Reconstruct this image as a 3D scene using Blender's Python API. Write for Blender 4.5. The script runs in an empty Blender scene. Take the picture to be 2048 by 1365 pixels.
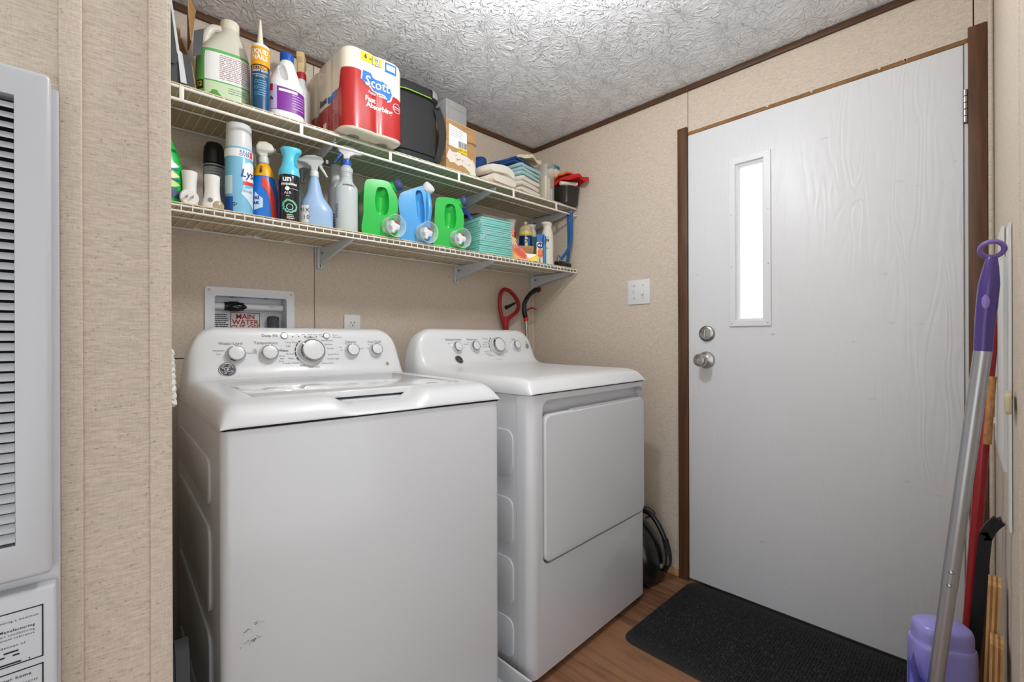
import bpy, bmesh, math, random
from mathutils import Vector, Matrix
random.seed(7)
R = math.radians
scene = bpy.context.scene
C = scene.collection

# ---------------------------------------------------------------- camera
CAM_H = 1.042
cd = bpy.data.cameras.new('camera')
cd.sensor_width = 36.0
cd.lens = 36.0 * 925.0 / 2048.0
cd.shift_y = -2.5 / 2048.0
cd.clip_start = 0.02
cam = bpy.data.objects.new('camera', cd)
C.objects.link(cam)
cam.matrix_world = (Matrix.Translation((0, 0, CAM_H)) @ Matrix.Rotation(R(46.1 - 90), 4, 'Z')
                    @ Matrix.Rotation(R(90), 4, 'X') @ Matrix.Rotation(R(-0.2), 4, 'Z'))
scene.camera = cam

# ---------------------------------------------------------------- world (overcast daylight), exposure
w = bpy.data.worlds.new('world')
scene.world = w
w.use_nodes = True
bg = w.node_tree.nodes['Background']
bg.inputs[0].default_value = (0.96, 0.98, 1.0, 1)
bg.inputs[1].default_value = 1.75
scene.view_settings.view_transform = 'Standard'
scene.view_settings.look = 'None'
scene.view_settings.gamma = 1.0
scene.view_settings.use_curve_mapping = False
scene.view_settings.exposure = -0.03

# room numbers (metres): camera stands at the origin
XD = 1.935      # wall with the outside door
YW = 1.828      # wall with the shelves
ZC = 2.134      # ceiling
YL = 0.85       # face of the partition with the furnace
XL = 0.1095     # its corner
LAMP = (0.84, 0.74, ZC)      # pendant bulb hangs 0.16 m below this
LAMP_W = 20.5

# ---------------------------------------------------------------- materials
def lin(c):
    return tuple(((v / 255) / 12.92 if v / 255 <= 0.04045 else ((v / 255 + 0.055) / 1.055) ** 2.4) for v in c) + (1.0,)

MATS = {}
def mat(name, col, rough=0.5, metal=0.0, alpha=1.0, coat=0.0, var=0.0, vscale=(20, 20, 20), bump=0.0, bscale=(60, 60, 60), trans=0.0, ior=1.45, spec=0.5, detail=3.0):
    if name in MATS:
        return MATS[name]
    m = bpy.data.materials.new(name)
    m.use_nodes = True
    nt = m.node_tree
    p = nt.nodes['Principled BSDF']
    p.inputs['Base Color'].default_value = lin(col)
    p.inputs['Roughness'].default_value = rough
    p.inputs['Metallic'].default_value = metal
    p.inputs['Alpha'].default_value = alpha
    p.inputs['Coat Weight'].default_value = coat
    p.inputs['Coat Roughness'].default_value = 0.08
    p.inputs['Transmission Weight'].default_value = trans
    p.inputs['IOR'].default_value = ior
    p.inputs['Specular IOR Level'].default_value = spec
    def noise(sc, det):
        tc = nt.nodes.new('ShaderNodeTexCoord')
        mp = nt.nodes.new('ShaderNodeMapping')
        mp.inputs['Scale'].default_value = sc
        nz = nt.nodes.new('ShaderNodeTexNoise')
        nz.inputs['Scale'].default_value = 1.0
        nz.inputs['Detail'].default_value = det
        nt.links.new(tc.outputs['Object'], mp.inputs['Vector'])
        nt.links.new(mp.outputs['Vector'], nz.inputs['Vector'])
        return nz
    if var:
        nz = noise(vscale, detail)
        cr = nt.nodes.new('ShaderNodeValToRGB')
        a = tuple(max(0, min(255, v * (1 - var))) for v in col)
        b = tuple(max(0, min(255, v * (1 + var))) for v in col)
        cr.color_ramp.elements[0].position = 0.3
        cr.color_ramp.elements[1].position = 0.7
        cr.color_ramp.elements[0].color = lin(a)
        cr.color_ramp.elements[1].color = lin(b)
        nt.links.new(nz.outputs['Fac'], cr.inputs['Fac'])
        nt.links.new(cr.outputs['Color'], p.inputs['Base Color'])
    if bump:
        nz = noise(bscale, 4.0)
        bp = nt.nodes.new('ShaderNodeBump')
        bp.inputs['Strength'].default_value = bump
        bp.inputs['Distance'].default_value = 0.002
        nt.links.new(nz.outputs['Fac'], bp.inputs['Height'])
        nt.links.new(bp.outputs['Normal'], p.inputs['Normal'])
    MATS[name] = m
    return m

def wall_mat(name, col, axis):
    """woven beige vinyl wall covering: fine threads, darker flecks; axis = direction along the wall"""
    m = mat(name, col, 0.62, spec=0.35)
    nt = m.node_tree
    p = nt.nodes['Principled BSDF']
    tc = nt.nodes.new('ShaderNodeTexCoord')
    def nz(sc, det, ro=0.5):
        mp = nt.nodes.new('ShaderNodeMapping'); mp.inputs['Scale'].default_value = sc
        n = nt.nodes.new('ShaderNodeTexNoise'); n.inputs['Scale'].default_value = 1; n.inputs['Detail'].default_value = det
        n.inputs['Roughness'].default_value = ro
        nt.links.new(tc.outputs['Object'], mp.inputs['Vector']); nt.links.new(mp.outputs['Vector'], n.inputs['Vector'])
        return n
    al, ac = 70, 520
    h = nz((al, al, ac), 2); v = nz((ac, ac, al), 2); big = nz((150, 150, 330), 4, 0.75)
    ad = nt.nodes.new('ShaderNodeMath'); ad.operation = 'ADD'
    vm = nt.nodes.new('ShaderNodeMath'); vm.operation = 'MULTIPLY_ADD'; vm.inputs[1].default_value = 0.45; vm.inputs[2].default_value = 0.275
    nt.links.new(v.outputs['Fac'], vm.inputs[0])
    nt.links.new(h.outputs['Fac'], ad.inputs[0]); nt.links.new(vm.outputs[0], ad.inputs[1])
    ml = nt.nodes.new('ShaderNodeMath'); ml.operation = 'MULTIPLY'; ml.inputs[1].default_value = 0.5
    nt.links.new(ad.outputs[0], ml.inputs[0])
    r1 = nt.nodes.new('ShaderNodeValToRGB')
    r1.color_ramp.elements[0].position = 0.36; r1.color_ramp.elements[1].position = 0.60
    r1.color_ramp.elements[0].color = lin(tuple(c * 0.90 for c in col)); r1.color_ramp.elements[1].color = lin(tuple(min(255, c * 1.035) for c in col))
    nt.links.new(ml.outputs[0], r1.inputs['Fac'])
    r2 = nt.nodes.new('ShaderNodeValToRGB')
    r2.color_ramp.elements[0].position = 0.33; r2.color_ramp.elements[1].position = 0.41
    r2.color_ramp.elements[0].color = (0.62, 0.57, 0.50, 1); r2.color_ramp.elements[1].color = (1, 1, 1, 1)
    nt.links.new(big.outputs['Fac'], r2.inputs['Fac'])
    mx = nt.nodes.new('ShaderNodeMix'); mx.data_type = 'RGBA'; mx.blend_type = 'MULTIPLY'; mx.inputs[0].default_value = 1.0
    nt.links.new(r1.outputs['Color'], mx.inputs[6]); nt.links.new(r2.outputs['Color'], mx.inputs[7])
    nt.links.new(mx.outputs[2], p.inputs['Base Color'])
    bp = nt.nodes.new('ShaderNodeBump'); bp.inputs['Strength'].default_value = 0.25; bp.inputs['Distance'].default_value = 0.001
    nt.links.new(ml.outputs[0], bp.inputs['Height']); nt.links.new(bp.outputs['Normal'], p.inputs['Normal'])
    return m

def ceiling_mat():
    """stomped drywall texture: bursts of ridges radiating from scattered centres"""
    m = mat('stomped_ceiling', (240, 242, 246), 0.6, spec=0.4)
    nt = m.node_tree; p = nt.nodes['Principled BSDF']
    N = nt.nodes.new; L = nt.links.new
    tc = N('ShaderNodeTexCoord')
    warp = N('ShaderNodeTexNoise'); warp.inputs['Scale'].default_value = 9; warp.inputs['Detail'].default_value = 2
    L(tc.outputs['Object'], warp.inputs['Vector'])
    def layer(scale, off):
        ad = N('ShaderNodeVectorMath'); ad.operation = 'MULTIPLY_ADD'
        ad.inputs[1].default_value = (0.055, 0.055, 0); ad.inputs[2].default_value = off
        L(warp.outputs['Color'], ad.inputs[0])
        a2 = N('ShaderNodeVectorMath'); a2.operation = 'ADD'
        L(tc.outputs['Object'], a2.inputs[0]); L(ad.outputs[0], a2.inputs[1])
        fl = N('ShaderNodeVectorMath'); fl.operation = 'MULTIPLY'; fl.inputs[1].default_value = (1, 1, 0)
        L(a2.outputs[0], fl.inputs[0])
        vo = N('ShaderNodeTexVoronoi'); vo.voronoi_dimensions = '2D'; vo.inputs['Scale'].default_value = scale
        L(fl.outputs[0], vo.inputs['Vector'])
        sb = N('ShaderNodeVectorMath'); sb.operation = 'SUBTRACT'
        L(fl.outputs[0], sb.inputs[0]); L(vo.outputs['Position'], sb.inputs[1])
        sx = N('ShaderNodeSeparateXYZ'); L(sb.outputs[0], sx.inputs[0])
        at = N('ShaderNodeMath'); at.operation = 'ARCTAN2'; L(sx.outputs[1], at.inputs[0]); L(sx.outputs[0], at.inputs[1])
        rnd = N('ShaderNodeSeparateColor'); L(vo.outputs['Color'], rnd.inputs[0])
        cb = N('ShaderNodeCombineXYZ')
        am = N('ShaderNodeMath'); am.operation = 'MULTIPLY'; am.inputs[1].default_value = 4.6; L(at.outputs[0], am.inputs[0])
        dm = N('ShaderNodeMath'); dm.operation = 'MULTIPLY'; dm.inputs[1].default_value = 3.2; L(vo.outputs['Distance'], dm.inputs[0])
        rm = N('ShaderNodeMath'); rm.operation = 'MULTIPLY'; rm.inputs[1].default_value = 37; L(rnd.outputs[0], rm.inputs[0])
        L(am.outputs[0], cb.inputs[0]); L(dm.outputs[0], cb.inputs[1]); L(rm.outputs[0], cb.inputs[2])
        nz = N('ShaderNodeTexNoise'); nz.inputs['Scale'].default_value = 1.0; nz.inputs['Detail'].default_value = 1.5
        L(cb.outputs[0], nz.inputs['Vector'])
        rp = N('ShaderNodeValToRGB')
        e = rp.color_ramp.elements
        e[0].position = 0.52; e[0].color = (0, 0, 0, 1); e[1].position = 0.62; e[1].color = (1, 1, 1, 1)
        L(nz.outputs['Fac'], rp.inputs['Fac'])
        return rp
    a = layer(7.5, (0, 0, 0)); b = layer(10.5, (3.3, 1.7, 0))
    mx = N('ShaderNodeMath'); mx.operation = 'MAXIMUM'; L(a.outputs['Color'], mx.inputs[0]); L(b.outputs['Color'], mx.inputs[1])
    bp = N('ShaderNodeBump'); bp.inputs['Strength'].default_value = 1.0; bp.inputs['Distance'].default_value = 0.0030
    L(mx.outputs[0], bp.inputs['Height']); L(bp.outputs['Normal'], p.inputs['Normal'])
    return m

def wood_mat(name, c1, c2, along='Y', scale=1.0, rough=0.45, contrast=0.5, knots=True):
    m = mat(name, c1, rough, spec=0.4)
    nt = m.node_tree; p = nt.nodes['Principled BSDF']; N = nt.nodes.new; L = nt.links.new
    tc = N('ShaderNodeTexCoord'); oi = N('ShaderNodeObjectInfo')
    off = N('ShaderNodeVectorMath'); off.operation = 'MULTIPLY_ADD'
    cmb = N('ShaderNodeCombineXYZ')
    for i in range(3): L(oi.outputs['Random'], cmb.inputs[i])
    off.inputs[1].default_value = (13, 17, 11)
    L(cmb.outputs[0], off.inputs[0]); L(tc.outputs['Object'], off.inputs[2])
    s = {'X': (3, 55, 55), 'Y': (55, 3, 55), 'Z': (55, 55, 3)}[along]
    s2 = {'X': (2.2, 16, 16), 'Y': (16, 2.2, 16), 'Z': (16, 16, 2.2)}[along]
    def nz(sc, det, dist):
        mp = N('ShaderNodeMapping'); mp.inputs['Scale'].default_value = tuple(v * scale for v in sc)
        L(off.outputs[0], mp.inputs['Vector'])
        n = N('ShaderNodeTexNoise'); n.inputs['Scale'].default_value = 1; n.inputs['Detail'].default_value = det; n.inputs['Distortion'].default_value = dist
        L(mp.outputs['Vector'], n.inputs['Vector']); return n
    f = nz(s, 5, 0.6); g = nz(s2, 3, 2.2)
    ad = N('ShaderNodeMath'); ad.operation = 'ADD'; L(f.outputs['Fac'], ad.inputs[0]); L(g.outputs['Fac'], ad.inputs[1])
    ad2 = N('ShaderNodeMath'); ad2.operation = 'MULTIPLY_ADD'; ad2.inputs[1].default_value = 0.36
    L(oi.outputs['Random'], ad2.inputs[0]); L(ad.outputs[0], ad2.inputs[2])
    rp = N('ShaderNodeValToRGB'); e = rp.color_ramp.elements
    e[0].position = 0.5 + 0.35 - contrast / 2 + 0.1; e[1].position = 0.5 + 0.35 + contrast / 2 + 0.1
    e[0].position = 0.80; e[1].position = 1.45
    ml = N('ShaderNodeMath'); ml.operation = 'MULTIPLY'; ml.inputs[1].default_value = 0.6
    e[0].position = 0.45; e[1].position = 0.83
    e[0].color = lin(c2); e[1].color = lin(c1)
    L(ad2.outputs[0], ml.inputs[0]); L(ml.outputs[0], rp.inputs['Fac'])
    L(rp.outputs['Color'], p.inputs['Base Color'])
    bp = N('ShaderNodeBump'); bp.inputs['Strength'].default_value = 0.15; bp.inputs['Distance'].default_value = 0.001
    L(f.outputs['Fac'], bp.inputs['Height']); L(bp.outputs['Normal'], p.inputs['Normal'])
    return m

def fleck_mat(name, base, fleck, scale, rough=0.95, lo=0.62, hi=0.72, bump=0.8):
    m = mat(name, base, rough, spec=0.15)
    nt = m.node_tree; p = nt.nodes['Principled BSDF']; N = nt.nodes.new; L = nt.links.new
    tc = N('ShaderNodeTexCoord'); mp = N('ShaderNodeMapping'); mp.inputs['Scale'].default_value = scale
    nz = N('ShaderNodeTexNoise'); nz.inputs['Scale'].default_value = 1; nz.inputs['Detail'].default_value = 4
    L(tc.outputs['Object'], mp.inputs['Vector']); L(mp.outputs['Vector'], nz.inputs['Vector'])
    rp = N('ShaderNodeValToRGB'); e = rp.color_ramp.elements
    e[0].position = lo; e[1].position = hi; e[0].color = lin(base); e[1].color = lin(fleck)
    L(nz.outputs['Fac'], rp.inputs['Fac']); L(rp.outputs['Color'], p.inputs['Base Color'])
    bp = N('ShaderNodeBump'); bp.inputs['Strength'].default_value = bump; bp.inputs['Distance'].default_value = 0.003
    L(nz.outputs['Fac'], bp.inputs['Height']); L(bp.outputs['Normal'], p.inputs['Normal'])
    return m

# ---------------------------------------------------------------- object helpers
def mesh_obj(name, verts, faces, m, parent=None, smooth=True, sharp=35, loc=None, rot=None):
    me = bpy.data.meshes.new(name)
    me.from_pydata([tuple(v) for v in verts], [], faces)
    me.validate()
    return finish(name, me, m, parent, smooth, sharp, loc, rot)

def finish(name, me, m, parent=None, smooth=True, sharp=35, loc=None, rot=None):
    bm = bmesh.new(); bm.from_mesh(me)
    bmesh.ops.recalc_face_normals(bm, faces=bm.faces)
    bm.to_mesh(me); bm.free()
    if smooth:
        me.shade_smooth()
        me.set_sharp_from_angle(angle=R(sharp))
    o = bpy.data.objects.new(name, me)
    if m: me.materials.append(m)
    C.objects.link(o)
    if parent: o.parent = parent
    if loc: o.location = loc
    if rot: o.rotation_euler = rot
    return o

def thing(name, label, cat, loc=(0, 0, 0), rz=0.0, group=None):
    o = bpy.data.objects.new(name, None)
    o.empty_display_size = 0.05
    C.objects.link(o)
    o.location = loc; o.rotation_euler = (0, 0, R(rz))
    o['label'] = label; o['category'] = cat
    if group: o['group'] = group
    return o

def tag(o, label, cat, group=None):
    o['label'] = label; o['category'] = cat
    if group: o['group'] = group
    return o

def struct(o):
    o['kind'] = 'structure'
    return o

def box_data(x0, x1, y0, y1, z0, z1, bev=0.0, seg=2):
    bm = bmesh.new()
    bmesh.ops.create_cube(bm, size=1.0)
    for v in bm.verts:
        v.co = Vector((x0 + (v.co.x + 0.5) * (x1 - x0), y0 + (v.co.y + 0.5) * (y1 - y0), z0 + (v.co.z + 0.5) * (z1 - z0)))
    if bev > 0:
        bmesh.ops.bevel(bm, geom=list(bm.edges), offset=bev, segments=seg, profile=0.5, affect='EDGES')
    me = bpy.data.meshes.new('box'); bm.to_mesh(me); bm.free()
    return me

def box(name, x0, x1, y0, y1, z0, z1, m, parent=None, bev=0.0, seg=2, smooth=True, loc=None, rot=None):
    me = box_data(x0, x1, y0, y1, z0, z1, bev, seg); me.name = name
    return finish(name, me, m, parent, smooth, 35, loc, rot)

def lathe_data(prof, n=28, axis='Z'):
    vs, fs = [], []
    k = len(prof)
    for r, z in prof:
        for i in range(n):
            a = 2 * math.pi * i / n
            vs.append((max(r, 1e-5) * math.cos(a), max(r, 1e-5) * math.sin(a), z))
    for j in range(k - 1):
        for i in range(n):
            i2 = (i + 1) % n
            fs.append((j * n + i, j * n + i2, (j + 1) * n + i2, (j + 1) * n + i))
    fs.append(tuple(range(n))[::-1]); fs.append(tuple(range((k - 1) * n, k * n)))
    return vs, fs

def lathe(name, prof, m, parent=None, n=28, loc=(0, 0, 0), rot=None, sharp=35):
    vs, fs = lathe_data(prof, n)
    return mesh_obj(name, vs, fs, m, parent, True, sharp, loc, rot)

def along(loc, d):
    """matrix with local +Z along d at loc"""
    q = Vector((0, 0, 1)).rotation_difference(Vector(d).normalized())
    return Matrix.Translation(loc) @ q.to_matrix().to_4x4()

def lathe_dir(name, prof, m, parent, loc, d, n=24, sharp=35):
    vs, fs = lathe_data(prof, n)
    M4 = along(loc, d)
    return mesh_obj(name, [M4 @ Vector(v) for v in vs], fs, m, parent, True, sharp)

def catmull(pts, per=6, closed=False):
    pts = [Vector(p) for p in pts]
    n = len(pts); out = []
    rng = range(n) if closed else range(n - 1)
    for i in rng:
        if closed:
            p0, p1, p2, p3 = pts[(i - 1) % n], pts[i], pts[(i + 1) % n], pts[(i + 2) % n]
        else:
            p0, p1, p2, p3 = pts[max(i - 1, 0)], pts[i], pts[i + 1], pts[min(i + 2, n - 1)]
        for j in range(per):
            t = j / per
            out.append(0.5 * ((2 * p1) + (-p0 + p2) * t + (2 * p0 - 5 * p1 + 4 * p2 - p3) * t * t + (-p0 + 3 * p1 - 3 * p2 + p3) * t ** 3))
    if not closed: out.append(pts[-1])
    return out

def tube_data(path, r, n=8, closed=False, flat=None, up=(0, 0, 1)):
    """sweep a circle (or, with flat=(w,h), a rounded rectangle) along path; r may be a list"""
    path = [Vector(p) for p in path]
    k = len(path); vs, fs = [], []
    rs = r if isinstance(r, (list, tuple)) else [r] * k
    prev = None
    for i in range(k):
        a = path[(i - 1) % k] if (closed or i > 0) else path[i]
        b = path[(i + 1) % k] if (closed or i < k - 1) else path[i]
        t = (b - a).normalized()
        if prev is None:
            u = Vector(up)
            if abs(u.dot(t)) > 0.95: u = Vector((1, 0, 0))
        else: u = prev
        nrm = (u - t * u.dot(t)).normalized(); prev = nrm
        bn = t.cross(nrm)
        if flat:
            hw, hh = flat[0] / 2, flat[1] / 2
            sec = [(-hw, -hh), (hw, -hh), (hw, hh), (-hw, hh)]
            for x, y in sec: vs.append(path[i] + bn * x * rs[i] + nrm * y * rs[i])
        else:
            for j in range(n):
                an = 2 * math.pi * j / n
                vs.append(path[i] + (nrm * math.cos(an) + bn * math.sin(an)) * rs[i])
    s = 4 if flat else n
    for i in range(k if closed else k - 1):
        i2 = (i + 1) % k
        for j in range(s):
            j2 = (j + 1) % s
            fs.append((i * s + j, i * s + j2, i2 * s + j2, i2 * s + j))
    if not closed:
        fs.append(tuple(range(s))[::-1]); fs.append(tuple(range((k - 1) * s, k * s)))
    return vs, fs

def tube(name, path, r, m, parent=None, n=8, closed=False, flat=None, up=(0, 0, 1), loc=None, sharp=40):
    vs, fs = tube_data(path, r, n, closed, flat, up)
    return mesh_obj(name, vs, fs, m, parent, True, sharp, loc)

def prism_data(pts, t0, t1, plane='XZ', bev=0.0, seg=2):
    """polygon extruded along the remaining axis from t0 to t1, edges of the two faces bevelled"""
    def mk(a, b, t):
        return {'XZ': (a, t, b), 'XY': (a, b, t), 'YZ': (t, a, b)}[plane]
    bm = bmesh.new()
    va = [bm.verts.new(mk(a, b, t0)) for a, b in pts]
    vb = [bm.verts.new(mk(a, b, t1)) for a, b in pts]
    fa = bm.faces.new(va); fb = bm.faces.new(vb[::-1])
    n = len(pts)
    for i in range(n):
        bm.faces.new((va[i], vb[i], vb[(i + 1) % n], va[(i + 1) % n]))
    bmesh.ops.recalc_face_normals(bm, faces=bm.faces)
    if bev > 0:
        ed = [e for e in bm.edges if e in fa.edges[:] or e in fb.edges[:]]
        bmesh.ops.bevel(bm, geom=ed, offset=bev, segments=seg, profile=0.5, affect='EDGES', clamp_overlap=True)
    me = bpy.data.meshes.new('prism'); bm.to_mesh(me); bm.free()
    return me

def prism(name, pts, t0, t1, m, parent=None, plane='XZ', bev=0.0, seg=2, loc=None, rot=None, sharp=35):
    me = prism_data(pts, t0, t1, plane, bev, seg); me.name = name
    return finish(name, me, m, parent, True, sharp, loc, rot)

def rrect(x0, x1, z0, z1, r, n=6):
    out = []
    for cx, cz, a0 in ((x1 - r, z1 - r, 0), (x0 + r, z1 - r, 90), (x0 + r, z0 + r, 180), (x1 - r, z0 + r, 270)):
        for i in range(n + 1):
            a = R(a0 + 90 * i / n)
            out.append((cx + r * math.cos(a), cz + r * math.sin(a)))
    return out

def pillow(name, outline, y0, y1, edge, m, parent=None, plane='XZ', seg=5, loc=None, rot=None, amt=None):
    """outline (2D, in plane) extruded between y0 and y1 with softly rounded rims (outline shrinks towards its centre)"""
    cx = sum(p[0] for p in outline) / len(outline); cz = sum(p[1] for p in outline) / len(outline)
    size = max(max(abs(p[0] - cx), abs(p[1] - cz)) for p in outline)
    sh = (amt if amt else edge) / size
    lay = []
    for i in range(seg + 1):
        a = R(90 * i / seg)
        lay.append((y0 + edge * (1 - math.sin(a)), 1 - sh * (1 - math.sin(a)) if False else 1 - sh * (1 - math.sqrt(max(0, 1 - (1 - math.sin(a)) ** 2)))))
    lay = lay[::-1]
    full = lay + [(y1 - (y - y0), s) for y, s in lay[::-1]]
    vs, fs = [], []
    n = len(outline)
    for y, s in full:
        for p in outline:
            a, b = cx + (p[0] - cx) * s, cz + (p[1] - cz) * s
            vs.append({'XZ': (a, y, b), 'XY': (a, b, y), 'YZ': (y, a, b)}[plane])
    for j in range(len(full) - 1):
        for i in range(n):
            i2 = (i + 1) % n
            fs.append((j * n + i, j * n + i2, (j + 1) * n + i2, (j + 1) * n + i))
    fs.append(tuple(range(n))[::-1]); fs.append(tuple(range((len(full) - 1) * n, len(full) * n)))
    return mesh_obj(name, vs, fs, m, parent, True, 50, loc, rot)

def cut(o, cutters):
    """apply boolean differences, then drop the cutters"""
    for c in cutters:
        md = o.modifiers.new('cut', 'BOOLEAN'); md.operation = 'DIFFERENCE'; md.solver = 'EXACT'; md.object = c
    bpy.context.view_layer.update()
    dg = bpy.context.evaluated_depsgraph_get()
    me = bpy.data.meshes.new_from_object(o.evaluated_get(dg))
    me.name = o.name
    o.modifiers.clear()
    o.data = me
    me.shade_smooth(); me.set_sharp_from_angle(angle=R(32))
    for c in cutters:
        bpy.data.objects.remove(c, do_unlink=True)
    return o

def copy_tree(o, parent=None):
    c = o.copy(); C.objects.link(c); c.parent = parent
    for ch in o.children:
        copy_tree(ch, c)
    return c

# ---------------------------------------------------------------- lofted bodies that carry labels and print
class Loft:
    """stack of superellipse sections (z, rx, ry, cx, cy, e); angle 0 faces local -Y, positive to +X"""
    def __init__(s, secs, smooth=4, n=40):
        S = [tuple(q) + (0, 0, 2.0)[len(q) - 3:] if len(q) < 6 else tuple(q) for q in secs]
        if smooth:
            out = []
            k = len(S)
            for i in range(k - 1):
                for j in range(smooth):
                    t = j / smooth
                    p0, p1, p2, p3 = S[max(i - 1, 0)], S[i], S[i + 1], S[min(i + 2, k - 1)]
                    out.append(tuple(max(min(0.5 * (2 * p1[c] + (-p0[c] + p2[c]) * t + (2 * p0[c] - 5 * p1[c] + 4 * p2[c] - p3[c]) * t * t + (-p0[c] + 3 * p1[c] - 3 * p2[c] + p3[c]) * t ** 3), max(p1[c], p2[c]) + 1e-9), min(p1[c], p2[c]) - 1e-9) for c in range(6)))
            out.append(S[-1]); S = out
        s.S = S; s.n = n
    def at(s, z):
        S = s.S
        if z <= S[0][0]: return S[0]
        for a, b in zip(S, S[1:]):
            if a[0] <= z <= b[0]:
                t = (z - a[0]) / max(b[0] - a[0], 1e-9)
                return tuple(a[i] + (b[i] - a[i]) * t for i in range(6))
        return S[-1]
    def xy(s, q, a, off=0.0):
        sa, ca = math.sin(a), math.cos(a)
        p = 2.0 / q[5]
        x = q[1] * math.copysign(abs(sa) ** p, sa); y = -q[2] * math.copysign(abs(ca) ** p, ca)
        l = math.hypot(x, y) or 1
        return (q[3] + x + off * x / l, q[4] + y + off * y / l)
    def pt(s, z, a, off=0.0):
        q = s.at(z); x, y = s.xy(q, a, off)
        return (x, y, z)
    def ang(s, z, a0, d):
        """angle reached from a0 after walking arc length d at height z"""
        q = s.at(z); a = a0; step = math.copysign(R(2), d); left = abs(d)
        p = s.xy(q, a)
        for _ in range(200):
            p2 = s.xy(q, a + step); l = math.hypot(p2[0] - p[0], p2[1] - p[1])
            if l >= left: return a + step * (left / max(l, 1e-9))
            left -= l; a += step; p = p2
        return a
    def build(s, name, m, parent, z0=None, z1=None, off=0.0, loc=None, rot=None, sharp=38, n=None):
        n = n or s.n; vs, fs = [], []
        S = s.S
        if z0 is not None:
            S = [s.at(z0)] + [q for q in S if z0 < q[0] < z1] + [s.at(z1)]
            S[0] = (z0,) + tuple(S[0][1:]); S[-1] = (z1,) + tuple(S[-1][1:])
        for q in S:
            for i in range(n):
                x, y = s.xy(q, 2 * math.pi * i / n, off)
                vs.append((x, y, q[0]))
        for j in range(len(S) - 1):
            for i in range(n):
                i2 = (i + 1) % n
                fs.append((j * n + i, j * n + i2, (j + 1) * n + i2, (j + 1) * n + i))
        fs.append(tuple(range(n))[::-1]); fs.append(tuple(range((len(S) - 1) * n, len(S) * n)))
        return mesh_obj(name, vs, fs, m, parent, True, sharp, loc, rot)
    def patch(s, name, z0, z1, a0, a1, m, parent, off=0.0006, na=20, nz=8, top=None, bot=None):
        """label sheet on the surface between angles a0..a1 (degrees); top/bot: functions t(0..1)->z"""
        vs, fs = [], []
        for j in range(nz + 1):
            for i in range(na + 1):
                t = i / na
                zl = bot(t) if bot else z0; zh = top(t) if top else z1
                vs.append(s.pt(zl + (zh - zl) * j / nz, R(a0 + (a1 - a0) * t), off))
        for j in range(nz):
            for i in range(na):
                a = j * (na + 1) + i
                fs.append((a, a + 1, a + na + 2, a + na + 1))
        return mesh_obj(name, vs, fs, m, parent, True, 60)
    def map(s, zc, a0, off=0.0011, tilt=0.0):
        ct, st = math.cos(R(tilt)), math.sin(R(tilt))
        def f(x, y):
            x, y = x * ct - y * st, x * st + y * ct
            return s.pt(zc + y, s.ang(zc, R(a0), x), off)
        return f

_tc = {}
def text_data(txt, size, bold=0.0, align='CENTER', shear=0.0, space=1.0):
    key = (txt, size, bold, align, shear, space)
    if key in _tc: return _tc[key]
    cu = bpy.data.curves.new('lettering', 'FONT')
    cu.body = txt; cu.size = size; cu.align_x = align; cu.align_y = 'CENTER'; cu.resolution_u = 2
    cu.offset = bold * size; cu.shear = shear; cu.space_character = space; cu.space_line = 0.8
    o = bpy.data.objects.new('lettering', cu); C.objects.link(o)
    me = o.to_mesh()
    vs = [tuple(v.co) for v in me.vertices]; fs = [tuple(p.vertices) for p in me.polygons]
    o.to_mesh_clear(); bpy.data.objects.remove(o, do_unlink=True); bpy.data.curves.remove(cu)
    _tc[key] = (vs, fs)
    return vs, fs

def lettering(items, m, parent, name='lettering'):
    """items: (text, size, mapfn, options) -> one flat printed mesh"""
    V, F = [], []
    for it in items:
        txt, size, f = it[:3]; opt = it[3] if len(it) > 3 else {}
        sx = opt.pop('sx', 1.0) if 'sx' in opt else 1.0
        vs, fs = text_data(txt, size, **opt)
        b = len(V)
        V += [f(v[0] * sx, v[1]) for v in vs]; F += [tuple(i + b for i in q) for q in fs]
    o = mesh_obj(name, V, F, m, parent, False); o['kind'] = 'stuff'
    return o

def dashes(f, w, h, lines, m, parent, fill=0.55, seed=1, name='small_print', ragged=True):
    """illegible small print: rows of word-length strokes"""
    rn = random.Random(seed); V, F = [], []
    p = h / lines
    for i in range(lines):
        y = h / 2 - (i + 0.5) * p; x = -w / 2; end = w / 2 - (rn.random() * 0.25 * w if ragged else 0)
        while x < end:
            l = min(end - x, w * (0.05 + 0.13 * rn.random()))
            b = len(V); hh = p * fill / 2
            V += [f(x, y - hh), f(x + l, y - hh), f(x + l, y + hh), f(x, y + hh)]
            F.append((b, b + 1, b + 2, b + 3)); x += l + w * 0.025
    o = mesh_obj(name, V, F, m, parent, False); o['kind'] = 'stuff'
    return o

def poly(name, pts, f, m, parent, tol=0.009):
    """flat printed shape"""
    bm = bmesh.new()
    bm.faces.new([bm.verts.new((x, y, 0)) for x, y in pts])
    bmesh.ops.triangulate(bm, faces=bm.faces)
    for _ in range(4):
        ed = [e for e in bm.edges if e.calc_length() > tol]
        if not ed: break
        bmesh.ops.subdivide_edges(bm, edges=ed, cuts=1)
        bmesh.ops.triangulate(bm, faces=bm.faces)
    for v in bm.verts: v.co = Vector(f(v.co.x, v.co.y))
    me = bpy.data.meshes.new(name); bm.to_mesh(me); bm.free()
    return finish(name, me, m, parent, False)

def disc_pts(r, n=24, rx=None):
    return [((rx or r) * math.cos(2 * math.pi * i / n), r * math.sin(2 * math.pi * i / n)) for i in range(n)]

def plane_map(cx, cy, cz, right=(1, 0, 0), up=(0, 0, 1)):
    r, u, c = Vector(right).normalized(), Vector(up).normalized(), Vector((cx, cy, cz))
    return lambda x, y: tuple(c + r * x + u * y)

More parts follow.
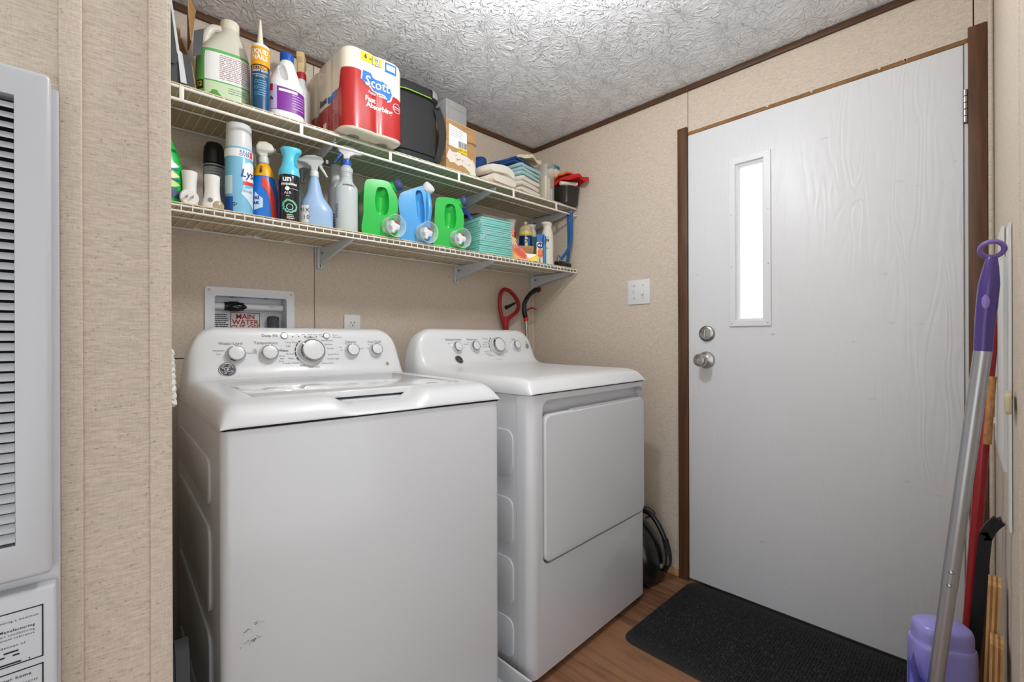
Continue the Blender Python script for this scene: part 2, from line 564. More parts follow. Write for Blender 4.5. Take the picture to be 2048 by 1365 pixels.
# common materials
white_enamel = mat('white_enamel', (236, 236, 237), 0.22, coat=0.3)
white_plastic = mat('white_plastic', (222, 223, 224), 0.30, coat=0.12)
white_matte = mat('white_matte', (233, 233, 230), 0.5)
white_print = mat('white_print', (245, 245, 243), 0.5)
black_print = mat('black_print', (30, 30, 32), 0.5)
grey_print = mat('grey_print', (110, 112, 116), 0.5)
chrome = mat('chrome', (168, 169, 172), 0.16, 1.0)
satin = mat('satin_nickel', (178, 176, 172), 0.28, 1.0)
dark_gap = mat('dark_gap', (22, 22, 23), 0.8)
black_plastic = mat('black_plastic', (24, 25, 26), 0.35)
clear_plastic = mat('clear_plastic', (226, 234, 234), 0.12, alpha=0.28)
# ================================================================ THE ROOM
wallm = wall_mat('beige_woven_wall', (209, 195, 178), 'X')
backing = mat('wall_core', (96, 82, 66), 0.9)
ceil_m = ceiling_mat()
brown_trim = wood_mat('dark_walnut_trim', (104, 72, 48), (74, 48, 30), 'Z', 1.0, 0.5)
brown_trim_x = wood_mat('dark_walnut_trim_x', (92, 64, 42), (66, 44, 28), 'X', 1.0, 0.5)
brown_trim_y = wood_mat('dark_walnut_trim_y', (92, 64, 42), (66, 44, 28), 'Y', 1.0, 0.5)
plank_m = wood_mat('vinyl_plank', (150, 108, 78), (84, 55, 38), 'Y', 1.0, 0.42)

# floor: sub-floor slab and single planks laid along Y
floor = struct(box('floor', -2.0, 2.05, -2.3, 1.98, -0.05, -0.004, mat('floor_slab', (120, 86, 62), 0.5), smooth=False))
pw, pl = 0.125, 0.92
pm = {}
rn = random.Random(3)
i = 0
x = 0.10
while x < XD:
    y = -0.10 - rn.random() * 0.7
    x1 = min(x + pw, XD + 0.01)
    while y < 1.25:
        ya, yb = max(y, -0.14), min(y + pl, 1.83)
        key = (round(x1 - x, 3), round(yb - ya, 2))
        if yb - ya > 0.05:
            me = box_data(0.0004, x1 - x - 0.0004, 0.0004, yb - ya - 0.0004, -0.004, 0.0, 0.0006, 1)
            finish('plank', me, plank_m, floor, True, 30, (x, ya, 0))
        y += pl
    x += pw

ceiling = struct(box('ceiling', -2.0, 2.05, -2.3, 1.98, ZC, ZC + 0.05, ceil_m, smooth=False))

# wall with the shelves
wall_back = struct(box('wall_back', 0.0, 2.05, YW + 0.10, YW + 0.14, 0, ZC, backing, smooth=False))
SEAM = 0.694
pa = box('panel', 0.05, SEAM - 0.0012, YW, YW + 0.10, 0.986, ZC, wallm, wall_back, 0.0008, 1)
cut(pa, [box('cutter', 0.352, 0.598, YW - 0.02, YW + 0.11, 1.000, 1.204, None)])
box('panel', 0.05, SEAM - 0.0012, YW, YW + 0.10, 0, 0.983, wallm, wall_back, 0.0008, 1)
box('panel', SEAM + 0.0012, 1.94, YW, YW + 0.10, 0, ZC, wallm, wall_back, 0.0008, 1)
box('corner_batten', XD - 0.022, XD - 0.0005, YW - 0.007, YW - 0.0003, 0.0, ZC - 0.03, wallm, wall_back, 0.002, 2)
lathe_dir('nail_head', [(0.0, 0), (0.003, 0.0002), (0.003, 0.001), (0.0, 0.0015)], black_plastic, wall_back, (1.335, YW - 0.0002, 1.347), (0, -1, 0), 10)

# wall with the outside door
DL, DR, DT = 0.909, 0.059, 1.920
wall_right = struct(prism('wall_right', [(-0.14, 0), (DR - 0.012, 0), (DR - 0.012, DT + 0.004), (DL + 0.004, DT + 0.004), (DL + 0.004, 0), (YW + 0.1, 0), (YW + 0.1, ZC), (-0.14, ZC)],
                          XD + 0.02, XD + 0.11, backing, plane='YZ'))
box('panel', XD, XD + 0.02, DL + 0.003, YW + 0.02, 0, ZC, wallm, wall_right, 0.0008, 1)
box('panel', XD, XD + 0.02, 0.0385, DL + 0.0005, 1.936, ZC, wallm, wall_right, 0.0008, 1)
box('panel', XD, XD + 0.02, -0.02, 0.036, 0, ZC, wallm, wall_right, 0.0008, 1)
raw = wood_mat('raw_pine_edge', (176, 132, 82), (110, 76, 44), 'Y', 1.3, 0.7)
hb = box('header_board', XD + 0.002, XD + 0.022, DR - 0.010, DL + 0.002, DT + 0.003, 1.936, raw, wall_right, 0.001, 1)
rn = random.Random(11)
chip_m = mat('torn_paper', (214, 198, 172), 0.8)
for k in range(10):
    y = 0.12 + 0.72 * rn.random()
    l = 0.004 + 0.012 * rn.random()
    prism('wood_chip', [(y, 1.934), (y + l, 1.9375), (y + l * 0.7, 1.931), (y + l * 0.2, 1.929)], XD - 0.002, XD + 0.003, chip_m if k % 3 == 0 else raw, wall_right, 'YZ')

# the near wall the long tools lean on (not quite parallel to the shelf wall)
def near_y(X):
    return -0.0048 - (XD - X) * 0.0265
wall_near = struct(prism('wall_near', [(XD + 0.06, near_y(XD + 0.06)), (0.93, near_y(0.93)), (0.93, -0.13), (XD + 0.06, -0.13)], 0, ZC, wallm, plane='XY'))
tube('corner_batten', [(XD - 0.005, 0.0022, 0.0), (XD - 0.005, 0.0022, ZC - 0.02)], 0.0068, wallm, wall_near, 10)
tube('groove_batten', [(1.02, near_y(1.02), 0.0), (1.02, near_y(1.02), ZC)], 0.0018, wallm, wall_near, 8)

# furnace partition and the rest of the shell
wall_left = struct(prism('wall_left', [(-2.0, YL), (XL, YL), (XL, YW + 0.10), (XL - 0.08, YW + 0.10), (XL - 0.08, YL + 0.1), (-2.0, YL + 0.1)], 0, ZC, wallm, plane='XY'))
box('batten', -0.0070, 0.0155, YL - 0.006, YL - 0.0002, 0, ZC, wallm, wall_left, 0.0022, 3)
box('batten', 0.0862, 0.1098, YL - 0.006, YL - 0.0002, 0, ZC, wallm, wall_left, 0.0022, 3)
tube('corner_bead', [(0.1095, YL - 0.0025, 0), (0.1095, YL - 0.0025, ZC)], 0.0030, wallm, wall_left, 8)

struct(box('wall_side', 2.0, 2.05, -2.3, -0.135, 0, ZC, wallm, smooth=False))
# ceiling and floor trim
struct(box('trim_1', XL, XD, YW - 0.012, YW - 0.0003, ZC - 0.024, ZC - 0.0005, brown_trim_x, None, 0.004, 2))
struct(box('trim_2', XD - 0.012, XD - 0.0003, 0.01, YW - 0.012, ZC - 0.024, ZC - 0.0005, brown_trim_y, None, 0.004, 2))
struct(box('baseboard_right', XD - 0.012, XD - 0.0003, DL + 0.045, YW - 0.002, 0.001, 0.030, wood_mat('pine_strip', (186, 146, 100), (140, 102, 66), 'Y', 1.0, 0.5), None, 0.003, 2))

# ================================================================ OUTSIDE DOOR
def grain_door():
    m = mat('painted_door', (222, 223, 225), 0.38, spec=0.45)
    nt = m.node_tree; p = nt.nodes['Principled BSDF']; N = nt.nodes.new; L = nt.links.new
    tc = N('ShaderNodeTexCoord'); mp = N('ShaderNodeMapping'); mp.inputs['Scale'].default_value = (1, 14, 2.2)
    L(tc.outputs['Object'], mp.inputs['Vector'])
    nz = N('ShaderNodeTexNoise'); nz.inputs['Scale'].default_value = 1; nz.inputs['Detail'].default_value = 1.5; nz.inputs['Distortion'].default_value = 0.4
    L(mp.outputs['Vector'], nz.inputs['Vector'])
    ml = N('ShaderNodeMath'); ml.operation = 'MULTIPLY'; ml.inputs[1].default_value = 60; L(nz.outputs['Fac'], ml.inputs[0])
    sn = N('ShaderNodeMath'); sn.operation = 'SINE'; L(ml.outputs[0], sn.inputs[0])
    bp = N('ShaderNodeBump'); bp.inputs['Strength'].default_value = 0.13; bp.inputs['Distance'].default_value = 0.002
    L(sn.outputs[0], bp.inputs['Height']); L(bp.outputs['Normal'], p.inputs['Normal'])
    # scuffs near the bottom of the leaf
    m2 = N('ShaderNodeMapping'); m2.inputs['Scale'].default_value = (9, 9, 26); L(tc.outputs['Object'], m2.inputs['Vector'])
    n2 = N('ShaderNodeTexNoise'); n2.inputs['Scale'].default_value = 1; n2.inputs['Detail'].default_value = 8; n2.inputs['Roughness'].default_value = 0.75
    L(m2.outputs['Vector'], n2.inputs['Vector'])
    rp = N('ShaderNodeValToRGB'); e = rp.color_ramp.elements
    e[0].position = 0.26; e[0].color = (0.45, 0.45, 0.46, 1); e[1].position = 0.36; e[1].color = lin((222, 223, 225))
    L(n2.outputs['Fac'], rp.inputs['Fac'])
    L(rp.outputs['Color'], p.inputs['Base Color'])
    return m
door_m = grain_door()
door = struct(bpy.data.objects.new('door_1', None)); C.objects.link(door)
door['label'] = 'white outside door with one narrow tall window and a steel knob'
slab = box('door_leaf', XD - 0.003, XD + 0.038, DR, DL, 0.012, DT, door_m, door, 0.002, 2)
cut(slab, [box('cutter', XD - 0.02, XD + 0.06, 0.610, 0.711, 1.118, 1.738, None)])
jamb = mat('jamb_white', (214, 212, 206), 0.5)
box('jamb_strip', XD - 0.001, XD + 0.038, DR - 0.011, DR - 0.003, 0.0, DT + 0.002, jamb, door, 0.001, 1)
tr = brown_trim
stop_m = mat('door_stop_grey', (150, 152, 154), 0.6)
box('door_light_stop', XD + 0.039, XD + 0.060, DR - 0.012, DR + 0.014, 0.0, DT + 0.004, stop_m, door)  # stops behind the leaf, added to block daylight leaking round its edges
box('door_light_stop', XD + 0.039, XD + 0.060, DL - 0.014, DL + 0.004, 0.0, DT + 0.004, stop_m, door)
box('door_light_stop', XD + 0.039, XD + 0.060, DR + 0.0145, DL - 0.0145, DT - 0.014, DT + 0.004, stop_m, door)
box('threshold_light_stop', XD + 0.0, XD + 0.09, DR - 0.012, DL + 0.004, -0.002, 0.0105, satin, door)  # strip added under the leaf to close the gap against daylight
box('jamb_edge', XD + 0.0005, XD + 0.038, DR - 0.0028, DR - 0.0004, 0.012, DT, stop_m, door)
box('side_casing', XD - 0.013, XD - 0.0002, DL + 0.0015, DL + 0.044, 0.0, 1.957, tr, door, 0.0025, 2)
box('side_casing', XD - 0.013, XD - 0.0002, 0.009, DR - 0.010, 0.0, 1.962, tr, door, 0.0025, 2)
# window: raised frame ring, stepped inner lip, frosted pane
frame_m = mat('window_frame_white', (226, 227, 229), 0.35)
def ring_prism(name, o, inn, t0, t1, m, parent):
    (a0, a1, b0, b1), (c0, c1, d0, d1) = o, inn
    V = []
    for t in (t0, t1):
        V += [(t, a0, b0), (t, a1, b0), (t, a1, b1), (t, a0, b1), (t, c0, d0), (t, c1, d0), (t, c1, d1), (t, c0, d1)]
    F = []
    for i in range(4):
        j = (i + 1) % 4
        F += [(i, j, 4 + j, 4 + i), (8 + i, 12 + i, 12 + j, 8 + j), (i, 8 + i, 8 + j, j), (4 + i, 4 + j, 12 + j, 12 + i)]
    o_ = mesh_obj(name, V, F, m, parent, False)
    md = o_.modifiers.new('bevel', 'BEVEL'); md.width = 0.0022; md.segments = 2; md.limit_method = 'ANGLE'
    return o_
wf = ring_prism('window_frame', (0.583, 0.737, 1.092, 1.766), (0.608, 0.713, 1.116, 1.740), XD - 0.010, XD - 0.002, frame_m, door)
ring_prism('inner_lip', (0.6085, 0.7125, 1.1165, 1.7395), (0.615, 0.706, 1.123, 1.733), XD + 0.0, XD + 0.030, frame_m, wf)
for (y, z) in ((0.594, 1.104), (0.726, 1.104), (0.594, 1.755), (0.726, 1.755), (0.592, 1.33), (0.728, 1.33), (0.592, 1.54), (0.728, 1.54)):
    lathe_dir('screw', [(0.0025, 0), (0.0025, 0.0006), (0.0012, 0.001), (0, 0.0008)], satin, wf, (XD - 0.010, y, z), (-1, 0, 0), 8)
glass = mat('frosted_glass', (244, 247, 250), 0.25, alpha=0.18)
box('pane', XD + 0.024, XD + 0.028, 0.609, 0.712, 1.117, 1.739, glass, door, smooth=False)
# deadbolt
db = lathe_dir('deadbolt', [(0.0335, 0), (0.0335, 0.004), (0.031, 0.008), (0.024, 0.011), (0.012, 0.012), (0, 0.012)], satin, door, (XD - 0.003, 0.829, 1.065), (-1, 0, 0), 32)
prism('thumb_turn', rrect(0.8245, 0.8335, 1.049, 1.081, 0.004, 3), XD - 0.034, XD - 0.014, satin, db, 'YZ', 0.0015)
for z in (1.052, 1.078):
    lathe_dir('screw', [(0.003, 0), (0.003, 0.001), (0, 0.0018)], chrome, db, (XD - 0.0145, 0.844 if z > 1.06 else 0.814, z), (-1, 0, 0), 8)
# knob
kb = lathe_dir('door_knob', [(0.0355, 0), (0.0355, 0.004), (0.032, 0.009), (0.020, 0.012), (0.012, 0.016), (0.0115, 0.032), (0.018, 0.038), (0.0255, 0.046), (0.0275, 0.056), (0.026, 0.066), (0.021, 0.072), (0.0135, 0.0735), (0.0125, 0.0715), (0.0, 0.0715)], satin, door, (XD - 0.003, 0.832, 0.955), (-1, 0, 0), 32)
prism('lock_button', rrect(0.829, 0.835, 0.948, 0.962, 0.002, 3), XD - 0.079, XD - 0.0745, satin, kb, 'YZ', 0.0008)
lathe_dir('screw', [(0.003, 0), (0.003, 0.001), (0, 0.0018)], chrome, kb, (XD - 0.0125, 0.810, 0.955), (-1, 0, 0), 8)
# hinge: five knuckles and a dark leaf
hg = box('hinge', XD - 0.0035, XD - 0.002, 0.048, DR - 0.0005, 1.682, 1.782, mat('hinge_leaf', (92, 84, 74), 0.5, 0.6), door)
for k in range(5):
    z = 1.683 + k * 0.0196
    lathe('knuckle', [(0.0052, 0.0005), (0.006, 0.0015), (0.006, 0.018), (0.0052, 0.019)], satin, hg, 12, (XD - 0.009, 0.0545, z))

# ================================================================ FURNACE
fm = mat('furnace_enamel', (196, 198, 201), 0.28, bump=0.12, bscale=(90, 90, 90))
furn = thing('wall_furnace', 'white wall furnace with louvred panel and printed notice', 'furnace', (0, 0, 0))
XF0 = -0.46
shell = box('casing', XF0, -0.0065, YL - 0.022, YL - 0.001, 0.02, 1.364, fm, furn, 0.003, 2)
LZ0, LZ1, LX1 = 0.800, 1.334, -0.0445
yf, yb = YL - 0.048, YL - 0.023
up = box('upper_panel', XF0 + 0.004, -0.0135, yf, yb, 0.757, 1.370, fm, furn, 0.006, 4)
cut(up, [box('cutter', XF0 + 0.02, LX1, yf - 0.02, yb + 0.02, LZ0, LZ1, None)])
box('louvre_backing', XF0 + 0.0205, LX1 - 0.0005, yb - 0.003, yb - 0.0005, LZ0 + 0.0005, LZ1 - 0.0005, dark_gap, up)
me = None
pitch = 0.01195
nl = int((LZ1 - LZ0) / pitch)
for k in range(nl):
    z = LZ0 + 0.004 + k * pitch
    if me is None:
        o = prism('louvre', [(yf + 0.001, 0.0), (yf + 0.0005, 0.0018), (yf + 0.008, 0.0090), (yf + 0.013, 0.0092), (yf + 0.013, 0.0070)], XF0 + 0.0205, LX1 - 0.0004, fm, up, 'YZ')
        me = o.data
    else:
        o = bpy.data.objects.new('louvre', me); C.objects.link(o); o.parent = up
    o.location = (0, 0, z)
lo = box('lower_panel', XF0 + 0.004, -0.0100, YL - 0.045, yb, 0.02, 0.742, fm, furn, 0.004, 3)
# printed notice on the lower panel
yp = YL - 0.0455
def frame_print(x0, x1, z0, z1, t, parent, name='notice_border'):
    V, F = [], []
    for (a0, a1, b0, b1) in ((x0, x1, z1 - t, z1), (x0, x1, z0, z0 + t), (x0, x0 + t, z0, z1), (x1 - t, x1, z0, z1)):
        b = len(V); V += [(a0, yp, b0), (a1, yp, b0), (a1, yp, b1), (a0, yp, b1)]; F.append((b, b + 1, b + 2, b + 3))
    return mesh_obj(name, V, F, black_print, parent, False)
frame_print(-0.30, -0.0215, 0.658, 0.7215, 0.0014, lo)
frame_print(-0.30, -0.0215, 0.618, 0.6505, 0.0014, lo)
def rt(x, z): return plane_map(x, yp, z)
o = {'align': 'RIGHT'}
lettering([('heating a maximum', 0.0038, rt(-0.0255, 0.711), dict(align='RIGHT', space=1.15)),
           ('CMH Manufacturing', 0.0042, rt(-0.029, 0.7000), dict(align='RIGHT', bold=0.02, space=1.2)),
           ('air conditioning', 0.0038, rt(-0.029, 0.6950), dict(align='RIGHT', space=1.15)),
           ('Permanent reference', 0.0038, rt(-0.029, 0.6905), dict(align='RIGHT', space=1.15)),
           ('guidelines of', 0.0042, rt(-0.037, 0.6815), dict(align='RIGHT', space=1.2)),
           ('for your home', 0.0050, rt(-0.032, 0.6425), dict(align='RIGHT', bold=0.02, space=1.2)),
           ('County', 0.0042, rt(-0.0265, 0.6335), dict(align='RIGHT', shear=0.2, space=1.2)),
           ('unit', 0.0042, rt(-0.055, 0.6245), dict(align='RIGHT', space=1.2))], black_print, lo)
dashes(plane_map(-0.155, yp, 0.668), 0.255, 0.018, 4, black_print, lo, 0.42, 4)
mesh_obj('notice_rule', [(-0.29, yp, 0.6305), (-0.045, yp, 0.6305), (-0.045, yp, 0.631), (-0.29, yp, 0.631)], [(0, 1, 2, 3)], black_print, lo, False)

# ================================================================ CEILING LAMP (porcelain holder with a bare bulb, out of view)
def pendant(loc, watts, label, mname):
    lamp = thing('pendant_lamp', label, 'lamp', loc)
    lathe('ceiling_rose', [(0.05, -0.0005), (0.05, -0.008), (0.04, -0.018), (0.012, -0.026), (0.0, -0.026)], white_plastic, lamp)
    tube('cord', [(0, 0, -0.024), (0, 0, -0.048)], 0.003, white_plastic, lamp, 8)
    lathe('lampholder', [(0.006, -0.044), (0.018, -0.050), (0.022, -0.062), (0.021, -0.094), (0.0, -0.094)], white_plastic, lamp, 20)
    bm_ = bpy.data.materials.new(mname); bm_.use_nodes = True
    nt = bm_.node_tree; nt.nodes.clear()
    em = nt.nodes.new('ShaderNodeEmission'); ou = nt.nodes.new('ShaderNodeOutputMaterial')
    rb = 0.034
    em.inputs['Color'].default_value = (0.97, 0.985, 1.0, 1)
    em.inputs['Strength'].default_value = watts / (math.pi * 4 * math.pi * rb * rb)
    nt.links.new(em.outputs[0], ou.inputs[0])
    lathe('bulb', [(0.012, -0.093), (0.016, -0.104), (0.028, -0.120), (0.034, -0.138), (0.031, -0.154), (0.020, -0.168), (0.008, -0.173), (0, -0.174)], bm_, lamp, 24)
pendant(LAMP, LAMP_W, 'bare bulb hanging from the ceiling in front of the washer', 'laundry_bulb')
# ================================================================ WIRE SHELVES
wire_m = mat('white_vinyl_wire', (232, 230, 222), 0.35)
liner_tan = mat('tan_shelf_liner', (206, 186, 150), 0.6, var=0.05, vscale=(8, 8, 8))
liner_green = mat('pale_green_shelf_liner', (186, 202, 164), 0.5)
YF = 1.515
SX0, SX1 = XL + 0.006, XD - 0.006
ZU, ZL = 1.733, 1.413      # tops of the two decks
DECK_U, DECK_L = ZU + 0.0045, ZL + 0.0045
def shelf(name, label, z, lip, ties, green):
    t = thing(name, label, 'shelf', (0, 0, z), 0, 'wire shelves on the back wall')
    n = int((SX1 - SX0 - 0.01) / 0.0254)
    me = None
    for k in range(n + 1):
        x = SX0 + 0.005 + k * 0.0254
        if me is None:
            path = [(0, YW - 0.006, -0.0016), (0, YF, -0.0016)]
            if not ties: path += [(0, YF - 0.004, -0.004), (0, YF - 0.004, -lip)]
            vs, fs = tube_data(path, 0.0016, 6)
            o = mesh_obj('deck_wire', vs, fs, wire_m, t); me = o.data
        else:
            o = bpy.data.objects.new('deck_wire', me); C.objects.link(o); o.parent = t
        o.location = (x, 0, 0)
    r1 = 0.0042 if ties else 0.0029
    tube('front_wire', [(SX0, YF, -r1 - 0.0028), (SX1, YF, -r1 - 0.0028)], r1, wire_m, t, 10)
    tube('lip_rail', [(SX0, YF - 0.002, -lip), (SX1, YF - 0.002, -lip)], 0.0044 if ties else 0.003, wire_m, t, 10)
    tube('middle_wire', [(SX0, 1.665, -0.0055), (SX1, 1.665, -0.0055)], 0.0026, wire_m, t, 8)
    tube('rear_wire', [(SX0, YW - 0.010, -0.0058), (SX1, YW - 0.010, -0.0058)], 0.0030, wire_m, t, 8)
    for x in ties:
        box('tie_bar', x - 0.0055, x + 0.0055, YF - 0.006, YF - 0.001, -lip, -0.004, wire_m, t, 0.0018, 2)
    if green:
        box('liner', SX0 + 0.001, 0.668, YF + 0.002, YW - 0.012, 0.0, 0.0035, liner_tan, t, 0.0008, 1)
        box('liner', 0.670, 1.245, YF + 0.002, YW - 0.012, 0.0, 0.0035, liner_green, t, 0.0008, 1)
        box('liner', 1.247, SX1 - 0.001, YF + 0.002, YW - 0.012, 0.0, 0.0035, liner_tan, t, 0.0008, 1)
    else:
        box('liner', SX0 + 0.001, SX1 - 0.001, YF + 0.002, YW - 0.012, 0.0, 0.0035, liner_tan, t, 0.0008, 1)
    return t
shelf('wire_shelf', 'upper white wire shelf with hang rail, carrying paper towels and cloths', ZU, 0.043, [0.224, 0.535, 0.846, 1.157, 1.468, 1.765], True)
shelf('wire_shelf', 'lower white wire shelf with short front lip, carrying detergent and spray bottles', ZL, 0.0215, [], False)

# brackets: channel standard on the wall with a tapered arm
brk_m = mat('bracket_steel', (206, 210, 216), 0.35, 0.1)
def bracket(x, z, label, gap=0.0):
    t = thing('shelf_bracket', label, 'bracket', (x, YW, z), 0, 'shelf brackets')
    box('wall_channel', -0.0095, 0.0095, -0.014, -0.0005, -0.092, -0.010, brk_m, t, 0.0012, 1)
    for zz in (-0.080, -0.062):
        box('slot', -0.0015, 0.0015, -0.0146, -0.0138, zz - 0.007, zz + 0.007, dark_gap, t)
    arm = prism('arm', [(-0.014, -0.012), (-0.298, -0.012), (-0.302, -0.018), (-0.292, -0.024), (-0.05, -0.068), (-0.022, -0.075), (-0.014, -0.075)], -0.0012, 0.0012, brk_m, t, 'YZ')
    tube('arm_flange', [(0.0035, -0.016, -0.074), (0.0035, -0.05, -0.067), (0.0035, -0.292, -0.023)], 1.0, brk_m, arm, flat=(0.009, 0.0018))
    box('stamp_mark', -0.0017, -0.0013, -0.040, -0.026, -0.038, -0.029, grey_print, arm)
    box('stamp_mark', -0.0017, -0.0013, -0.056, -0.046, -0.036, -0.034, grey_print, arm)
    return t
bracket(0.711, ZL, 'grey steel bracket under the lower shelf near the wall seam')
bracket(1.372, ZL, 'grey steel bracket under the lower shelf, middle of three')
bracket(1.915, ZL, 'grey steel bracket under the lower shelf in the corner by the reachers')
bracket(0.650, ZU, 'grey steel bracket under the upper shelf above the clear spray bottle')
bracket(1.375, ZU, 'grey steel bracket under the upper shelf right of the green jugs')
bracket(1.910, ZU, 'grey steel bracket under the upper shelf beside the blue strap')

# ================================================================ WASHER SUPPLY BOX
wb = thing('water_supply_box', 'white recessed water box with shut-off valve and red lettered sticker', 'water box', (0, YW, 0))
# frame ring with rounded outside corners
def rr_ring(name, o, inn, ro, ri, y0, y1, m, parent):
    A, B = rrect(*o, ro, 5), rrect(*inn, ri, 5)
    n = len(A); V, F = [], []
    for y in (y0, y1):
        V += [(a, y, b) for a, b in A] + [(a, y, b) for a, b in B]
    for i in range(n):
        j = (i + 1) % n
        F += [(i, j, n + j, n + i), (2 * n + i, 3 * n + i, 3 * n + j, 2 * n + j), (i, 2 * n + i, 2 * n + j, j), (n + i, n + j, 3 * n + j, 3 * n + i)]
    return mesh_obj(name, V, F, m, parent, True, 40)
boxm = mat('water_box_plastic', (222, 226, 232), 0.35)
fr = rr_ring('frame', (0.332, 0.617, 0.985, 1.226), (0.360, 0.590, 1.010, 1.196), 0.010, 0.008, -0.006, -0.0005, boxm, wb)
box('back_plate', 0.356, 0.594, 0.058, 0.062, 1.004, 1.200, boxm, wb)
for a in ((0.356, 0.3595, 0.001, 0.058, 1.004, 1.200), (0.5905, 0.594, 0.001, 0.058, 1.004, 1.200), (0.36, 0.59, 0.001, 0.058, 1.1965, 1.200), (0.36, 0.59, 0.001, 0.058, 1.004, 1.0075)):
    box('side_plate', *a, boxm, wb)
for x, z in ((0.344, 1.214), (0.604, 1.214)):
    lathe_dir('screw', [(0.004, 0), (0.004, 0.001), (0.002, 0.002), (0, 0.002)], satin, fr, (x, -0.006, z), (0, -1, 0), 10)
for x in (0.42, 0.53):
    box('vent_slot', x - 0.007, x + 0.007, 0.030, 0.040, 1.1955, 1.1964, dark_gap, wb)
pvc = mat('white_pvc', (228, 230, 232), 0.3)
tube('supply_pipe', [(0.362, 0.034, 1.163), (0.588, 0.034, 1.163)], 0.0125, pvc, wb, 16)
vl = lathe_dir('shut_off_valve', [(0.014, -0.030), (0.015, -0.028), (0.015, -0.02), (0.018, -0.012), (0.018, 0.012), (0.015, 0.02), (0.015, 0.028), (0.014, 0.030)], black_plastic, wb, (0.425, 0.032, 1.163), (1, 0, 0), 16)
Loft([(0, 0.024, 0.008), (0.004, 0.028, 0.010), (0.010, 0.026, 0.010), (0.014, 0.016, 0.006)], 3).build('valve_handle', mat('black_gloss', (16, 16, 18), 0.15), vl, loc=(0.434, 0.018, 1.161), rot=(R(90), 0, 0))
lettering([('NSF-PW 1/2', 0.006, plane_map(0.552, 0.0212, 1.166))], grey_print, wb, 'pipe_print')
hose_m = mat('grey_hose', (98, 100, 104), 0.5)
hp = catmull([(0.556, 0.036, 1.010), (0.556, 0.036, 1.08), (0.555, 0.036, 1.112), (0.556, 0.040, 1.128)], 16)
tube('drain_hose', hp, [0.0185 + (0.0018 if k % 2 else 0.0) - (0.006 if k > len(hp) - 3 else 0) for k in range(len(hp))], hose_m, wb, 18, sharp=20)
red_print = mat('red_print', (176, 36, 44), 0.5)
stk = box('sticker', 0.4195, 0.5165, 0.0564, 0.0577, 1.045, 1.144, mat('sticker_paper', (226, 224, 224), 0.5), wb)
rr_ring('sticker_border', (0.4200, 0.5160, 1.0455, 1.1435), (0.4220, 0.5140, 1.0475, 1.1415), 0.001, 0.0008, 0.0558, 0.0564, mat('maroon_print', (96, 34, 42), 0.5), stk)
pmf = lambda z: plane_map(0.468, 0.0558, z)
lettering([('MAIN', 0.0250, pmf(1.1285), dict(bold=0.02)), ('WATER', 0.0250, pmf(1.1085), dict(bold=0.02)), ('CUT-OFF', 0.0250, pmf(1.0885), dict(bold=0.02, sx=0.92))], red_print, stk)
dashes(plane_map(0.392, 0.0568, 1.110), 0.046, 0.056, 8, black_print, wb, 0.5, 9)
Loft([(0, 0.003, 0.004), (0.02, 0.005, 0.005), (0.06, 0.004, 0.005), (0.075, 0.001, 0.002)], 3).build('red_brown_strip', mat('red_brown', (140, 72, 58), 0.6), wb, loc=(0.385, 0.045, 1.072), rot=(0, R(82), 0))  # stands for a small red-brown printed strip in the box
# outlet
ol = thing('wall_outlet', 'white duplex electrical outlet above the washer', 'outlet', (0.8445, YW, 1.0905))
box('cover_plate', -0.035, 0.035, -0.007, -0.0003, -0.0575, 0.0575, white_plastic, ol, 0.003, 2)
for z in (0.0195, -0.0195):
    s_ = prism('receptacle', [(x, y) for x, y in disc_pts(0.0145, 20, 0.0165)], -0.0085, -0.0068, white_plastic, ol, 'XZ', 0.0006, 1, loc=(0, 0, z))
    for x in (-0.0065, 0.0065):
        box('slot', x - 0.0012, x + 0.0012, -0.0088, -0.0084, 0.001, 0.009, dark_gap, s_)
    lathe_dir('ground_hole', [(0.0024, 0), (0.0024, 0.0003), (0, 0.0003)], dark_gap, s_, (0, -0.0085, -0.006), (0, -1, 0), 10)
# switch
sw = thing('light_switch', 'white double toggle light switch left of the door', 'switch', (XD, 1.149, 1.264))
box('cover_plate', -0.006, -0.0003, -0.0575, 0.0575, -0.0575, 0.0575, white_plastic, sw, 0.0025, 2)
for y, up_ in ((0.023, 1), (-0.023, -1)):
    prism('toggle', [(-0.005, -0.010), (-0.005, 0.010), (-0.007, 0.010), (-0.018, 0.010 * up_ + 0.003), (-0.018, 0.010 * up_ - 0.003), (-0.007, -0.010)] if up_ > 0 else [(-0.005, -0.010), (-0.005, 0.010), (-0.007, 0.010), (-0.018, -0.007), (-0.018, -0.013), (-0.007, -0.010)], y - 0.0045, y + 0.0045, white_plastic, sw, 'XZ', loc=(0, 0, 0))
    for z in (0.030, -0.030):
        lathe_dir('screw', [(0.003, 0), (0.003, 0.0005), (0, 0.001)], satin, sw, (-0.006, y, z), (-1, 0, 0), 8)

# ================================================================ WASHER AND DRYER
cab_m = mat('appliance_enamel', (210, 211, 213), 0.25, coat=0.25)
lid_m = mat('lid_gloss', (222, 223, 224), 0.06, coat=0.6)
emblem_m = mat('emblem_black', (34, 34, 38), 0.3)
knob_top = mat('knob_cap', (220, 221, 223), 0.3, 0.3)

def smooth01(t):
    t = max(0, min(1, t)); return t * t * (3 - 2 * t)

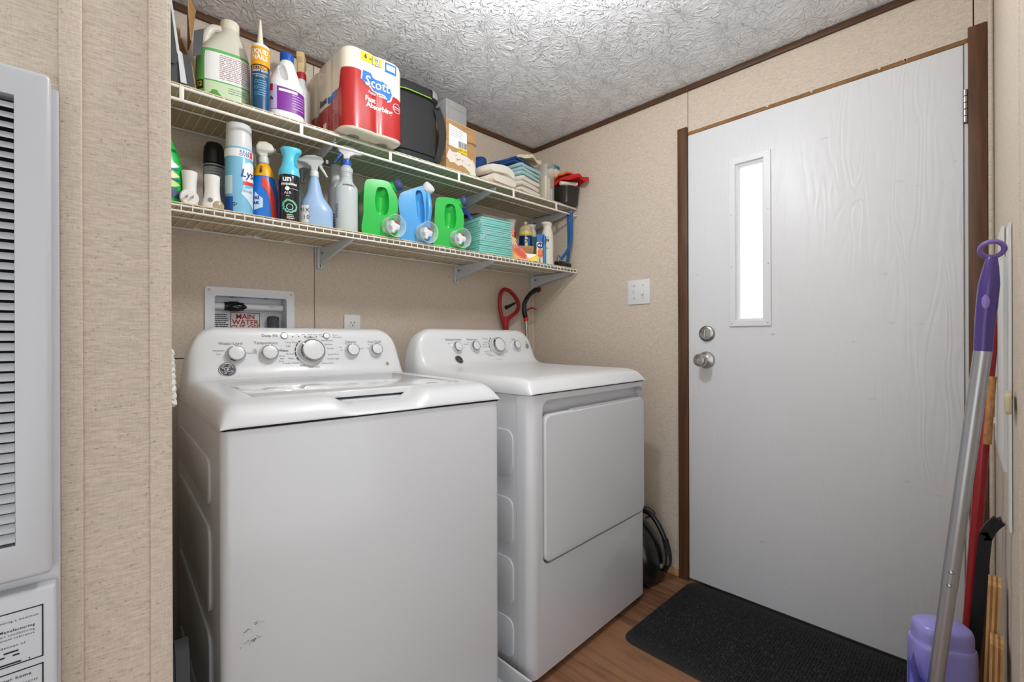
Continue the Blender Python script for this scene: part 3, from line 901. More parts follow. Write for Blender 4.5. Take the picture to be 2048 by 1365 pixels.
def top_cover(parent, W, prof, zb, deck_h, lid=None, scoop=None, corner=0.095, name='top_cover'):
    """deck and control console as one swept surface: prof is the side profile (y, z), ends are rounded off"""
    xe = W / 2
    xs = set()
    for k in range(13):
        a = R(90 * k / 12)
        for c in (0.036, corner):
            xs.add(round(xe - c + c * math.sin(a), 5))
    for k in range(17): xs.add(round((xe - corner) * k / 16, 5))
    if lid:
        for d in (-0.0005, 0.0005): xs.add(round(lid[0] + d, 5))
    xs = sorted(xs)
    X = [-x for x in xs[::-1] if x > 0] + xs
    rows = []
    for (y, z) in prof:
        row = []
        for x in X:
            ax = abs(x)
            def g(c, e):
                if ax <= xe - c: return 1.0
                return max(0.0, 1 - ((ax - (xe - c)) / c) ** e) ** (1 / e)
            h = z - zb
            hd = min(h, deck_h); hb = h - hd
            zz = zb + hd * g(0.036, 2.0) + hb * g(corner, 2.4)
            if scoop and scoop[0] < x < scoop[1] and scoop[2] <= y <= scoop[3]:
                t = min((x - scoop[0]) / 0.05, (scoop[1] - x) / 0.05)
                zz = min(zz, zb + (zz - zb) * (1 - scoop[4] * smooth01(t)))
            if lid and ax < lid[0] and lid[1] < y < lid[2]:
                zz -= lid[3]
            row.append((x, y, zz))
        rows.append(row)
    n = len(X); V = [p for r in rows for p in r]; F = []
    for j in range(len(rows) - 1):
        for i in range(n - 1):
            a = j * n + i
            F.append((a, a + 1, a + n + 1, a + n))
    # close the two ends down to the base line
    for side in (0, n - 1):
        ids = [j * n + side for j in range(len(rows))]
        b = len(V)
        for j in range(len(rows)): V.append((V[ids[j]][0], V[ids[j]][1], zb - 0.002))
        for j in range(len(rows) - 1): F.append((ids[j], ids[j + 1], b + j + 1, b + j))
    return mesh_obj(name, V, F, white_plastic, parent, True, 40)

def densify(prof, lidy=None):
    P = [(p.x, p.y) for p in catmull([(a, b, 0) for a, b in prof], 4)]
    if lidy:
        for yy in lidy:
            for k in range(len(P) - 1):
                if P[k][0] < yy < P[k + 1][0]:
                    t = (yy - P[k][0]) / (P[k + 1][0] - P[k][0])
                    z = P[k][1] + t * (P[k + 1][1] - P[k][1])
                    P.insert(k + 1, (yy + 0.0005, z)); P.insert(k + 1, (yy - 0.0005, z)); break
    return P

def console_point(prof, z):
    """point and outward normal of the console face at height z (side profile)"""
    for (y0, z0), (y1, z1) in zip(prof, prof[1:]):
        if y0 > 0.1 and z0 <= z <= z1:
            t = (z - z0) / (z1 - z0); d = Vector((y1 - y0, z1 - z0)).normalized()
            return y0 + t * (y1 - y0), Vector((0, -d.y, d.x))
    return prof[-1][0], Vector((0, -1, 0))

def knob(parent, prof, x, z, r, h, name='control_knob', mark=0.0):
    y, nrm = console_point(prof, z)
    base = (x, y, z)
    k = lathe_dir(name, [(r * 1.10, -0.001), (r * 1.10, 0.002), (r * 1.02, 0.003), (r * 0.98, h * 0.55), (r * 0.93, h * 0.62)], mat('knob_skirt', (214, 215, 217), 0.18, 0.2), parent, base, nrm, 36)
    lathe_dir('chrome_ring', [(r * 0.94, h * 0.60), (r * 0.92, h * 0.9), (r * 0.86, h), (r * 0.80, h), (r * 0.78, h * 0.96)], chrome, k, base, nrm, 36)
    lathe_dir('cap', [(r * 0.79, h * 0.9), (r * 0.79, h * 0.98), (r * 0.6, h * 1.02), (0, h * 1.03)], white_plastic, k, base, nrm, 36)
    # pointer notch in the ring
    M4 = along(base, nrm)
    a = R(90 + mark)
    vs = [M4 @ Vector((r * q * math.cos(a + s), r * q * math.sin(a + s), h * 1.012)) for q, s in ((0.78, -0.09), (0.95, -0.09), (0.95, 0.09), (0.78, 0.09))]
    mesh_obj('pointer', vs, [(0, 1, 2, 3)], white_print, k, False)
    return k

def face_map(prof, x, z):
    y, nrm = console_point(prof, z)
    up = Vector((0, nrm.z * -1, -nrm.y)).normalized()
    up = Vector((0, -nrm.z * -1, 0))
    # up along the face
    u = Vector((1, 0, 0)).cross(nrm); u = -u if u.z < 0 else u
    c = Vector((x, y, z)) + nrm * 0.0014
    return lambda a, b: tuple(c + Vector((1, 0, 0)) * a + u * b)

def emblem(parent, prof, x, z, r):
    y, nrm = console_point(prof, z)
    e = lathe_dir('emblem', [(r, -0.001), (r, 0.002), (r * 0.93, 0.0032), (r * 0.80, 0.0026), (r * 0.78, 0.0022)], chrome, parent, (x, y, z), nrm, 36)
    lathe_dir('emblem_disc', [(r * 0.80, 0.001), (r * 0.80, 0.0026), (0, 0.0027)], emblem_m, e, (x, y, z), nrm, 32)
    f0 = face_map(prof, x, z)
    off = nrm * 0.002
    f = lambda a, b: tuple(Vector(f0(a, b)) + off)
    # script monogram with four curls round the rim
    V, F = [], []
    def stroke(pts, w):
        for k in range(len(pts) - 1):
            a, b = Vector(pts[k]), Vector(pts[k + 1]); d = (b - a)
            if d.length < 1e-9: continue
            n_ = Vector((-d.y, d.x)).normalized() * w
            i = len(V); V.extend([f(*(a - n_)), f(*(b - n_)), f(*(b + n_)), f(*(a + n_))]); F.append((i, i + 1, i + 2, i + 3))
    def arc(cx, cy, rr, a0, a1, n=10): return [(cx + rr * math.cos(R(a0 + (a1 - a0) * k / n)), cy + rr * math.sin(R(a0 + (a1 - a0) * k / n))) for k in range(n + 1)]
    wd = r * 0.036
    for q in range(4):
        stroke(arc(0, 0, r * 0.68, q * 90 + 12, q * 90 + 62, 6), wd * 0.9)
        c = R(q * 90 + 62); stroke(arc(r * 0.57 * math.cos(c), r * 0.57 * math.sin(c), r * 0.11, q * 90 + 62, q * 90 + 300, 8), wd * 0.8)
    stroke(arc(-0.16 * r, 0.10 * r, r * 0.20, 20, 340), wd); stroke([(-0.02 * r, 0.10 * r), (0.0, -0.22 * r)], wd); stroke(arc(-0.16 * r, -0.22 * r, r * 0.16, 0, -200), wd)
    stroke(arc(0.20 * r, 0.15 * r, r * 0.15, 20, 290), wd); stroke(arc(0.20 * r, -0.15 * r, r * 0.17, 80, 340), wd)
    mesh_obj('monogram', V, F, chrome, e, False)
    return e

def cabinet(name, parent, W, D, z0, z1, rf, m):
    """box cabinet with rounded vertical front corners"""
    pts = []
    for cx, a0 in ((-W / 2 + rf, 180), (W / 2 - rf, 270)):
        for i in range(9):
            a = R(a0 + 90 * i / 8); pts.append((cx + rf * math.cos(a), -D / 2 + rf + rf * math.sin(a)))
    pts += [(W / 2, D / 2), (-W / 2, D / 2)]
    return prism(name, pts, z0, z1, m, parent, 'XY', 0.002, 2)

# ---------------- washer
WW, WD = 0.670, 0.72
washer = thing('top_load_washer', 'white top-load washing machine nearest the partition, with five knobs', 'washing machine', (0.559, 1.337, 0.0), -3.0)
cabw = cabinet('cabinet', washer, WW, WD, 0.035, 0.871, 0.018, cab_m)
for sx in (-1, 1):
    for k, (za, zbb) in enumerate(((0.70, 0.80), (0.48, 0.66), (0.26, 0.44), (0.06, 0.22))):
        pts = rrect(-0.25, 0.30, za, zbb, 0.03, 5)
        x = sx * WW / 2
        prism('stamped_panel', pts, min(x - 0.001 * sx, x + 0.005 * sx), max(x - 0.001 * sx, x + 0.005 * sx), cab_m, cabw, 'YZ', 0.0045, 3)
for sx in (-0.28, 0.28):
    for sy in (-0.30, 0.30):
        lathe('foot', [(0.022, 0.0), (0.022, 0.012), (0.008, 0.016), (0.008, 0.04)], black_plastic, washer, 12, (sx, sy, 0.006))
profw = [(-WD / 2 - 0.003, 0.876), (-WD / 2 - 0.002, 0.882), (-0.352, 0.897), (-0.336, 0.911), (-0.315, 0.9185), (-0.290, 0.9215), (-0.272, 0.9225), (-0.20, 0.924), (0.0, 0.926), (0.15, 0.928), (0.168, 0.930), (0.186, 0.939), (0.200, 0.962), (0.214, 1.000), (0.227, 1.040), (0.236, 1.066), (0.247, 1.078), (0.265, 1.083), (0.285, 1.081), (0.300, 1.070), (0.306, 1.04), (0.308, 0.93), (0.309, 0.876)]
LIDX, LIDY0, LIDY1 = 0.262, -0.268, 0.148
densw = densify(profw, (LIDY0, LIDY1))
top_cover(washer, WW + 0.004, densw, 0.874, 0.05, (LIDX, LIDY0, LIDY1, 0.022), (-0.125, 0.118, -0.40, LIDY0, 0.52))
box('gap_shadow_strip', -WW / 2 + 0.004, WW / 2 - 0.004, -WD / 2 + 0.004, 0.30, 0.8705, 0.8745, dark_gap, washer)
lidw = box('lid', -LIDX + 0.003, LIDX - 0.003, LIDY0 + 0.005, LIDY1 - 0.003, 0.9085, 0.9245, lid_m, washer, 0.003, 3, rot=(R(0.5), 0, 0))
box('lid_badge', 0.175, 0.205, -0.235, -0.225, 0.9246, 0.9249, grey_print, lidw)
for x, z, r, h, mk in ((-0.209, 1.000, 0.0255, 0.021, 20), (-0.119, 1.001, 0.0255, 0.021, 0), (0.008, 1.004, 0.0405, 0.028, 55), (0.143, 1.005, 0.0235, 0.020, -5), (0.230, 1.006, 0.0225, 0.020, 45)):
    knob(washer, densw, x, z, r, h, mark=-mk if mk < 0 else mk)
for x in (-0.070, 0.062):
    y, nrm = console_point(densw, 1.057)
    lathe_dir('push_button', [(0.011, -0.001), (0.011, 0.003), (0.009, 0.0045), (0, 0.0045)], satin, washer, (x, y, 1.057), nrm, 20)
emblem(washer, densw, -0.233, 0.957, 0.0225)
y, nrm = console_point(densw, 0.957)
lathe_dir('lid_lock_ring', [(0.007, -0.0005), (0.007, 0.0006), (0.0055, 0.0008), (0.005, 0.0003)], satin, washer, (0.266, y, 0.957), nrm, 16)
fw = lambda x, z: face_map(densw, x, z)
lettering([('Water Level', 0.0125, fw(-0.220, 1.0335)), ('Temperature', 0.0125, fw(-0.125, 1.0345)), ('Colors', 0.011, fw(0.008, 1.0525), dict()), ('Options', 0.0125, fw(0.143, 1.0365)), ('Auto Soak', 0.0125, fw(0.230, 1.0365)), ('Whites', 0.011, fw(-0.078, 1.010), dict(bold=0.02)),
           ('Deep Fill', 0.0125, fw(-0.113, 1.057)), ('Start/Pause', 0.0085, fw(0.062, 1.0415))], grey_print, washer)
lettering([('Maximum', 0.0072, fw(-0.252, 1.013)), ('Low', 0.0072, fw(-0.252, 1.003)), ('Precise Fill', 0.0072, fw(-0.168, 1.004)),
           ('Tap', 0.007, fw(-0.158, 1.014)), ('Cold', 0.007, fw(-0.158, 1.008)), ('Warm', 0.007, fw(-0.082, 0.993)), ('Hot', 0.007, fw(-0.083, 0.985)), ('Cool', 0.007, fw(-0.086, 0.977)),
           ('Deep Clean', 0.0075, fw(-0.050, 1.036)), ('Light', 0.0075, fw(-0.060, 1.024)), ('Normal', 0.0075, fw(-0.058, 0.999)), ('Heavy', 0.0075, fw(-0.055, 0.985)), ('Towels / Sheets', 0.0075, fw(-0.058, 0.970)), ('Jeans', 0.0075, fw(-0.024, 0.962)), ('Bulky Items', 0.0075, fw(0.012, 0.955)),
           ('Delicates', 0.0075, fw(0.066, 1.028)), ('Casuals', 0.0075, fw(0.070, 1.015)), ('Speed Wash', 0.0075, fw(0.078, 0.995)), ('Drain & Spin', 0.0075, fw(0.076, 0.980)), ('Active Wear', 0.0075, fw(0.056, 0.966)),
           ('Fill', 0.0065, fw(-0.032, 1.0615)), ('Soak', 0.0065, fw(-0.012, 1.0615)), ('Wash', 0.0065, fw(0.008, 1.0615)), ('Rinse', 0.0065, fw(0.026, 1.0615)), ('Spin', 0.0065, fw(0.043, 1.0615)), ('Power', 0.0065, fw(0.092, 1.0600)), ('Lid Locked', 0.0065, fw(0.098, 1.0525)),
           ('Extra', 0.006, fw(0.128, 1.029)), ('Rinse', 0.006, fw(0.106, 1.018)), ('Off', 0.006, fw(0.108, 1.008)), ('Softener', 0.006, fw(0.176, 1.012)), ('Off', 0.006, fw(0.203, 1.013)), ('15 min', 0.006, fw(0.212, 1.026))], grey_print, washer, 'small_lettering')
for k in range(6):
    poly('indicator', disc_pts(0.0017, 10), fw(-0.045 + 0.0185 * k, 1.0545), black_print, washer)
# dial scale round the main knob
def arc_band(f, r0, r1, a0, a1, n=16):
    V, F = [], []
    for k in range(n + 1):
        a = R(a0 + (a1 - a0) * k / n)
        V += [f(r0 * math.cos(a), r0 * math.sin(a)), f(r1 * math.cos(a), r1 * math.sin(a))]
    for k in range(n): F.append((2 * k, 2 * k + 1, 2 * k + 3, 2 * k + 2))
    return V, F
V, F = [], []
for a0, a1 in ((128, 138), (142, 158), (161, 176), (179, 196), (200, 212)):
    v, f_ = arc_band(fw(0.008, 1.004), 0.048, 0.0515, a0, a1, 4)
    b = len(V); V += v; F += [tuple(i + b for i in q) for q in f_]
mesh_obj('dial_scale', V, F, black_print, washer, False)
# paint scratches low on the front
rn = random.Random(5); V, F = [], []
for k in range(26):
    x = -WW / 2 + 0.047 + rn.gauss(0, 0.010); z = (0.488 if k % 3 == 0 else 0.461) + rn.gauss(0, 0.002) + (x + WW / 2 - 0.047) * 0.25
    l, h = 0.002 + 0.007 * rn.random(), 0.0004 + 0.0010 * rn.random()
    b = len(V); V += [(x, -WD / 2 - 0.0004, z), (x + l, -WD / 2 - 0.0004, z + 0.2 * l), (x + l, -WD / 2 - 0.0004, z + 0.2 * l + h), (x, -WD / 2 - 0.0004, z + h)]; F.append((b, b + 1, b + 2, b + 3))
sc = mesh_obj('paint_scratches', V, F, mat('scratch_grey', (112, 112, 112), 0.6), washer, False)
sc['kind'] = 'stuff'
# drain pan
pan = thing('drain_pan', 'white plastic drain pan under the washer', 'pan', (0, 0, 0))
def pan_mesh():
    A, B = (0.185, 0.958, 0.915, 1.735), (0.192, 0.951, 0.922, 1.728)
    V = []
    for (x0, x1, y0, y1), z in ((A, 0.0), (A, 0.058), (B, 0.058), (B, 0.004)):
        V += [(x0, y0, z), (x1, y0, z), (x1, y1, z), (x0, y1, z)]
    F = [(0, 1, 2, 3)]
    for l in range(3):
        for i in range(4):
            j = (i + 1) % 4
            F.append((l * 4 + i, l * 4 + j, (l + 1) * 4 + j, (l + 1) * 4 + i))
    F.append((12, 13, 14, 15))
    o = mesh_obj('tray', V, F, white_plastic, pan, False)
    md = o.modifiers.new('bevel', 'BEVEL'); md.width = 0.003; md.segments = 2; md.limit_method = 'ANGLE'
    tube('rim', [(0.1885, 0.9185, 0.059), (0.9545, 0.9185, 0.059), (0.9545, 1.7315, 0.059), (0.1885, 1.7315, 0.059)], 0.0055, white_plastic, pan, 8, True)
pan_mesh()

# ---------------- dryer
DW, DD = 0.694, 0.70
dryer = thing('clothes_dryer', 'white front-door clothes dryer with four knobs, right of the washer', 'dryer', (1.318, 1.308, 0.0), 2.23)
Z1 = 0.877
cabd = cabinet('cabinet', dryer, DW - 0.004, DD - 0.06, 0.028, Z1 - 0.002, 0.004, cab_m)
cabd.location = (0, 0.030, 0)
hw = DW / 2
# front panel wraps round the corners, with a dished recess for the door
pts = []
rf = 0.030
for cx, a0 in ((-hw + rf, 180), (hw - rf, 270)):
    for i in range(9):
        a = R(a0 + 90 * i / 8); pts.append((cx + rf * math.cos(a), -DD / 2 + rf + rf * math.sin(a)))
pts += [(hw, -DD / 2 + 0.058), (-hw, -DD / 2 + 0.058)]
fp = prism('front_panel', pts, 0.024, Z1 - 0.002, cab_m, dryer, 'XY', 0.002, 2)
rec = [(p[0], p[1]) for p in rrect(-hw + 0.053, hw - 0.014, 0.354, 0.856, 0.030, 6)]
cutter = prism('cutter', rec, -DD / 2 - 0.05, -DD / 2 + 0.034, None, None, 'XZ')
cutter.matrix_world = dryer.matrix_basis
bpy.context.view_layer.update()
cutter.parent = None
cutter.matrix_world = dryer.matrix_world
cut(fp, [cutter])
dpts = rrect(-hw + 0.059, hw - 0.018, 0.360, 0.813, 0.028, 6)
doord = prism('door', dpts, -DD / 2 - 0.007, -DD / 2 + 0.018, cab_m, dryer, 'XZ', 0.007, 4)
tube('handle_lip', [(-hw + 0.20, -DD / 2 + 0.004, 0.8135), (hw - 0.05, -DD / 2 + 0.004, 0.8135)], 1.0, cab_m, doord, flat=(0.018, 0.004))
for z in (0.575, 0.765, 0.372):
    lathe_dir('hinge_screw', [(0.0035, -0.002), (0.0035, 0.001), (0, 0.002)], satin, doord, (-hw + 0.056, -DD / 2 + 0.012, z), (-0.5, -1, 0), 8)
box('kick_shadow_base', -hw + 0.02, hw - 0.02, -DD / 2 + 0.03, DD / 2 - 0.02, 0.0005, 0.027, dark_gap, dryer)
for k, (za, zbb) in enumerate(((0.62, 0.765), (0.41, 0.555), (0.225, 0.37), (0.06, 0.185))):
    for sx in (-1, 1):
        x = sx * (DW - 0.004) / 2
        prism('stamped_panel', rrect(-0.308, 0.27, za, zbb, 0.03, 5), min(x - 0.001 * sx, x + 0.005 * sx), max(x - 0.001 * sx, x + 0.005 * sx), cab_m, cabd, 'YZ', 0.0045, 3)
profd = [(-DD / 2 - 0.005, 0.879), (-DD / 2 - 0.004, 0.884), (-0.343, 0.900), (-0.328, 0.914), (-0.305, 0.9215), (-0.280, 0.9245), (-0.20, 0.926), (0.0, 0.928), (0.13, 0.930), (0.17, 0.934), (0.198, 0.945), (0.217, 0.968), (0.231, 1.000), (0.243, 1.040), (0.252, 1.068), (0.262, 1.082), (0.280, 1.088), (0.300, 1.086), (0.315, 1.075), (0.321, 1.04), (0.323, 0.93), (0.324, 0.879)]
densd = densify(profd)
top_cover(dryer, DW + 0.004, densd, 0.878, 0.052, corner=0.11)
box('gap_shadow_strip', -hw + 0.006, hw - 0.006, -DD / 2 + 0.006, 0.31, Z1 - 0.003, 0.8785, dark_gap, dryer)
for x, z, r, h, mk in ((-0.150, 1.012, 0.022, 0.020, 10), (-0.052, 1.013, 0.022, 0.020, 5), (0.080, 1.014, 0.036, 0.028, 40), (0.205, 1.015, 0.022, 0.020, 35)):
    knob(dryer, densd, x, z, r, h, mark=mk)
y, nrm = console_point(densd, 1.012)
lathe_dir('start_button', [(0.011, -0.001), (0.011, 0.003), (0.009, 0.0045), (0, 0.0045)], satin, dryer, (0.285, y, 1.012), nrm, 20)
emblem(dryer, densd, -0.154, 0.961, 0.020)
fd = lambda x, z: face_map(densd, x, z)
lettering([('Extended Tumble', 0.0115, fd(-0.158, 1.043), dict()), ('Temperature', 0.0115, fd(-0.058, 1.0435)), ('Cottons', 0.0105, fd(0.020, 1.0475)), ('Signal', 0.0115, fd(0.200, 1.045)), ('Start', 0.008, fd(0.285, 1.029))], grey_print, dryer)
lettering([('Off', 0.007, fd(-0.186, 1.027)), ('Low', 0.007, fd(-0.082, 1.030)), ('Medium', 0.007, fd(-0.092, 1.023)), ('Less Dry', 0.0075, fd(0.018, 1.031)), ('Normal', 0.0075, fd(0.010, 1.021)), ('More Dry', 0.0075, fd(0.010, 1.011)),
           ('Easy Care', 0.0075, fd(0.016, 0.990)), ('Delicates', 0.0075, fd(0.022, 0.980)), ('Speed Dry', 0.0075, fd(0.034, 0.972)), ('Timed Dry', 0.0075, fd(0.072, 0.955)), ('Casuals', 0.007, fd(0.138, 0.995)), ('Fluff', 0.007, fd(0.136, 0.986)), ('Loud', 0.007, fd(0.176, 1.030))], grey_print, dryer, 'small_lettering')
V, F = [], []
for a0, a1 in ((120, 136), (140, 154), (158, 172), (176, 192), (200, 214), (218, 230), (234, 246), (250, 262), (266, 276), (280, 290), (294, 302)):
    v, f_ = arc_band(fd(0.080, 1.014), 0.042, 0.0455, a0, a1, 4)
    b = len(V); V += v; F += [tuple(i + b for i in q) for q in f_]
mesh_obj('dial_scale', V, F, black_print, dryer, False)

# ================================================================ DOOR MAT
dm = thing('door_mat', 'charcoal ribbed door mat in front of the door', 'mat', (0, 0, 0))
mat_rub = mat('mat_rubber', (30, 31, 32), 0.7)
mat_pile = fleck_mat('mat_pile', (34, 35, 36), (84, 84, 82), (110, 340, 200), lo=0.52, hi=0.72, bump=1.0)
prism('rubber_base', rrect(1.385, 1.930, 0.085, 0.900, 0.045, 6), 0.0005, 0.005, mat_rub, dm, 'XY', 0.0015, 1)
# ribs of pile run across the mat (along X)
V, F = [], []
ny, y0m, y1m = 90, 0.089, 0.896
def xr(y):
    d = min(y - y0m, y1m - y); r_ = 0.042
    ins = 0 if d >= r_ else r_ - math.sqrt(max(0, r_ * r_ - (r_ - d) ** 2))
    return 1.389 + ins, 1.917 - ins
ys = [y0m + (y1m - y0m) * k / (ny * 4) for k in range(ny * 4 + 1)]
for k, y in enumerate(ys):
    h = 0.0065 + 0.0022 * math.sin(2 * math.pi * k / 4 + 0.4)
    a, b_ = xr(y)
    for j in range(7):
        t = j / 6
        V.append((a + (b_ - a) * t, y, h if 0 < j < 6 else 0.0045))
for k in range(len(ys) - 1):
    for j in range(6):
        a = k * 7 + j; F.append((a, a + 1, a + 8, a + 7))
pile = mesh_obj('ribbed_pile', V, F, mat_pile, dm, True, 180)
# ================================================================ UPPER SHELF
UZ = DECK_U
card_m = mat('cardboard', (178, 138, 92), 0.75, var=0.06, vscale=(14, 14, 90))
card_edge = mat('cardboard_edge', (206, 176, 134), 0.8)

# ---- open carton of cables (dark printed flaps)
dgrey = mat('dark_printed_board', (62, 66, 66), 0.5)
def slab3(name, pts, d, m, parent):
    """thin board: quad pts (3D) thickened by vector d"""
    d = Vector(d); V = [Vector(p) for p in pts]; V += [p + d for p in V]
    n = len(pts)
    F = [tuple(range(n))[::-1], tuple(range(n, 2 * n))] + [(i, (i + 1) % n, n + (i + 1) % n, n + i) for i in range(n)]
    return mesh_obj(name, V, F, m, parent, False)
cb = thing('cable_carton', 'open carton with dark grey flaps full of black cables', 'carton', (0.197, 1.655, UZ))
slab3('base', [(-0.065, -0.13, 0.0), (0.065, -0.13, 0.0), (0.065, 0.14, 0.0), (-0.065, 0.14, 0.0)], (0, 0, 0.003), card_m, cb)
slab3('front_wall', [(-0.065, -0.13, 0.003), (0.060, -0.13, 0.003), (0.048, -0.133, 0.085), (-0.065, -0.133, 0.085)], (0, 0.003, 0), dgrey, cb)
slab3('back_wall', [(-0.065, 0.137, 0.003), (0.062, 0.137, 0.003), (0.066, 0.137, 0.30), (-0.065, 0.137, 0.30)], (0, 0.003, 0), card_m, cb)
slab3('side_wall', [(0.060, -0.128, 0.003), (0.060, 0.136, 0.003), (0.066, 0.136, 0.27), (0.062, -0.06, 0.10)], (0.003, 0, 0), card_m, cb)
slab3('side_wall', [(-0.065, -0.128, 0.003), (-0.065, 0.136, 0.003), (-0.065, 0.136, 0.27), (-0.065, -0.128, 0.20)], (0.003, 0, 0), card_m, cb)
fl = slab3('tall_flap', [(-0.035, -0.140, 0.050), (0.012, -0.140, 0.046), (0.020, -0.140, 0.056), (-0.004, -0.125, 0.300), (-0.060, -0.125, 0.300)], (0, 0.003, 0), dgrey, cb)
slab3('white_flap_edge', [(0.026, -0.137, 0.004), (0.040, -0.137, 0.004), (0.030, -0.135, 0.085), (0.024, -0.134, 0.090), (0.000, -0.122, 0.300), (-0.010, -0.122, 0.300), (0.012, -0.134, 0.090), (0.020, -0.135, 0.078)], (0, 0.002, 0), mat('carton_white_edge', (206, 208, 212), 0.6), fl)
slab3('small_flap', [(0.058, -0.110, 0.100), (0.080, -0.105, 0.115), (0.086, -0.100, 0.195), (0.062, -0.105, 0.175)], (0, 0.002, 0), dgrey, cb)
slab3('brown_flap', [(0.070, 0.00, 0.20), (0.072, 0.06, 0.20), (0.092, 0.06, 0.335), (0.062, 0.00, 0.335)], (0.003, 0, 0), card_m, cb)
cab_blk = mat('black_cable', (18, 18, 19), 0.4)
rn = random.Random(21)
CL = ('lowest coiled black cable in the open carton', 'second coiled black cable up in the open carton', 'third coiled black cable up in the open carton', 'topmost coiled black cable in the open carton')
for k in range(4):
    cx, cy = -0.01 + 0.02 * rn.random(), -0.04 + 0.08 * rn.random()
    cz = 0.022 + 0.056 * k
    pts = [(cx + (0.028 + 0.006 * rn.random()) * math.cos(R(a)), cy + 0.045 * math.sin(R(a)), cz + 0.010 * math.sin(R(a * 1.0 + 40 * k)) + 0.012 * rn.random()) for a in range(0, 360, 45)]
    cc = thing('cable_coil', CL[k], 'cable', (0.197, 1.655, UZ), 0, 'black cables in the carton')
    tube('cord', catmull(pts, 5, True), 0.006 if k % 2 else 0.0045, cab_blk, cc, 7, True)
    if k in (1, 3):
        box('adapter', cx - 0.02, cx + 0.016, cy - 0.02, cy + 0.02, cz - 0.002, cz + 0.022, black_plastic, cc, 0.004, 2)

# ---- translucent jug of green cleaner
natural = mat('natural_poly', (226, 224, 208), 0.35, alpha=0.88)
cap_ivory = mat('ivory_cap', (228, 222, 202), 0.45)
gj = thing('cleaner_jug', 'translucent jug of green cleaner with ivory cap', 'jug', (0.349, 1.640, UZ), -8)
LJ = Loft([(0.0, 0.064, 0.050, 0, 0, 3.2), (0.004, 0.069, 0.055, 0, 0, 3.4), (0.12, 0.070, 0.056, 0, 0, 3.4), (0.155, 0.069, 0.055, 0, 0, 3.2), (0.18, 0.064, 0.051, 0.003, 0, 2.8), (0.21, 0.050, 0.043, 0.010, 0, 2.4), (0.24, 0.033, 0.033, 0.016, 0, 2.0), (0.262, 0.024, 0.024, 0.018, 0, 2.0), (0.27, 0.022, 0.022, 0.018, 0, 2.0)])
LJ.build('jug_body', natural, gj)
tube('handle', catmull([(-0.006, -0.012, 0.252), (-0.028, -0.012, 0.248), (-0.042, -0.012, 0.228), (-0.047, -0.010, 0.198), (-0.046, -0.008, 0.170)], 6), 0.0115, natural, gj, 14)
lathe('cap', [(0.025, 0.258), (0.026, 0.260), (0.026, 0.283), (0.024, 0.287), (0.0, 0.288)], cap_ivory, gj, 28, (0.018, 0, 0))
glab = mat('green_label', (104, 186, 104), 0.4)
LJ.patch('wrap_label', 0.010, 0.168, -88, 80, glab, gj, 0.0009)
wl = LJ.patch('white_panel', 0.074, 0.158, -34, 62, white_print, gj, 0.0014)
dashes(LJ.map(0.117, 12, 0.0018), 0.082, 0.074, 13, mat('mauve_print', (170, 140, 146), 0.6), wl, 0.45, 5, ragged=False)
LJ.patch('lower_panel', 0.010, 0.070, -34, 78, mat('pale_green_print', (206, 228, 190), 0.4), gj, 0.0014)
nb = LJ.patch('black_box', 0.044, 0.070, -72, -38, black_print, gj, 0.0015)
lettering([('32', 0.020, LJ.map(0.058, -54, 0.0021), dict(bold=0.02))], mat('yellow_green_print', (206, 214, 70), 0.5), nb)
poly('leaf_mark', [(0.014 * math.cos(t * 0.4) * (1 - 0.3 * math.sin(3 * t * 0.4)), 0.012 * math.sin(t * 0.4)) for t in range(16)], LJ.map(0.034, -10, 0.0019), mat('leaf_green', (92, 160, 66), 0.5), gj)
poly('leaf_mark', [(0.009 * math.cos(t * 0.4), 0.012 * math.sin(t * 0.4)) for t in range(16)], LJ.map(0.022, 45, 0.0019), mat('olive_print', (178, 192, 70), 0.5), gj)
dashes(LJ.map(0.052, 20, 0.0018), 0.06, 0.020, 3, grey_print, gj, 0.3, 15)

# ---- adhesive cartridge
ck = thing('adhesive_cartridge', 'yellow and blue adhesive cartridge with long white nozzle', 'cartridge', (0.429, 1.553, UZ), -10)
LC = Loft([(0, 0.0245, 0.0245), (0.003, 0.0255, 0.0255), (0.195, 0.0255, 0.0255), (0.202, 0.0245, 0.0245), (0.206, 0.019, 0.019), (0.208, 0.010, 0.010)], 0, 36)
LC.build('tube_body', white_matte, ck)
LC.patch('blue_wrap', 0.004, 0.137, -180, 180, mat('deep_teal_blue', (22, 74, 110), 0.3), ck, 0.0005, 48)
yl_w = LC.patch('yellow_wrap', 0.137, 0.193, -180, 180, mat('amber_yellow', (240, 166, 20), 0.3), ck, 0.0005, 48)
lathe('nozzle', [(0.0095, 0.206), (0.0085, 0.214), (0.0055, 0.255), (0.003, 0.283), (0.0015, 0.288)], cap_ivory, ck, 20)
lettering([('LIQUID', 0.0190, LC.map(0.1765, -8, 0.0012), dict(bold=0.03, sx=0.78)), ('NAILS', 0.0200, LC.map(0.1590, -8, 0.0012), dict(bold=0.03, sx=0.82))], white_print, yl_w)
LC.patch('dark_stripe', 0.128, 0.138, -180, 180, mat('ink_blue', (26, 36, 54), 0.3), ck, 0.0007, 48)
lettering([('EXTREME', 0.0150, LC.map(0.1280, -8, 0.0013), dict(bold=0.03, sx=0.72))], MATS['amber_yellow'], ck)
lettering([('HEAVY DUTY', 0.0085, LC.map(0.1185, -8, 0.0013), dict(bold=0.02, sx=0.85)), ('CONSTRUCTION', 0.0055, LC.map(0.107, -8, 0.0013)), ('ADHESIVE', 0.0055, LC.map(0.101, -8, 0.0013))], white_print, ck)
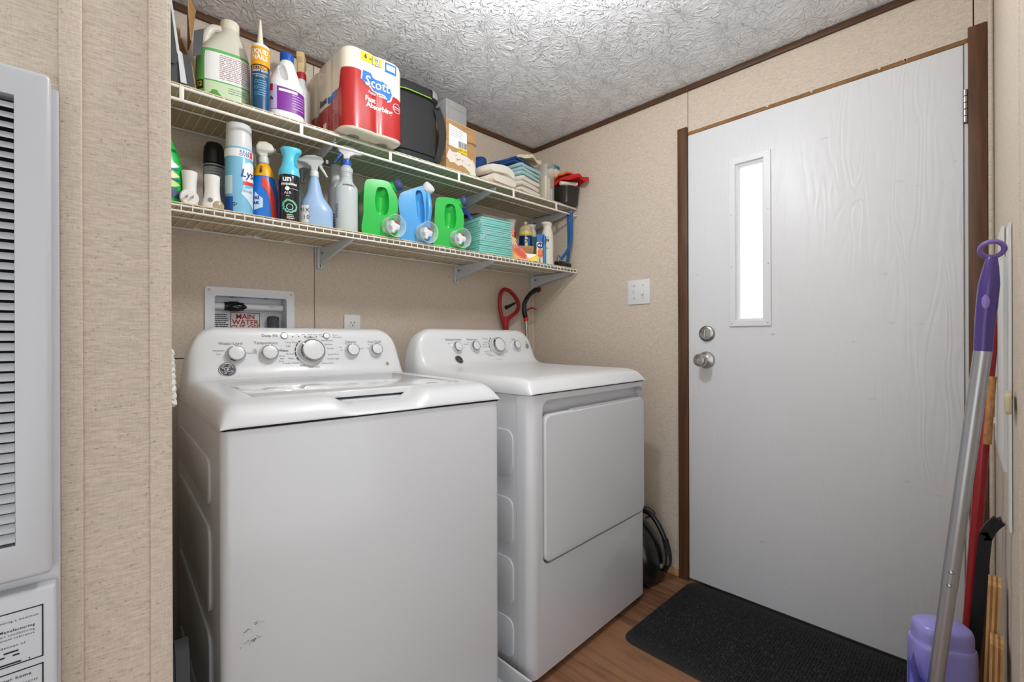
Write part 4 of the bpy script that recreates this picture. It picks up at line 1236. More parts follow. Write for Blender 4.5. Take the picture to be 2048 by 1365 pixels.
for z in (0.086, 0.068, 0.050):
    V, F = arc_band(LC.map(z, -30, 0.0013), 0.0040, 0.0050, 0, 360, 18)
    mesh_obj('icon_ring', V, F, mat('sky_print', (120, 180, 214), 0.5), ck, False)
dashes(LC.map(0.068, 12, 0.0013), 0.026, 0.05, 7, mat('sky_print', (120, 180, 214), 0.5), ck, 0.35, 6)

# ---- white bleach-style jug, blue cap, purple label
wj = thing('bleach_jug', 'white plastic jug with blue cap and purple label', 'jug', (0.514, 1.600, UZ), -6)
hd = mat('white_hdpe', (236, 237, 238), 0.3)
LW = Loft([(0, 0.050, 0.045, 0, 0, 2.6), (0.004, 0.055, 0.050, 0, 0, 2.6), (0.03, 0.057, 0.052, 0, 0, 2.6), (0.115, 0.056, 0.051, 0, 0, 2.6), (0.14, 0.049, 0.045, 0, 0, 2.4), (0.17, 0.037, 0.034, 0.003, 0, 2.2), (0.20, 0.025, 0.024, 0.006, 0, 2.0), (0.215, 0.0185, 0.0185, 0.007, 0, 2.0), (0.222, 0.0175, 0.0175, 0.007, 0, 2)])
b = LW.build('jug_body', hd, wj)
ct_ = Loft([(-0.034, 0.004, 0.03), (-0.026, 0.010, 0.03), (0, 0.0125, 0.03), (0.026, 0.010, 0.03), (0.034, 0.004, 0.03)], 3).build('cutter', None, None)
ct_.matrix_world = wj.matrix_basis @ Matrix.Translation((-0.012, -0.040, 0.163)) @ Matrix.Rotation(R(-20), 4, 'X') @ Matrix.Rotation(R(-8), 4, 'Y')
cut(b, [ct_])
lathe('cap', [(0.0205, 0.213), (0.021, 0.215), (0.0205, 0.238), (0.018, 0.241), (0, 0.241)], mat('royal_blue_cap', (26, 80, 172), 0.35), wj, 24, (0.007, 0, 0))
purp = mat('purple_label', (126, 40, 150), 0.35)
pl_ = LW.patch('label', 0.030, 0.112, -95, 88, purp, wj, 0.0008, 28, 8, top=lambda t: 0.112 - 0.012 * t, bot=lambda t: 0.034 - 0.004 * t)
LW.patch('label_swirl', 0.034, 0.110, -60, -28, mat('lilac_print', (206, 190, 222), 0.4), pl_, 0.0013, 8, 8)
LW.patch('red_corner', 0.090, 0.112, -88, -42, mat('red_label', (196, 40, 50), 0.4), pl_, 0.0016, 8, 4)
lettering([('tch', 0.017, LW.map(0.066, -54, 0.0020), dict(bold=0.03))], mat('ink_blue', (26, 36, 54), 0.3), pl_)
LW.patch('code_panel', 0.092, 0.100, -22, 22, white_print, pl_, 0.0015, 8, 2)
dashes(LW.map(0.066, 32, 0.0015), 0.05, 0.05, 6, mat('lilac_print', (206, 190, 222), 0.4), pl_, 0.25, 8)

# ---- spray bottle with a tan head
def trigger_head(parent, z, col_m, head_m, trig_m, s=1.0, flip=1, collar_r=0.0135, style=0):
    """trigger sprayer: nozzle towards local -X * flip"""
    lathe('collar', [(collar_r, z), (collar_r * 1.04, z + 0.002), (collar_r, z + 0.016 * s), (collar_r * 0.75, z + 0.019 * s)], col_m, parent, 24)
    zz = z + 0.018 * s
    if style == 0:
        P = [(-0.030, 0.022), (-0.034, 0.028), (-0.033, 0.040), (-0.022, 0.046), (0.004, 0.048), (0.022, 0.044), (0.034, 0.034), (0.030, 0.029), (0.016, 0.028), (0.009, 0.018), (0.0085, 0.0), (-0.0085, 0.0), (-0.010, 0.018), (-0.016, 0.022)]
    elif style == 1:   # tall, blocky
        P = [(-0.024, 0.022), (-0.026, 0.036), (-0.016, 0.050), (0.004, 0.054), (0.018, 0.048), (0.020, 0.034), (0.010, 0.024), (0.0085, 0.0), (-0.0085, 0.0), (-0.011, 0.020)]
    else:              # wide hood
        P = [(-0.026, 0.030), (-0.022, 0.042), (0.0, 0.046), (0.022, 0.042), (0.050, 0.026), (0.044, 0.021), (0.024, 0.020), (0.010, 0.012), (0.0085, 0.0), (-0.0085, 0.0), (-0.010, 0.014), (-0.020, 0.022)]
    h = prism('spray_head', [(x * s * flip, zz + y * s) for x, y in P], -0.009 * s, 0.009 * s, head_m, parent, 'XZ', 0.003 * s, 3)
    T = [(-0.012, 0.022), (-0.020, 0.022), (-0.026, 0.008), (-0.038, -0.012), (-0.034, -0.014), (-0.021, 0.004), (-0.014, 0.014)]
    prism('trigger', [(x * s * flip, zz + y * s) for x, y in T], -0.005 * s, 0.005 * s, trig_m, parent, 'XZ', 0.0015 * s, 2)
    lathe_dir('nozzle', [(0.006 * s, 0), (0.006 * s, 0.006 * s), (0.003 * s, 0.007 * s)], trig_m, parent, (-0.032 * s * flip, 0, zz + 0.034 * s), (-flip, 0, 0), 12)
    return h
sb = thing('spray_bottle', 'tall white spray bottle with tan head and red collar', 'spray bottle', (0.598, 1.690, UZ), 60)
LS = Loft([(0, 0.027, 0.027), (0.004, 0.030, 0.030), (0.16, 0.030, 0.030), (0.18, 0.027, 0.027), (0.20, 0.019, 0.019), (0.222, 0.015, 0.015)])
LS.build('bottle_body', mat('cloudy_poly', (222, 222, 216), 0.35), sb)
tan_head = mat('yellowed_plastic', (214, 184, 140), 0.4)
trigger_head(sb, 0.222, mat('collar_red', (176, 30, 38), 0.4), tan_head, mat('trigger_red', (150, 30, 34), 0.4), 1.35, -1, 0.0165, 1)
lettering([('Natural', 0.022, (lambda f: (lambda x, y: f(-y, x)))(LS.map(0.10, -78, 0.0012)), dict(bold=0.03))], black_print, sb)

# ---- six-roll paper towel pack
tp = thing('paper_towel_pack', 'wrapped six-roll pack of paper towels with red print, overhanging the shelf', 'paper towels', (0.760, 1.625, UZ), 0)
PW, PD, PH = 0.222, 0.350, 0.282
def pack_outline(n=220):
    """plan outline: rounded rectangle with dips between the rolls; list of points, start front centre, going right"""
    raw = rrect(-PW / 2, PW / 2, -PD / 2, PD / 2, 0.046, 10)
    P = [Vector((a, b, 0)) for a, b in raw]
    # resample by arc length
    L = [0]
    for i in range(len(P)): L.append(L[-1] + (P[(i + 1) % len(P)] - P[i]).length)
    out = []
    for k in range(n):
        d = L[-1] * k / n; i = max(j for j in range(len(P)) if L[j] <= d + 1e-9)
        seg = L[i + 1] - L[i]; t = (d - L[i]) / seg if seg > 1e-9 else 0
        out.append(P[i].lerp(P[(i + 1) % len(P)], t))
    res = []
    for p in out:
        q = p.copy()
        if abs(abs(p.y) - PD / 2) < 0.004:
            q.y -= math.copysign(0.0045 * math.exp(-(p.x / 0.012) ** 2), p.y)
        if abs(abs(p.x) - PW / 2) < 0.004:
            for yc in (-PD / 6, PD / 6): q.x -= math.copysign(0.005 * math.exp(-((p.y - yc) / 0.014) ** 2), p.x)
        res.append(q)
    # start at the front centre
    s0 = min(range(n), key=lambda i: abs(res[i].x) + (0 if res[i].y < 0 else 9))
    return res[s0:] + res[:s0]
PO = pack_outline()
PL_ = [0.0]
for i in range(len(PO)): PL_.append(PL_[-1] + (PO[(i + 1) % len(PO)] - PO[i]).length)
def pack_pt(s, z, off=0.0, shrink=0.0):
    s = s % PL_[-1]
    lo, hi = 0, len(PO)
    while hi - lo > 1:
        mid = (lo + hi) // 2
        if PL_[mid] <= s: lo = mid
        else: hi = mid
    i = lo; t = (s - PL_[i]) / max(PL_[i + 1] - PL_[i], 1e-9)
    p = PO[i].lerp(PO[(i + 1) % len(PO)], t); d = (PO[(i + 1) % len(PO)] - PO[i]).normalized()
    n_ = Vector((d.y, -d.x, 0))
    p = p + n_ * (off - shrink)
    return (p.x, p.y, z)
cream = mat('cream_wrap', (236, 226, 206), 0.22, coat=0.3, bump=0.25, bscale=(35, 35, 12))
redw = mat('red_wrap', (170, 30, 25), 0.2, coat=0.4, bump=0.25, bscale=(35, 35, 12))
blue_w = mat('blue_wrap_print', (44, 112, 196), 0.22)
V, F = [], []
lv = [(0.0, 0.016), (0.003, 0.006), (0.009, 0.0), (PH - 0.022, 0.0), (PH - 0.010, 0.004), (PH - 0.003, 0.012), (PH, 0.024)]
n = len(PO)
for z, sh in lv:
    for i in range(n): V.append(pack_pt(PL_[i], z, 0, sh))
for j in range(len(lv) - 1):
    for i in range(n):
        i2 = (i + 1) % n; F.append((j * n + i, j * n + i2, (j + 1) * n + i2, (j + 1) * n + i))
F.append(tuple(range(n))[::-1]); F.append(tuple(range((len(lv) - 1) * n, len(lv) * n)))
mesh_obj('wrapped_rolls', V, F, cream, tp, True, 50)
core = mat('roll_core', (150, 146, 134), 0.8)
for cx in (-0.053, 0.053):
    for cy in (-PD / 3 + 0.004, 0, PD / 3 - 0.004):
        lathe('roll_end_core', [(0.0, -0.0006), (0.018, -0.0006), (0.020, -0.0003), (0.020, 0.001)], core, tp, 20, (cx, cy, 0))
def red_top(s):
    """height of the red field along the wrap (s: arc length from the front centre, right positive)"""
    if s > 0: return 0.150 + 0.004 * math.sin(s * 30) + 0.018 * math.exp(-s / 0.03)
    if s > -0.065: return 0.172 + 0.030 * smooth01(-s / 0.065)
    if s > -0.12: return 0.202
    if s > -0.135: return 0.202 - 0.062 * smooth01((-0.12 - s) / 0.015)
    return 0.140 - 0.030 * smooth01((-0.135 - s) / 0.1)
def wrap_patch(name, s0, s1, zlo, zhi, m, parent, off=0.0008, ns=60, nz=6):
    V, F = [], []
    for i in range(ns + 1):
        s = s0 + (s1 - s0) * i / ns
        a = zlo(s) if callable(zlo) else zlo; b_ = zhi(s) if callable(zhi) else zhi
        for j in range(nz + 1): V.append(pack_pt(s, a + (b_ - a) * j / nz, off))
    for i in range(ns):
        for j in range(nz):
            a = i * (nz + 1) + j; F.append((a, a + nz + 1, a + nz + 2, a + 1))
    return mesh_obj(name, V, F, m, parent, True, 60)
rw = wrap_patch('red_print', -0.37, 0.20, 0.010, red_top, redw, tp, 0.0009, 150)
wm = lambda s, z, off=0.0019: (lambda x, y: pack_pt(s + x, z + y, off))
wrap_patch('yellow_tag', -0.055, 0.022, lambda s: 0.236, lambda s: 0.266, mat('yellow_tag', (246, 206, 40), 0.3), tp, 0.0010, 20)
lettering([('6', 0.020, wm(-0.038, 0.253), dict(bold=0.03)), ('=', 0.014, wm(-0.021, 0.250), dict(bold=0.03))], black_print, tp)
lettering([('12', 0.034, wm(-0.0015, 0.249, 0.0020), dict(bold=0.06))], mat('navy_print', (30, 92, 168), 0.4), tp)
lettering([('12', 0.034, wm(-0.0015, 0.249, 0.0026), dict(bold=0.012))], white_print, tp)
bt = wrap_patch('blue_tag', 0.034, 0.078, 0.230, 0.264, blue_w, tp, 0.0010, 14)
wrap_patch('tag_window', 0.039, 0.072, 0.238, 0.258, mat('pale_sky_print', (196, 218, 240), 0.4), bt, 0.0015, 10)
lettering([('Mega', 0.011, wm(0.0555, 0.248, 0.0022), dict(bold=0.02))], white_print, bt)
# brand flag: blue banner with white edge, white script lettering
banner = [(-0.052, 0.170), (-0.048, 0.205), (-0.020, 0.204), (-0.012, 0.192), (0.030, 0.190), (0.052, 0.178), (0.060, 0.158), (0.052, 0.136), (0.040, 0.130), (0.034, 0.146), (-0.010, 0.150), (-0.030, 0.168)]
def grow(P, d):
    cx = sum(p[0] for p in P) / len(P); cz = sum(p[1] for p in P) / len(P)
    return [(p[0] + math.copysign(d, p[0] - cx), p[1] + math.copysign(d, p[1] - cz)) for p in P]
poly('banner_edge', grow(banner, 0.0035), wm(0.0, 0.0, 0.0014), white_print, tp)
bn = poly('banner', banner, wm(0.0, 0.0, 0.0019), blue_w, tp)
lettering([('Scott', 0.047, wm(0.004, 0.173, 0.0024), dict(bold=0.045, sx=0.92, shear=0.08))], mat('navy_print', (30, 92, 168), 0.4), bn, 'lettering_shadow')
lettering([('Scott', 0.047, wm(0.004, 0.173, 0.0030), dict(bold=0.012, sx=0.92, shear=0.08))], white_print, bn)
lettering([('Paper Towels', 0.0125, wm(0.006, 0.1385, 0.0024), dict(bold=0.01)), ('Fast', 0.0235, wm(-0.022, 0.1145, 0.0024), dict(bold=0.03)), ('Absorbing', 0.0235, wm(0.012, 0.0950, 0.0024), dict(bold=0.03))], white_print, tp)
V, F = arc_band(wm(0.080, 0.118, 0.0020), 0.0155, 0.0170, 0, 360, 24)
mesh_obj('badge_ring', V, F, white_print, tp, False)
bd = poly('badge', disc_pts(0.0150), wm(0.080, 0.118, 0.0019), mat('badge_maroon', (150, 26, 34), 0.4), tp)
lettering([('STRONGER', 0.0062, wm(0.080, 0.1195, 0.0026), dict(bold=0.02)), ('WHEN WET', 0.0050, wm(0.080, 0.1125, 0.0026))], white_print, bd)
# left face: blue strip, small print, code box
wrap_patch('blue_strip', -0.225, -0.150, 0.118, 0.140, blue_w, tp, 0.0014, 20)
lettering([('Scott', 0.030, wm(-0.262, 0.135), dict(bold=0.04, sx=0.9, shear=0.1))], mat('indigo_print', (44, 40, 92), 0.4), tp, 'side_lettering')
dashes(wm(-0.188, 0.075), 0.06, 0.07, 8, mat('pink_print', (224, 130, 120), 0.4), tp, 0.25, 31)
wrap_patch('code_box', -0.262, -0.236, 0.014, 0.058, white_print, tp, 0.0014, 6)

# ---- black soft cooler bag
bag_m = mat('black_nylon', (36, 37, 38), 0.7, bump=0.5, bscale=(260, 260, 260))
bg_ = thing('cooler_bag', 'black soft cooler bag with grey padded handle', 'bag', (0.985, 1.664, UZ), 0)
LB = Loft([(0, 0.094, 0.118, 0, 0, 5), (0.006, 0.100, 0.125, 0, 0, 5), (0.10, 0.103, 0.128, 0, 0, 5), (0.20, 0.101, 0.127, 0, 0, 5), (0.245, 0.099, 0.125, 0, 0, 5), (0.255, 0.094, 0.120, 0, 0, 4.5)])
LB.build('bag_body', bag_m, bg_)
LT = Loft([(0.256, 0.096, 0.122, 0, 0, 4.5), (0.262, 0.104, 0.130, 0, 0, 4.5), (0.285, 0.104, 0.130, 0, 0, 4.5), (0.296, 0.096, 0.122, 0, 0, 4.5), (0.302, 0.06, 0.08, 0, 0, 3.5)])
LT.build('lid', bag_m, bg_)
tube('lime_piping', [LT.pt(0.259, R(a), 0.001) for a in range(0, 360, 6)], 0.0022, mat('lime_piping', (150, 196, 60), 0.5), bg_, 6, True)
grey_pad = mat('grey_webbing_pad', (150, 146, 138), 0.7)
LT.patch('padded_handle', 0.262, 0.300, 14, 66, grey_pad, bg_, 0.006, 12, 6)
LT.patch('handle_edge', 0.250, 0.262, 14, 66, bag_m, bg_, 0.007, 12, 3)
strap_m = mat('black_webbing', (42, 42, 43), 0.75, bump=0.4, bscale=(400, 400, 400))
def strap_on(a, zs, amp):
    P = []
    for k in range(19):
        t = k / 18; z = zs[0] + (zs[1] - zs[0]) * t
        P.append(LB.pt(z, R(a + 4 * math.sin(3 * t)), 0.006 + amp * math.sin(math.pi * t)))
    return P
tube('strap', strap_on(34, (0.225, 0.015), 0.018), 1.0, strap_m, bg_, flat=(0.003, 0.028), up=(0, 0, 1))
tube('strap', strap_on(47, (0.240, 0.030), 0.022), 1.0, strap_m, bg_, flat=(0.003, 0.026), up=(0, 0, 1))
ob = LB.pt(0.222, R(34), 0.004)
tube('buckle', [(ob[0] - 0.016, ob[1] - 0.003, ob[2] - 0.008), (ob[0] + 0.016, ob[1] - 0.001, ob[2] - 0.008), (ob[0] + 0.016, ob[1] - 0.001, ob[2] + 0.010), (ob[0] - 0.016, ob[1] - 0.003, ob[2] + 0.010)], 0.0025, black_plastic, bg_, 6, True)
LB.patch('front_pocket', 0.03, 0.19, -50, 22, bag_m, bg_, 0.006, 16, 8)

# ---- cardboard parcel with torn label
pc = thing('cardboard_parcel', 'brown cardboard parcel with torn white label and barcode', 'box', (1.212, 1.640, UZ), 5)
bx_, by_, bz_ = 0.086, 0.068, 0.224
box('carton', -bx_, bx_, -by_, by_, 0, bz_, card_m, pc, 0.0015, 1)
pf = lambda x, z, o=0.0006: plane_map(x, -by_ - o, z)
box('flap_edge', -bx_, bx_, -by_ - 0.0012, -by_, bz_ - 0.002, bz_ + 0.0012, card_edge, pc)
lb = mesh_obj('shipping_label', [pf(0, 0)(-0.072, 0.118), pf(0, 0)(0.030, 0.112), pf(0, 0)(0.030, 0.196), pf(0, 0)(-0.070, 0.208)], [(0, 1, 2, 3)], white_print, pc, False)
dashes(pf(-0.020, 0.178, 0.0010), 0.085, 0.038, 5, grey_print, lb, 0.18, 41)
rn = random.Random(8); V, F = [], []
x = -0.020
while x < 0.028:
    w_ = 0.0006 + 0.0018 * rn.random(); b = len(V)
    V += [pf(0, 0, 0.001)(x, 0.124), pf(0, 0, 0.001)(x + w_, 0.124), pf(0, 0, 0.001)(x + w_, 0.150), pf(0, 0, 0.001)(x, 0.150)]; F.append((b, b + 1, b + 2, b + 3)); x += w_ + 0.0006 + 0.0012 * rn.random()
mesh_obj('barcode', V, F, black_print, lb, False)
yt = mesh_obj('yellow_sticker', [pf(0, 0, 0.001)(-0.020, 0.104), pf(0, 0, 0.001)(0.030, 0.100), pf(0, 0, 0.001)(0.030, 0.121), pf(0, 0, 0.001)(-0.020, 0.124)], [(0, 1, 2, 3)], mat('yellow_sticker', (240, 216, 50), 0.5), pc, False)
lettering([('U01131', 0.0150, pf(0.005, 0.1125, 0.0016), dict(bold=0.01))], black_print, yt)
lettering([('LAWTERZL', 0.0155, pf(0.059, 0.160, 0.001), dict(shear=0.25, sx=0.75))], black_print, pc, 'handwriting')
tn = random.Random(17)
torn = [(-0.084, 0.066), (-0.080, 0.082), (-0.070, 0.101), (-0.050, 0.094), (-0.020, 0.100), (0.020, 0.096), (0.050, 0.092), (0.070, 0.088), (0.079, 0.070), (0.081, 0.040), (0.083, 0.012), (0.074, 0.006), (0.066, 0.018), (0.056, 0.016), (0.048, 0.034), (0.036, 0.040), (0.020, 0.046), (0.000, 0.052), (-0.020, 0.044), (-0.044, 0.052), (-0.066, 0.046)]
P2 = []
for (a, b_), (c_, d_) in zip(torn, torn[1:] + torn[:1]):
    for k in range(4):
        t = k / 4; P2.append((a + (c_ - a) * t + tn.gauss(0, 0.0013), b_ + (d_ - b_) * t + tn.gauss(0, 0.0013)))
poly('torn_label', P2, pf(0, 0, 0.0008), mat('torn_paper_white', (226, 218, 206), 0.8), pc)
for k in range(9):
    poly('torn_hole', [(0.004 * (0.5 + tn.random()) * math.cos(a), 0.003 * (0.5 + tn.random()) * math.sin(a)) for a in (0, 1, 2, 3, 4, 5)], pf(-0.06 + 0.13 * tn.random(), 0.060 + 0.028 * tn.random(), 0.0013), card_m, pc)

# ---- grey case behind the parcel
gc = thing('grey_case', 'grey plastic case lying on top of the cardboard parcel', 'case', (1.196, 1.640, UZ + 0.2255), 5)
gcm = mat('grey_translucent_plastic', (150, 150, 148), 0.45)
box('case_shell', -0.062, 0.058, -0.060, 0.060, 0.0, 0.092, gcm, gc, 0.006, 3)
box('case_rib', -0.0635, -0.045, -0.0615, 0.0615, 0.006, 0.088, gcm, gc, 0.003, 2)
tube('seam', [(-0.062, -0.0605, 0.060), (0.058, -0.0605, 0.060)], 0.0012, gcm, gc, 6)

# ---- folded cloths
def folded(name, label, cat, loc, rz, w_, d_, h, layers, m, group, seed, sag=0.0, fold_x=-1, lean=0.0, nx=18, ny=12):
    """folded cloth: layers of cloth meeting in rounded folds on one side; gentle unevenness"""
    r_ = random.Random(seed)
    t = thing(name, label, cat, loc, rz, group)
    ph = [r_.random() * 6 for _ in range(6)]
    lh = h / layers
    for L_ in range(layers):
        sec = []
        ins = r_.uniform(-0.006, 0.006); ins2 = r_.uniform(-0.008, 0.008)
        m2 = 10
        hw_ = w_ / 2
        # closed section in local x-z: rounded both ends (fold side rounder)
        for k in range(9):
            a = R(90 + 180 * k / 8); sec.append((-hw_ + lh * 0.5 + ins + lh * 0.5 * math.cos(a), lh * 0.5 + lh * 0.49 * math.sin(a)))
        for k in range(1, 9): sec.append((-hw_ + lh * 0.5 + (w_ - lh) * k / 9, lh * 0.01))
        for k in range(9):
            a = R(-90 + 180 * k / 8); sec.append((hw_ - lh * 0.5 + ins2 + lh * 0.35 * math.cos(a), lh * 0.5 + lh * 0.49 * math.sin(a)))
        for k in range(1, 9): sec.append((hw_ - lh * 0.5 - (w_ - lh) * k / 9, lh * 0.99))
        V, F = [], []
        for j in range(ny + 1):
            y = -d_ / 2 + d_ * j / ny
            e = 1.0 - 0.25 * max(0, abs(j / ny - 0.5) * 2 - 0.8) / 0.2
            for (x, z) in sec:
                wob = (0.0042 * math.sin(26 * x + ph[0] + L_) + 0.0034 * math.sin(33 * y + ph[1] + 2 * L_) + 0.0015 * math.sin(75 * x + 40 * y + ph[4])) * min(1.0, h / 0.06) * (0.4 + 0.6 * L_ / max(1, layers - 1) if layers > 1 else 0.6)
                zz = L_ * lh + lh * 0.5 + (z - lh * 0.5) * e
                zz = zz * (1 + sag * math.cos(3 * x / w_)) + (wob if zz > 0.006 else 0) + lean * (x + hw_) * (zz / h)
                V.append((x + 0.002 * math.sin(40 * y + ph[2] + L_), y + 0.003 * math.sin(25 * x + ph[3] + 2 * L_), max(zz, 0.0003)))
        ns = len(sec)
        for j in range(ny):
            for i in range(ns):
                i2 = (i + 1) % ns; F.append((j * ns + i, j * ns + i2, (j + 1) * ns + i2, (j + 1) * ns + i))
        F.append(tuple(range(ns))[::-1]); F.append(tuple(range(ny * ns, (ny + 1) * ns)))
        mesh_obj('fold', V, F, m, t, True, 60)
    return t
terry_w = mat('white_terry', (226, 218, 204), 0.95, bump=0.9, bscale=(420, 420, 420))
terry_c = mat('cream_terry', (228, 210, 176), 0.95, bump=0.9, bscale=(420, 420, 420))
aqua = mat('pale_aqua_cloth', (160, 194, 194), 0.9, bump=0.5, bscale=(500, 500, 500))
navy = mat('navy_cloth', (34, 70, 128), 0.85, bump=0.5, bscale=(300, 300, 300))
folded('folded_towel', 'thick white towel folded flat in front of the blue cloth', 'towel', (1.410, 1.590, UZ), 6, 0.160, 0.145, 0.080, 2, terry_w, 'folded cloths', 1, 0.16)
gx, gy, grz = 1.588, 1.612, 12
hz = UZ
for k, (h_, lbl) in enumerate(((0.025, 'white cloth at the bottom of the folded stack'), (0.026, 'white cloth second from the bottom of the folded stack'), (0.024, 'white cloth directly under the pale aqua cloths'))):
    folded('folded_cloth', lbl, 'cloth', (gx, gy, hz), grz, 0.165, 0.165, h_, 1, terry_w, 'folded cloths', 31 + k); hz += h_ + 0.0005
for k, (h_, lbl) in enumerate(((0.020, 'pale aqua cloth lowest of three in the folded stack'), (0.018, 'pale aqua cloth middle of three in the folded stack'), (0.018, 'pale aqua cloth topmost of three in the folded stack'))):
    folded('folded_cloth', lbl, 'cloth', (gx + 0.002, gy, hz), grz, 0.170, 0.165, h_, 1, aqua, 'folded cloths', 41 + k); hz += h_ + 0.0005
folded('folded_cloth', 'navy blue cloth draped on the aqua cloths', 'cloth', (gx - 0.015, gy + 0.02, hz), grz, 0.185, 0.155, 0.028, 2, navy, 'folded cloths', 51); hz += 0.029
cream_z = hz
# blue bundle tumbling down the left of the stack
bb = thing('blue_bundle', 'crumpled navy blue cloth left of the folded stack', 'cloth', (1.420, 1.748, UZ), 10)
LBn = Loft([(0, 0.050, 0.060, 0, 0, 2.2), (0.02, 0.056, 0.064, 0, 0, 2.3), (0.10, 0.054, 0.062, 0.01, 0, 2.2), (0.155, 0.045, 0.058, 0.02, 0, 2.2), (0.185, 0.028, 0.055, 0.028, 0, 2.0), (0.197, 0.008, 0.03, 0.03, 0, 2)])
o = LBn.build('cloth_body', navy, bb)
for v in o.data.vertices:
    a = math.atan2(v.co.y, v.co.x)
    k = 1 + 0.07 * math.sin(7 * a + 22 * v.co.z) + 0.05 * math.sin(13 * a - 30 * v.co.z)
    v.co.x *= k; v.co.y *= k
for k in range(3):
    tube('fold', catmull([(-0.045 + 0.012 * k, -0.062, 0.03 + 0.02 * k), (-0.015 + 0.01 * k, -0.066, 0.08 + 0.02 * k), (0.022, -0.056, 0.135 + 0.015 * k)], 6), [0.004 + 0.006 * math.sin(math.pi * q / 12) for q in range(13)], navy, bb, 8)

# ---- clear container with folded papers
cc = thing('clear_container', 'clear plastic container standing upright beside the folded stack', 'container', (1.758, 1.592, UZ), -8)
cl = mat('clear_tub', (220, 218, 210), 0.18, alpha=0.30)
LCn = Loft([(0, 0.030, 0.055, 0, 0, 5), (0.004, 0.034, 0.058, 0, 0, 5), (0.165, 0.036, 0.056, 0, 0, 5), (0.172, 0.038, 0.058, 0, 0, 5), (0.182, 0.038, 0.058, 0, 0, 5), (0.186, 0.034, 0.054, 0, 0, 5)], 0, 48)
LCn.build('tub', cl, cc)
box('contents', -0.024, -0.016, -0.045, 0.045, 0.006, 0.128, mat('yellowed_paper', (226, 214, 176), 0.7), cc, 0.003, 2, rot=(0, R(3), 0))
box('contents', -0.006, 0.010, -0.045, 0.045, 0.006, 0.120, mat('pink_paper', (214, 190, 174), 0.7), cc, 0.003, 2)
box('contents', 0.012, 0.024, -0.045, 0.045, 0.006, 0.070, mat('grey_blue_paper', (168, 190, 198), 0.7), cc, 0.003, 2)
# ---- cloths behind
cr = thing('crumpled_cloth', 'cream crumpled cloth with a teal rag, heaped behind the scarlet cloth', 'cloth', (1.872, 1.616, UZ + 0.161), 0)
def lump(name, m, parent, rx, ry, h, seed, loc=(0, 0, 0), amp=0.12, rot=None, base=0.85):
    r_ = random.Random(seed); p = [r_.random() * 6 for _ in range(8)]
    V, F = [], []; n1, n2 = 30, 12
    for j in range(n2 + 1):
        t = j / n2; z = h * t
        pr_ = (base + (1 - base) * math.sin(math.pi * min(1, t * 1.6) / 2)) * math.sqrt(max(0.0, 1 - max(0, (t - 0.35) / 0.65) ** 2.4))
        for i in range(n1):
            a = 2 * math.pi * i / n1
            k = 1 + amp * (math.sin(3 * a + p[0] + 5 * t) * 0.5 + math.sin(7 * a + p[1] - 7 * t) * 0.5 + 0.5 * math.sin(11 * a + p[2] + 12 * t))
            V.append((rx * pr_ * k * math.cos(a), ry * pr_ * k * math.sin(a), z + h * 0.06 * math.sin(5 * a + p[3]) * (1 if 0 < j else 0)))
    for j in range(n2):
        for i in range(n1):
            i2 = (i + 1) % n1; F.append((j * n1 + i, j * n1 + i2, (j + 1) * n1 + i2, (j + 1) * n1 + i))
    F.append(tuple(range(n1))[::-1]); F.append(tuple(range(n2 * n1, (n2 + 1) * n1)))
    return mesh_obj(name, V, F, m, parent, True, 80, loc, rot)
lump('cream_cloth', mat('ivory_knit', (222, 204, 180), 0.95, bump=0.8, bscale=(200, 200, 200)), cr, 0.050, 0.030, 0.052, 3, amp=0.07)
lump('teal_rag', mat('teal_rag', (62, 140, 150), 0.9), cr, 0.040, 0.024, 0.020, 4, (-0.006, 0.0, 0.050), 0.08)
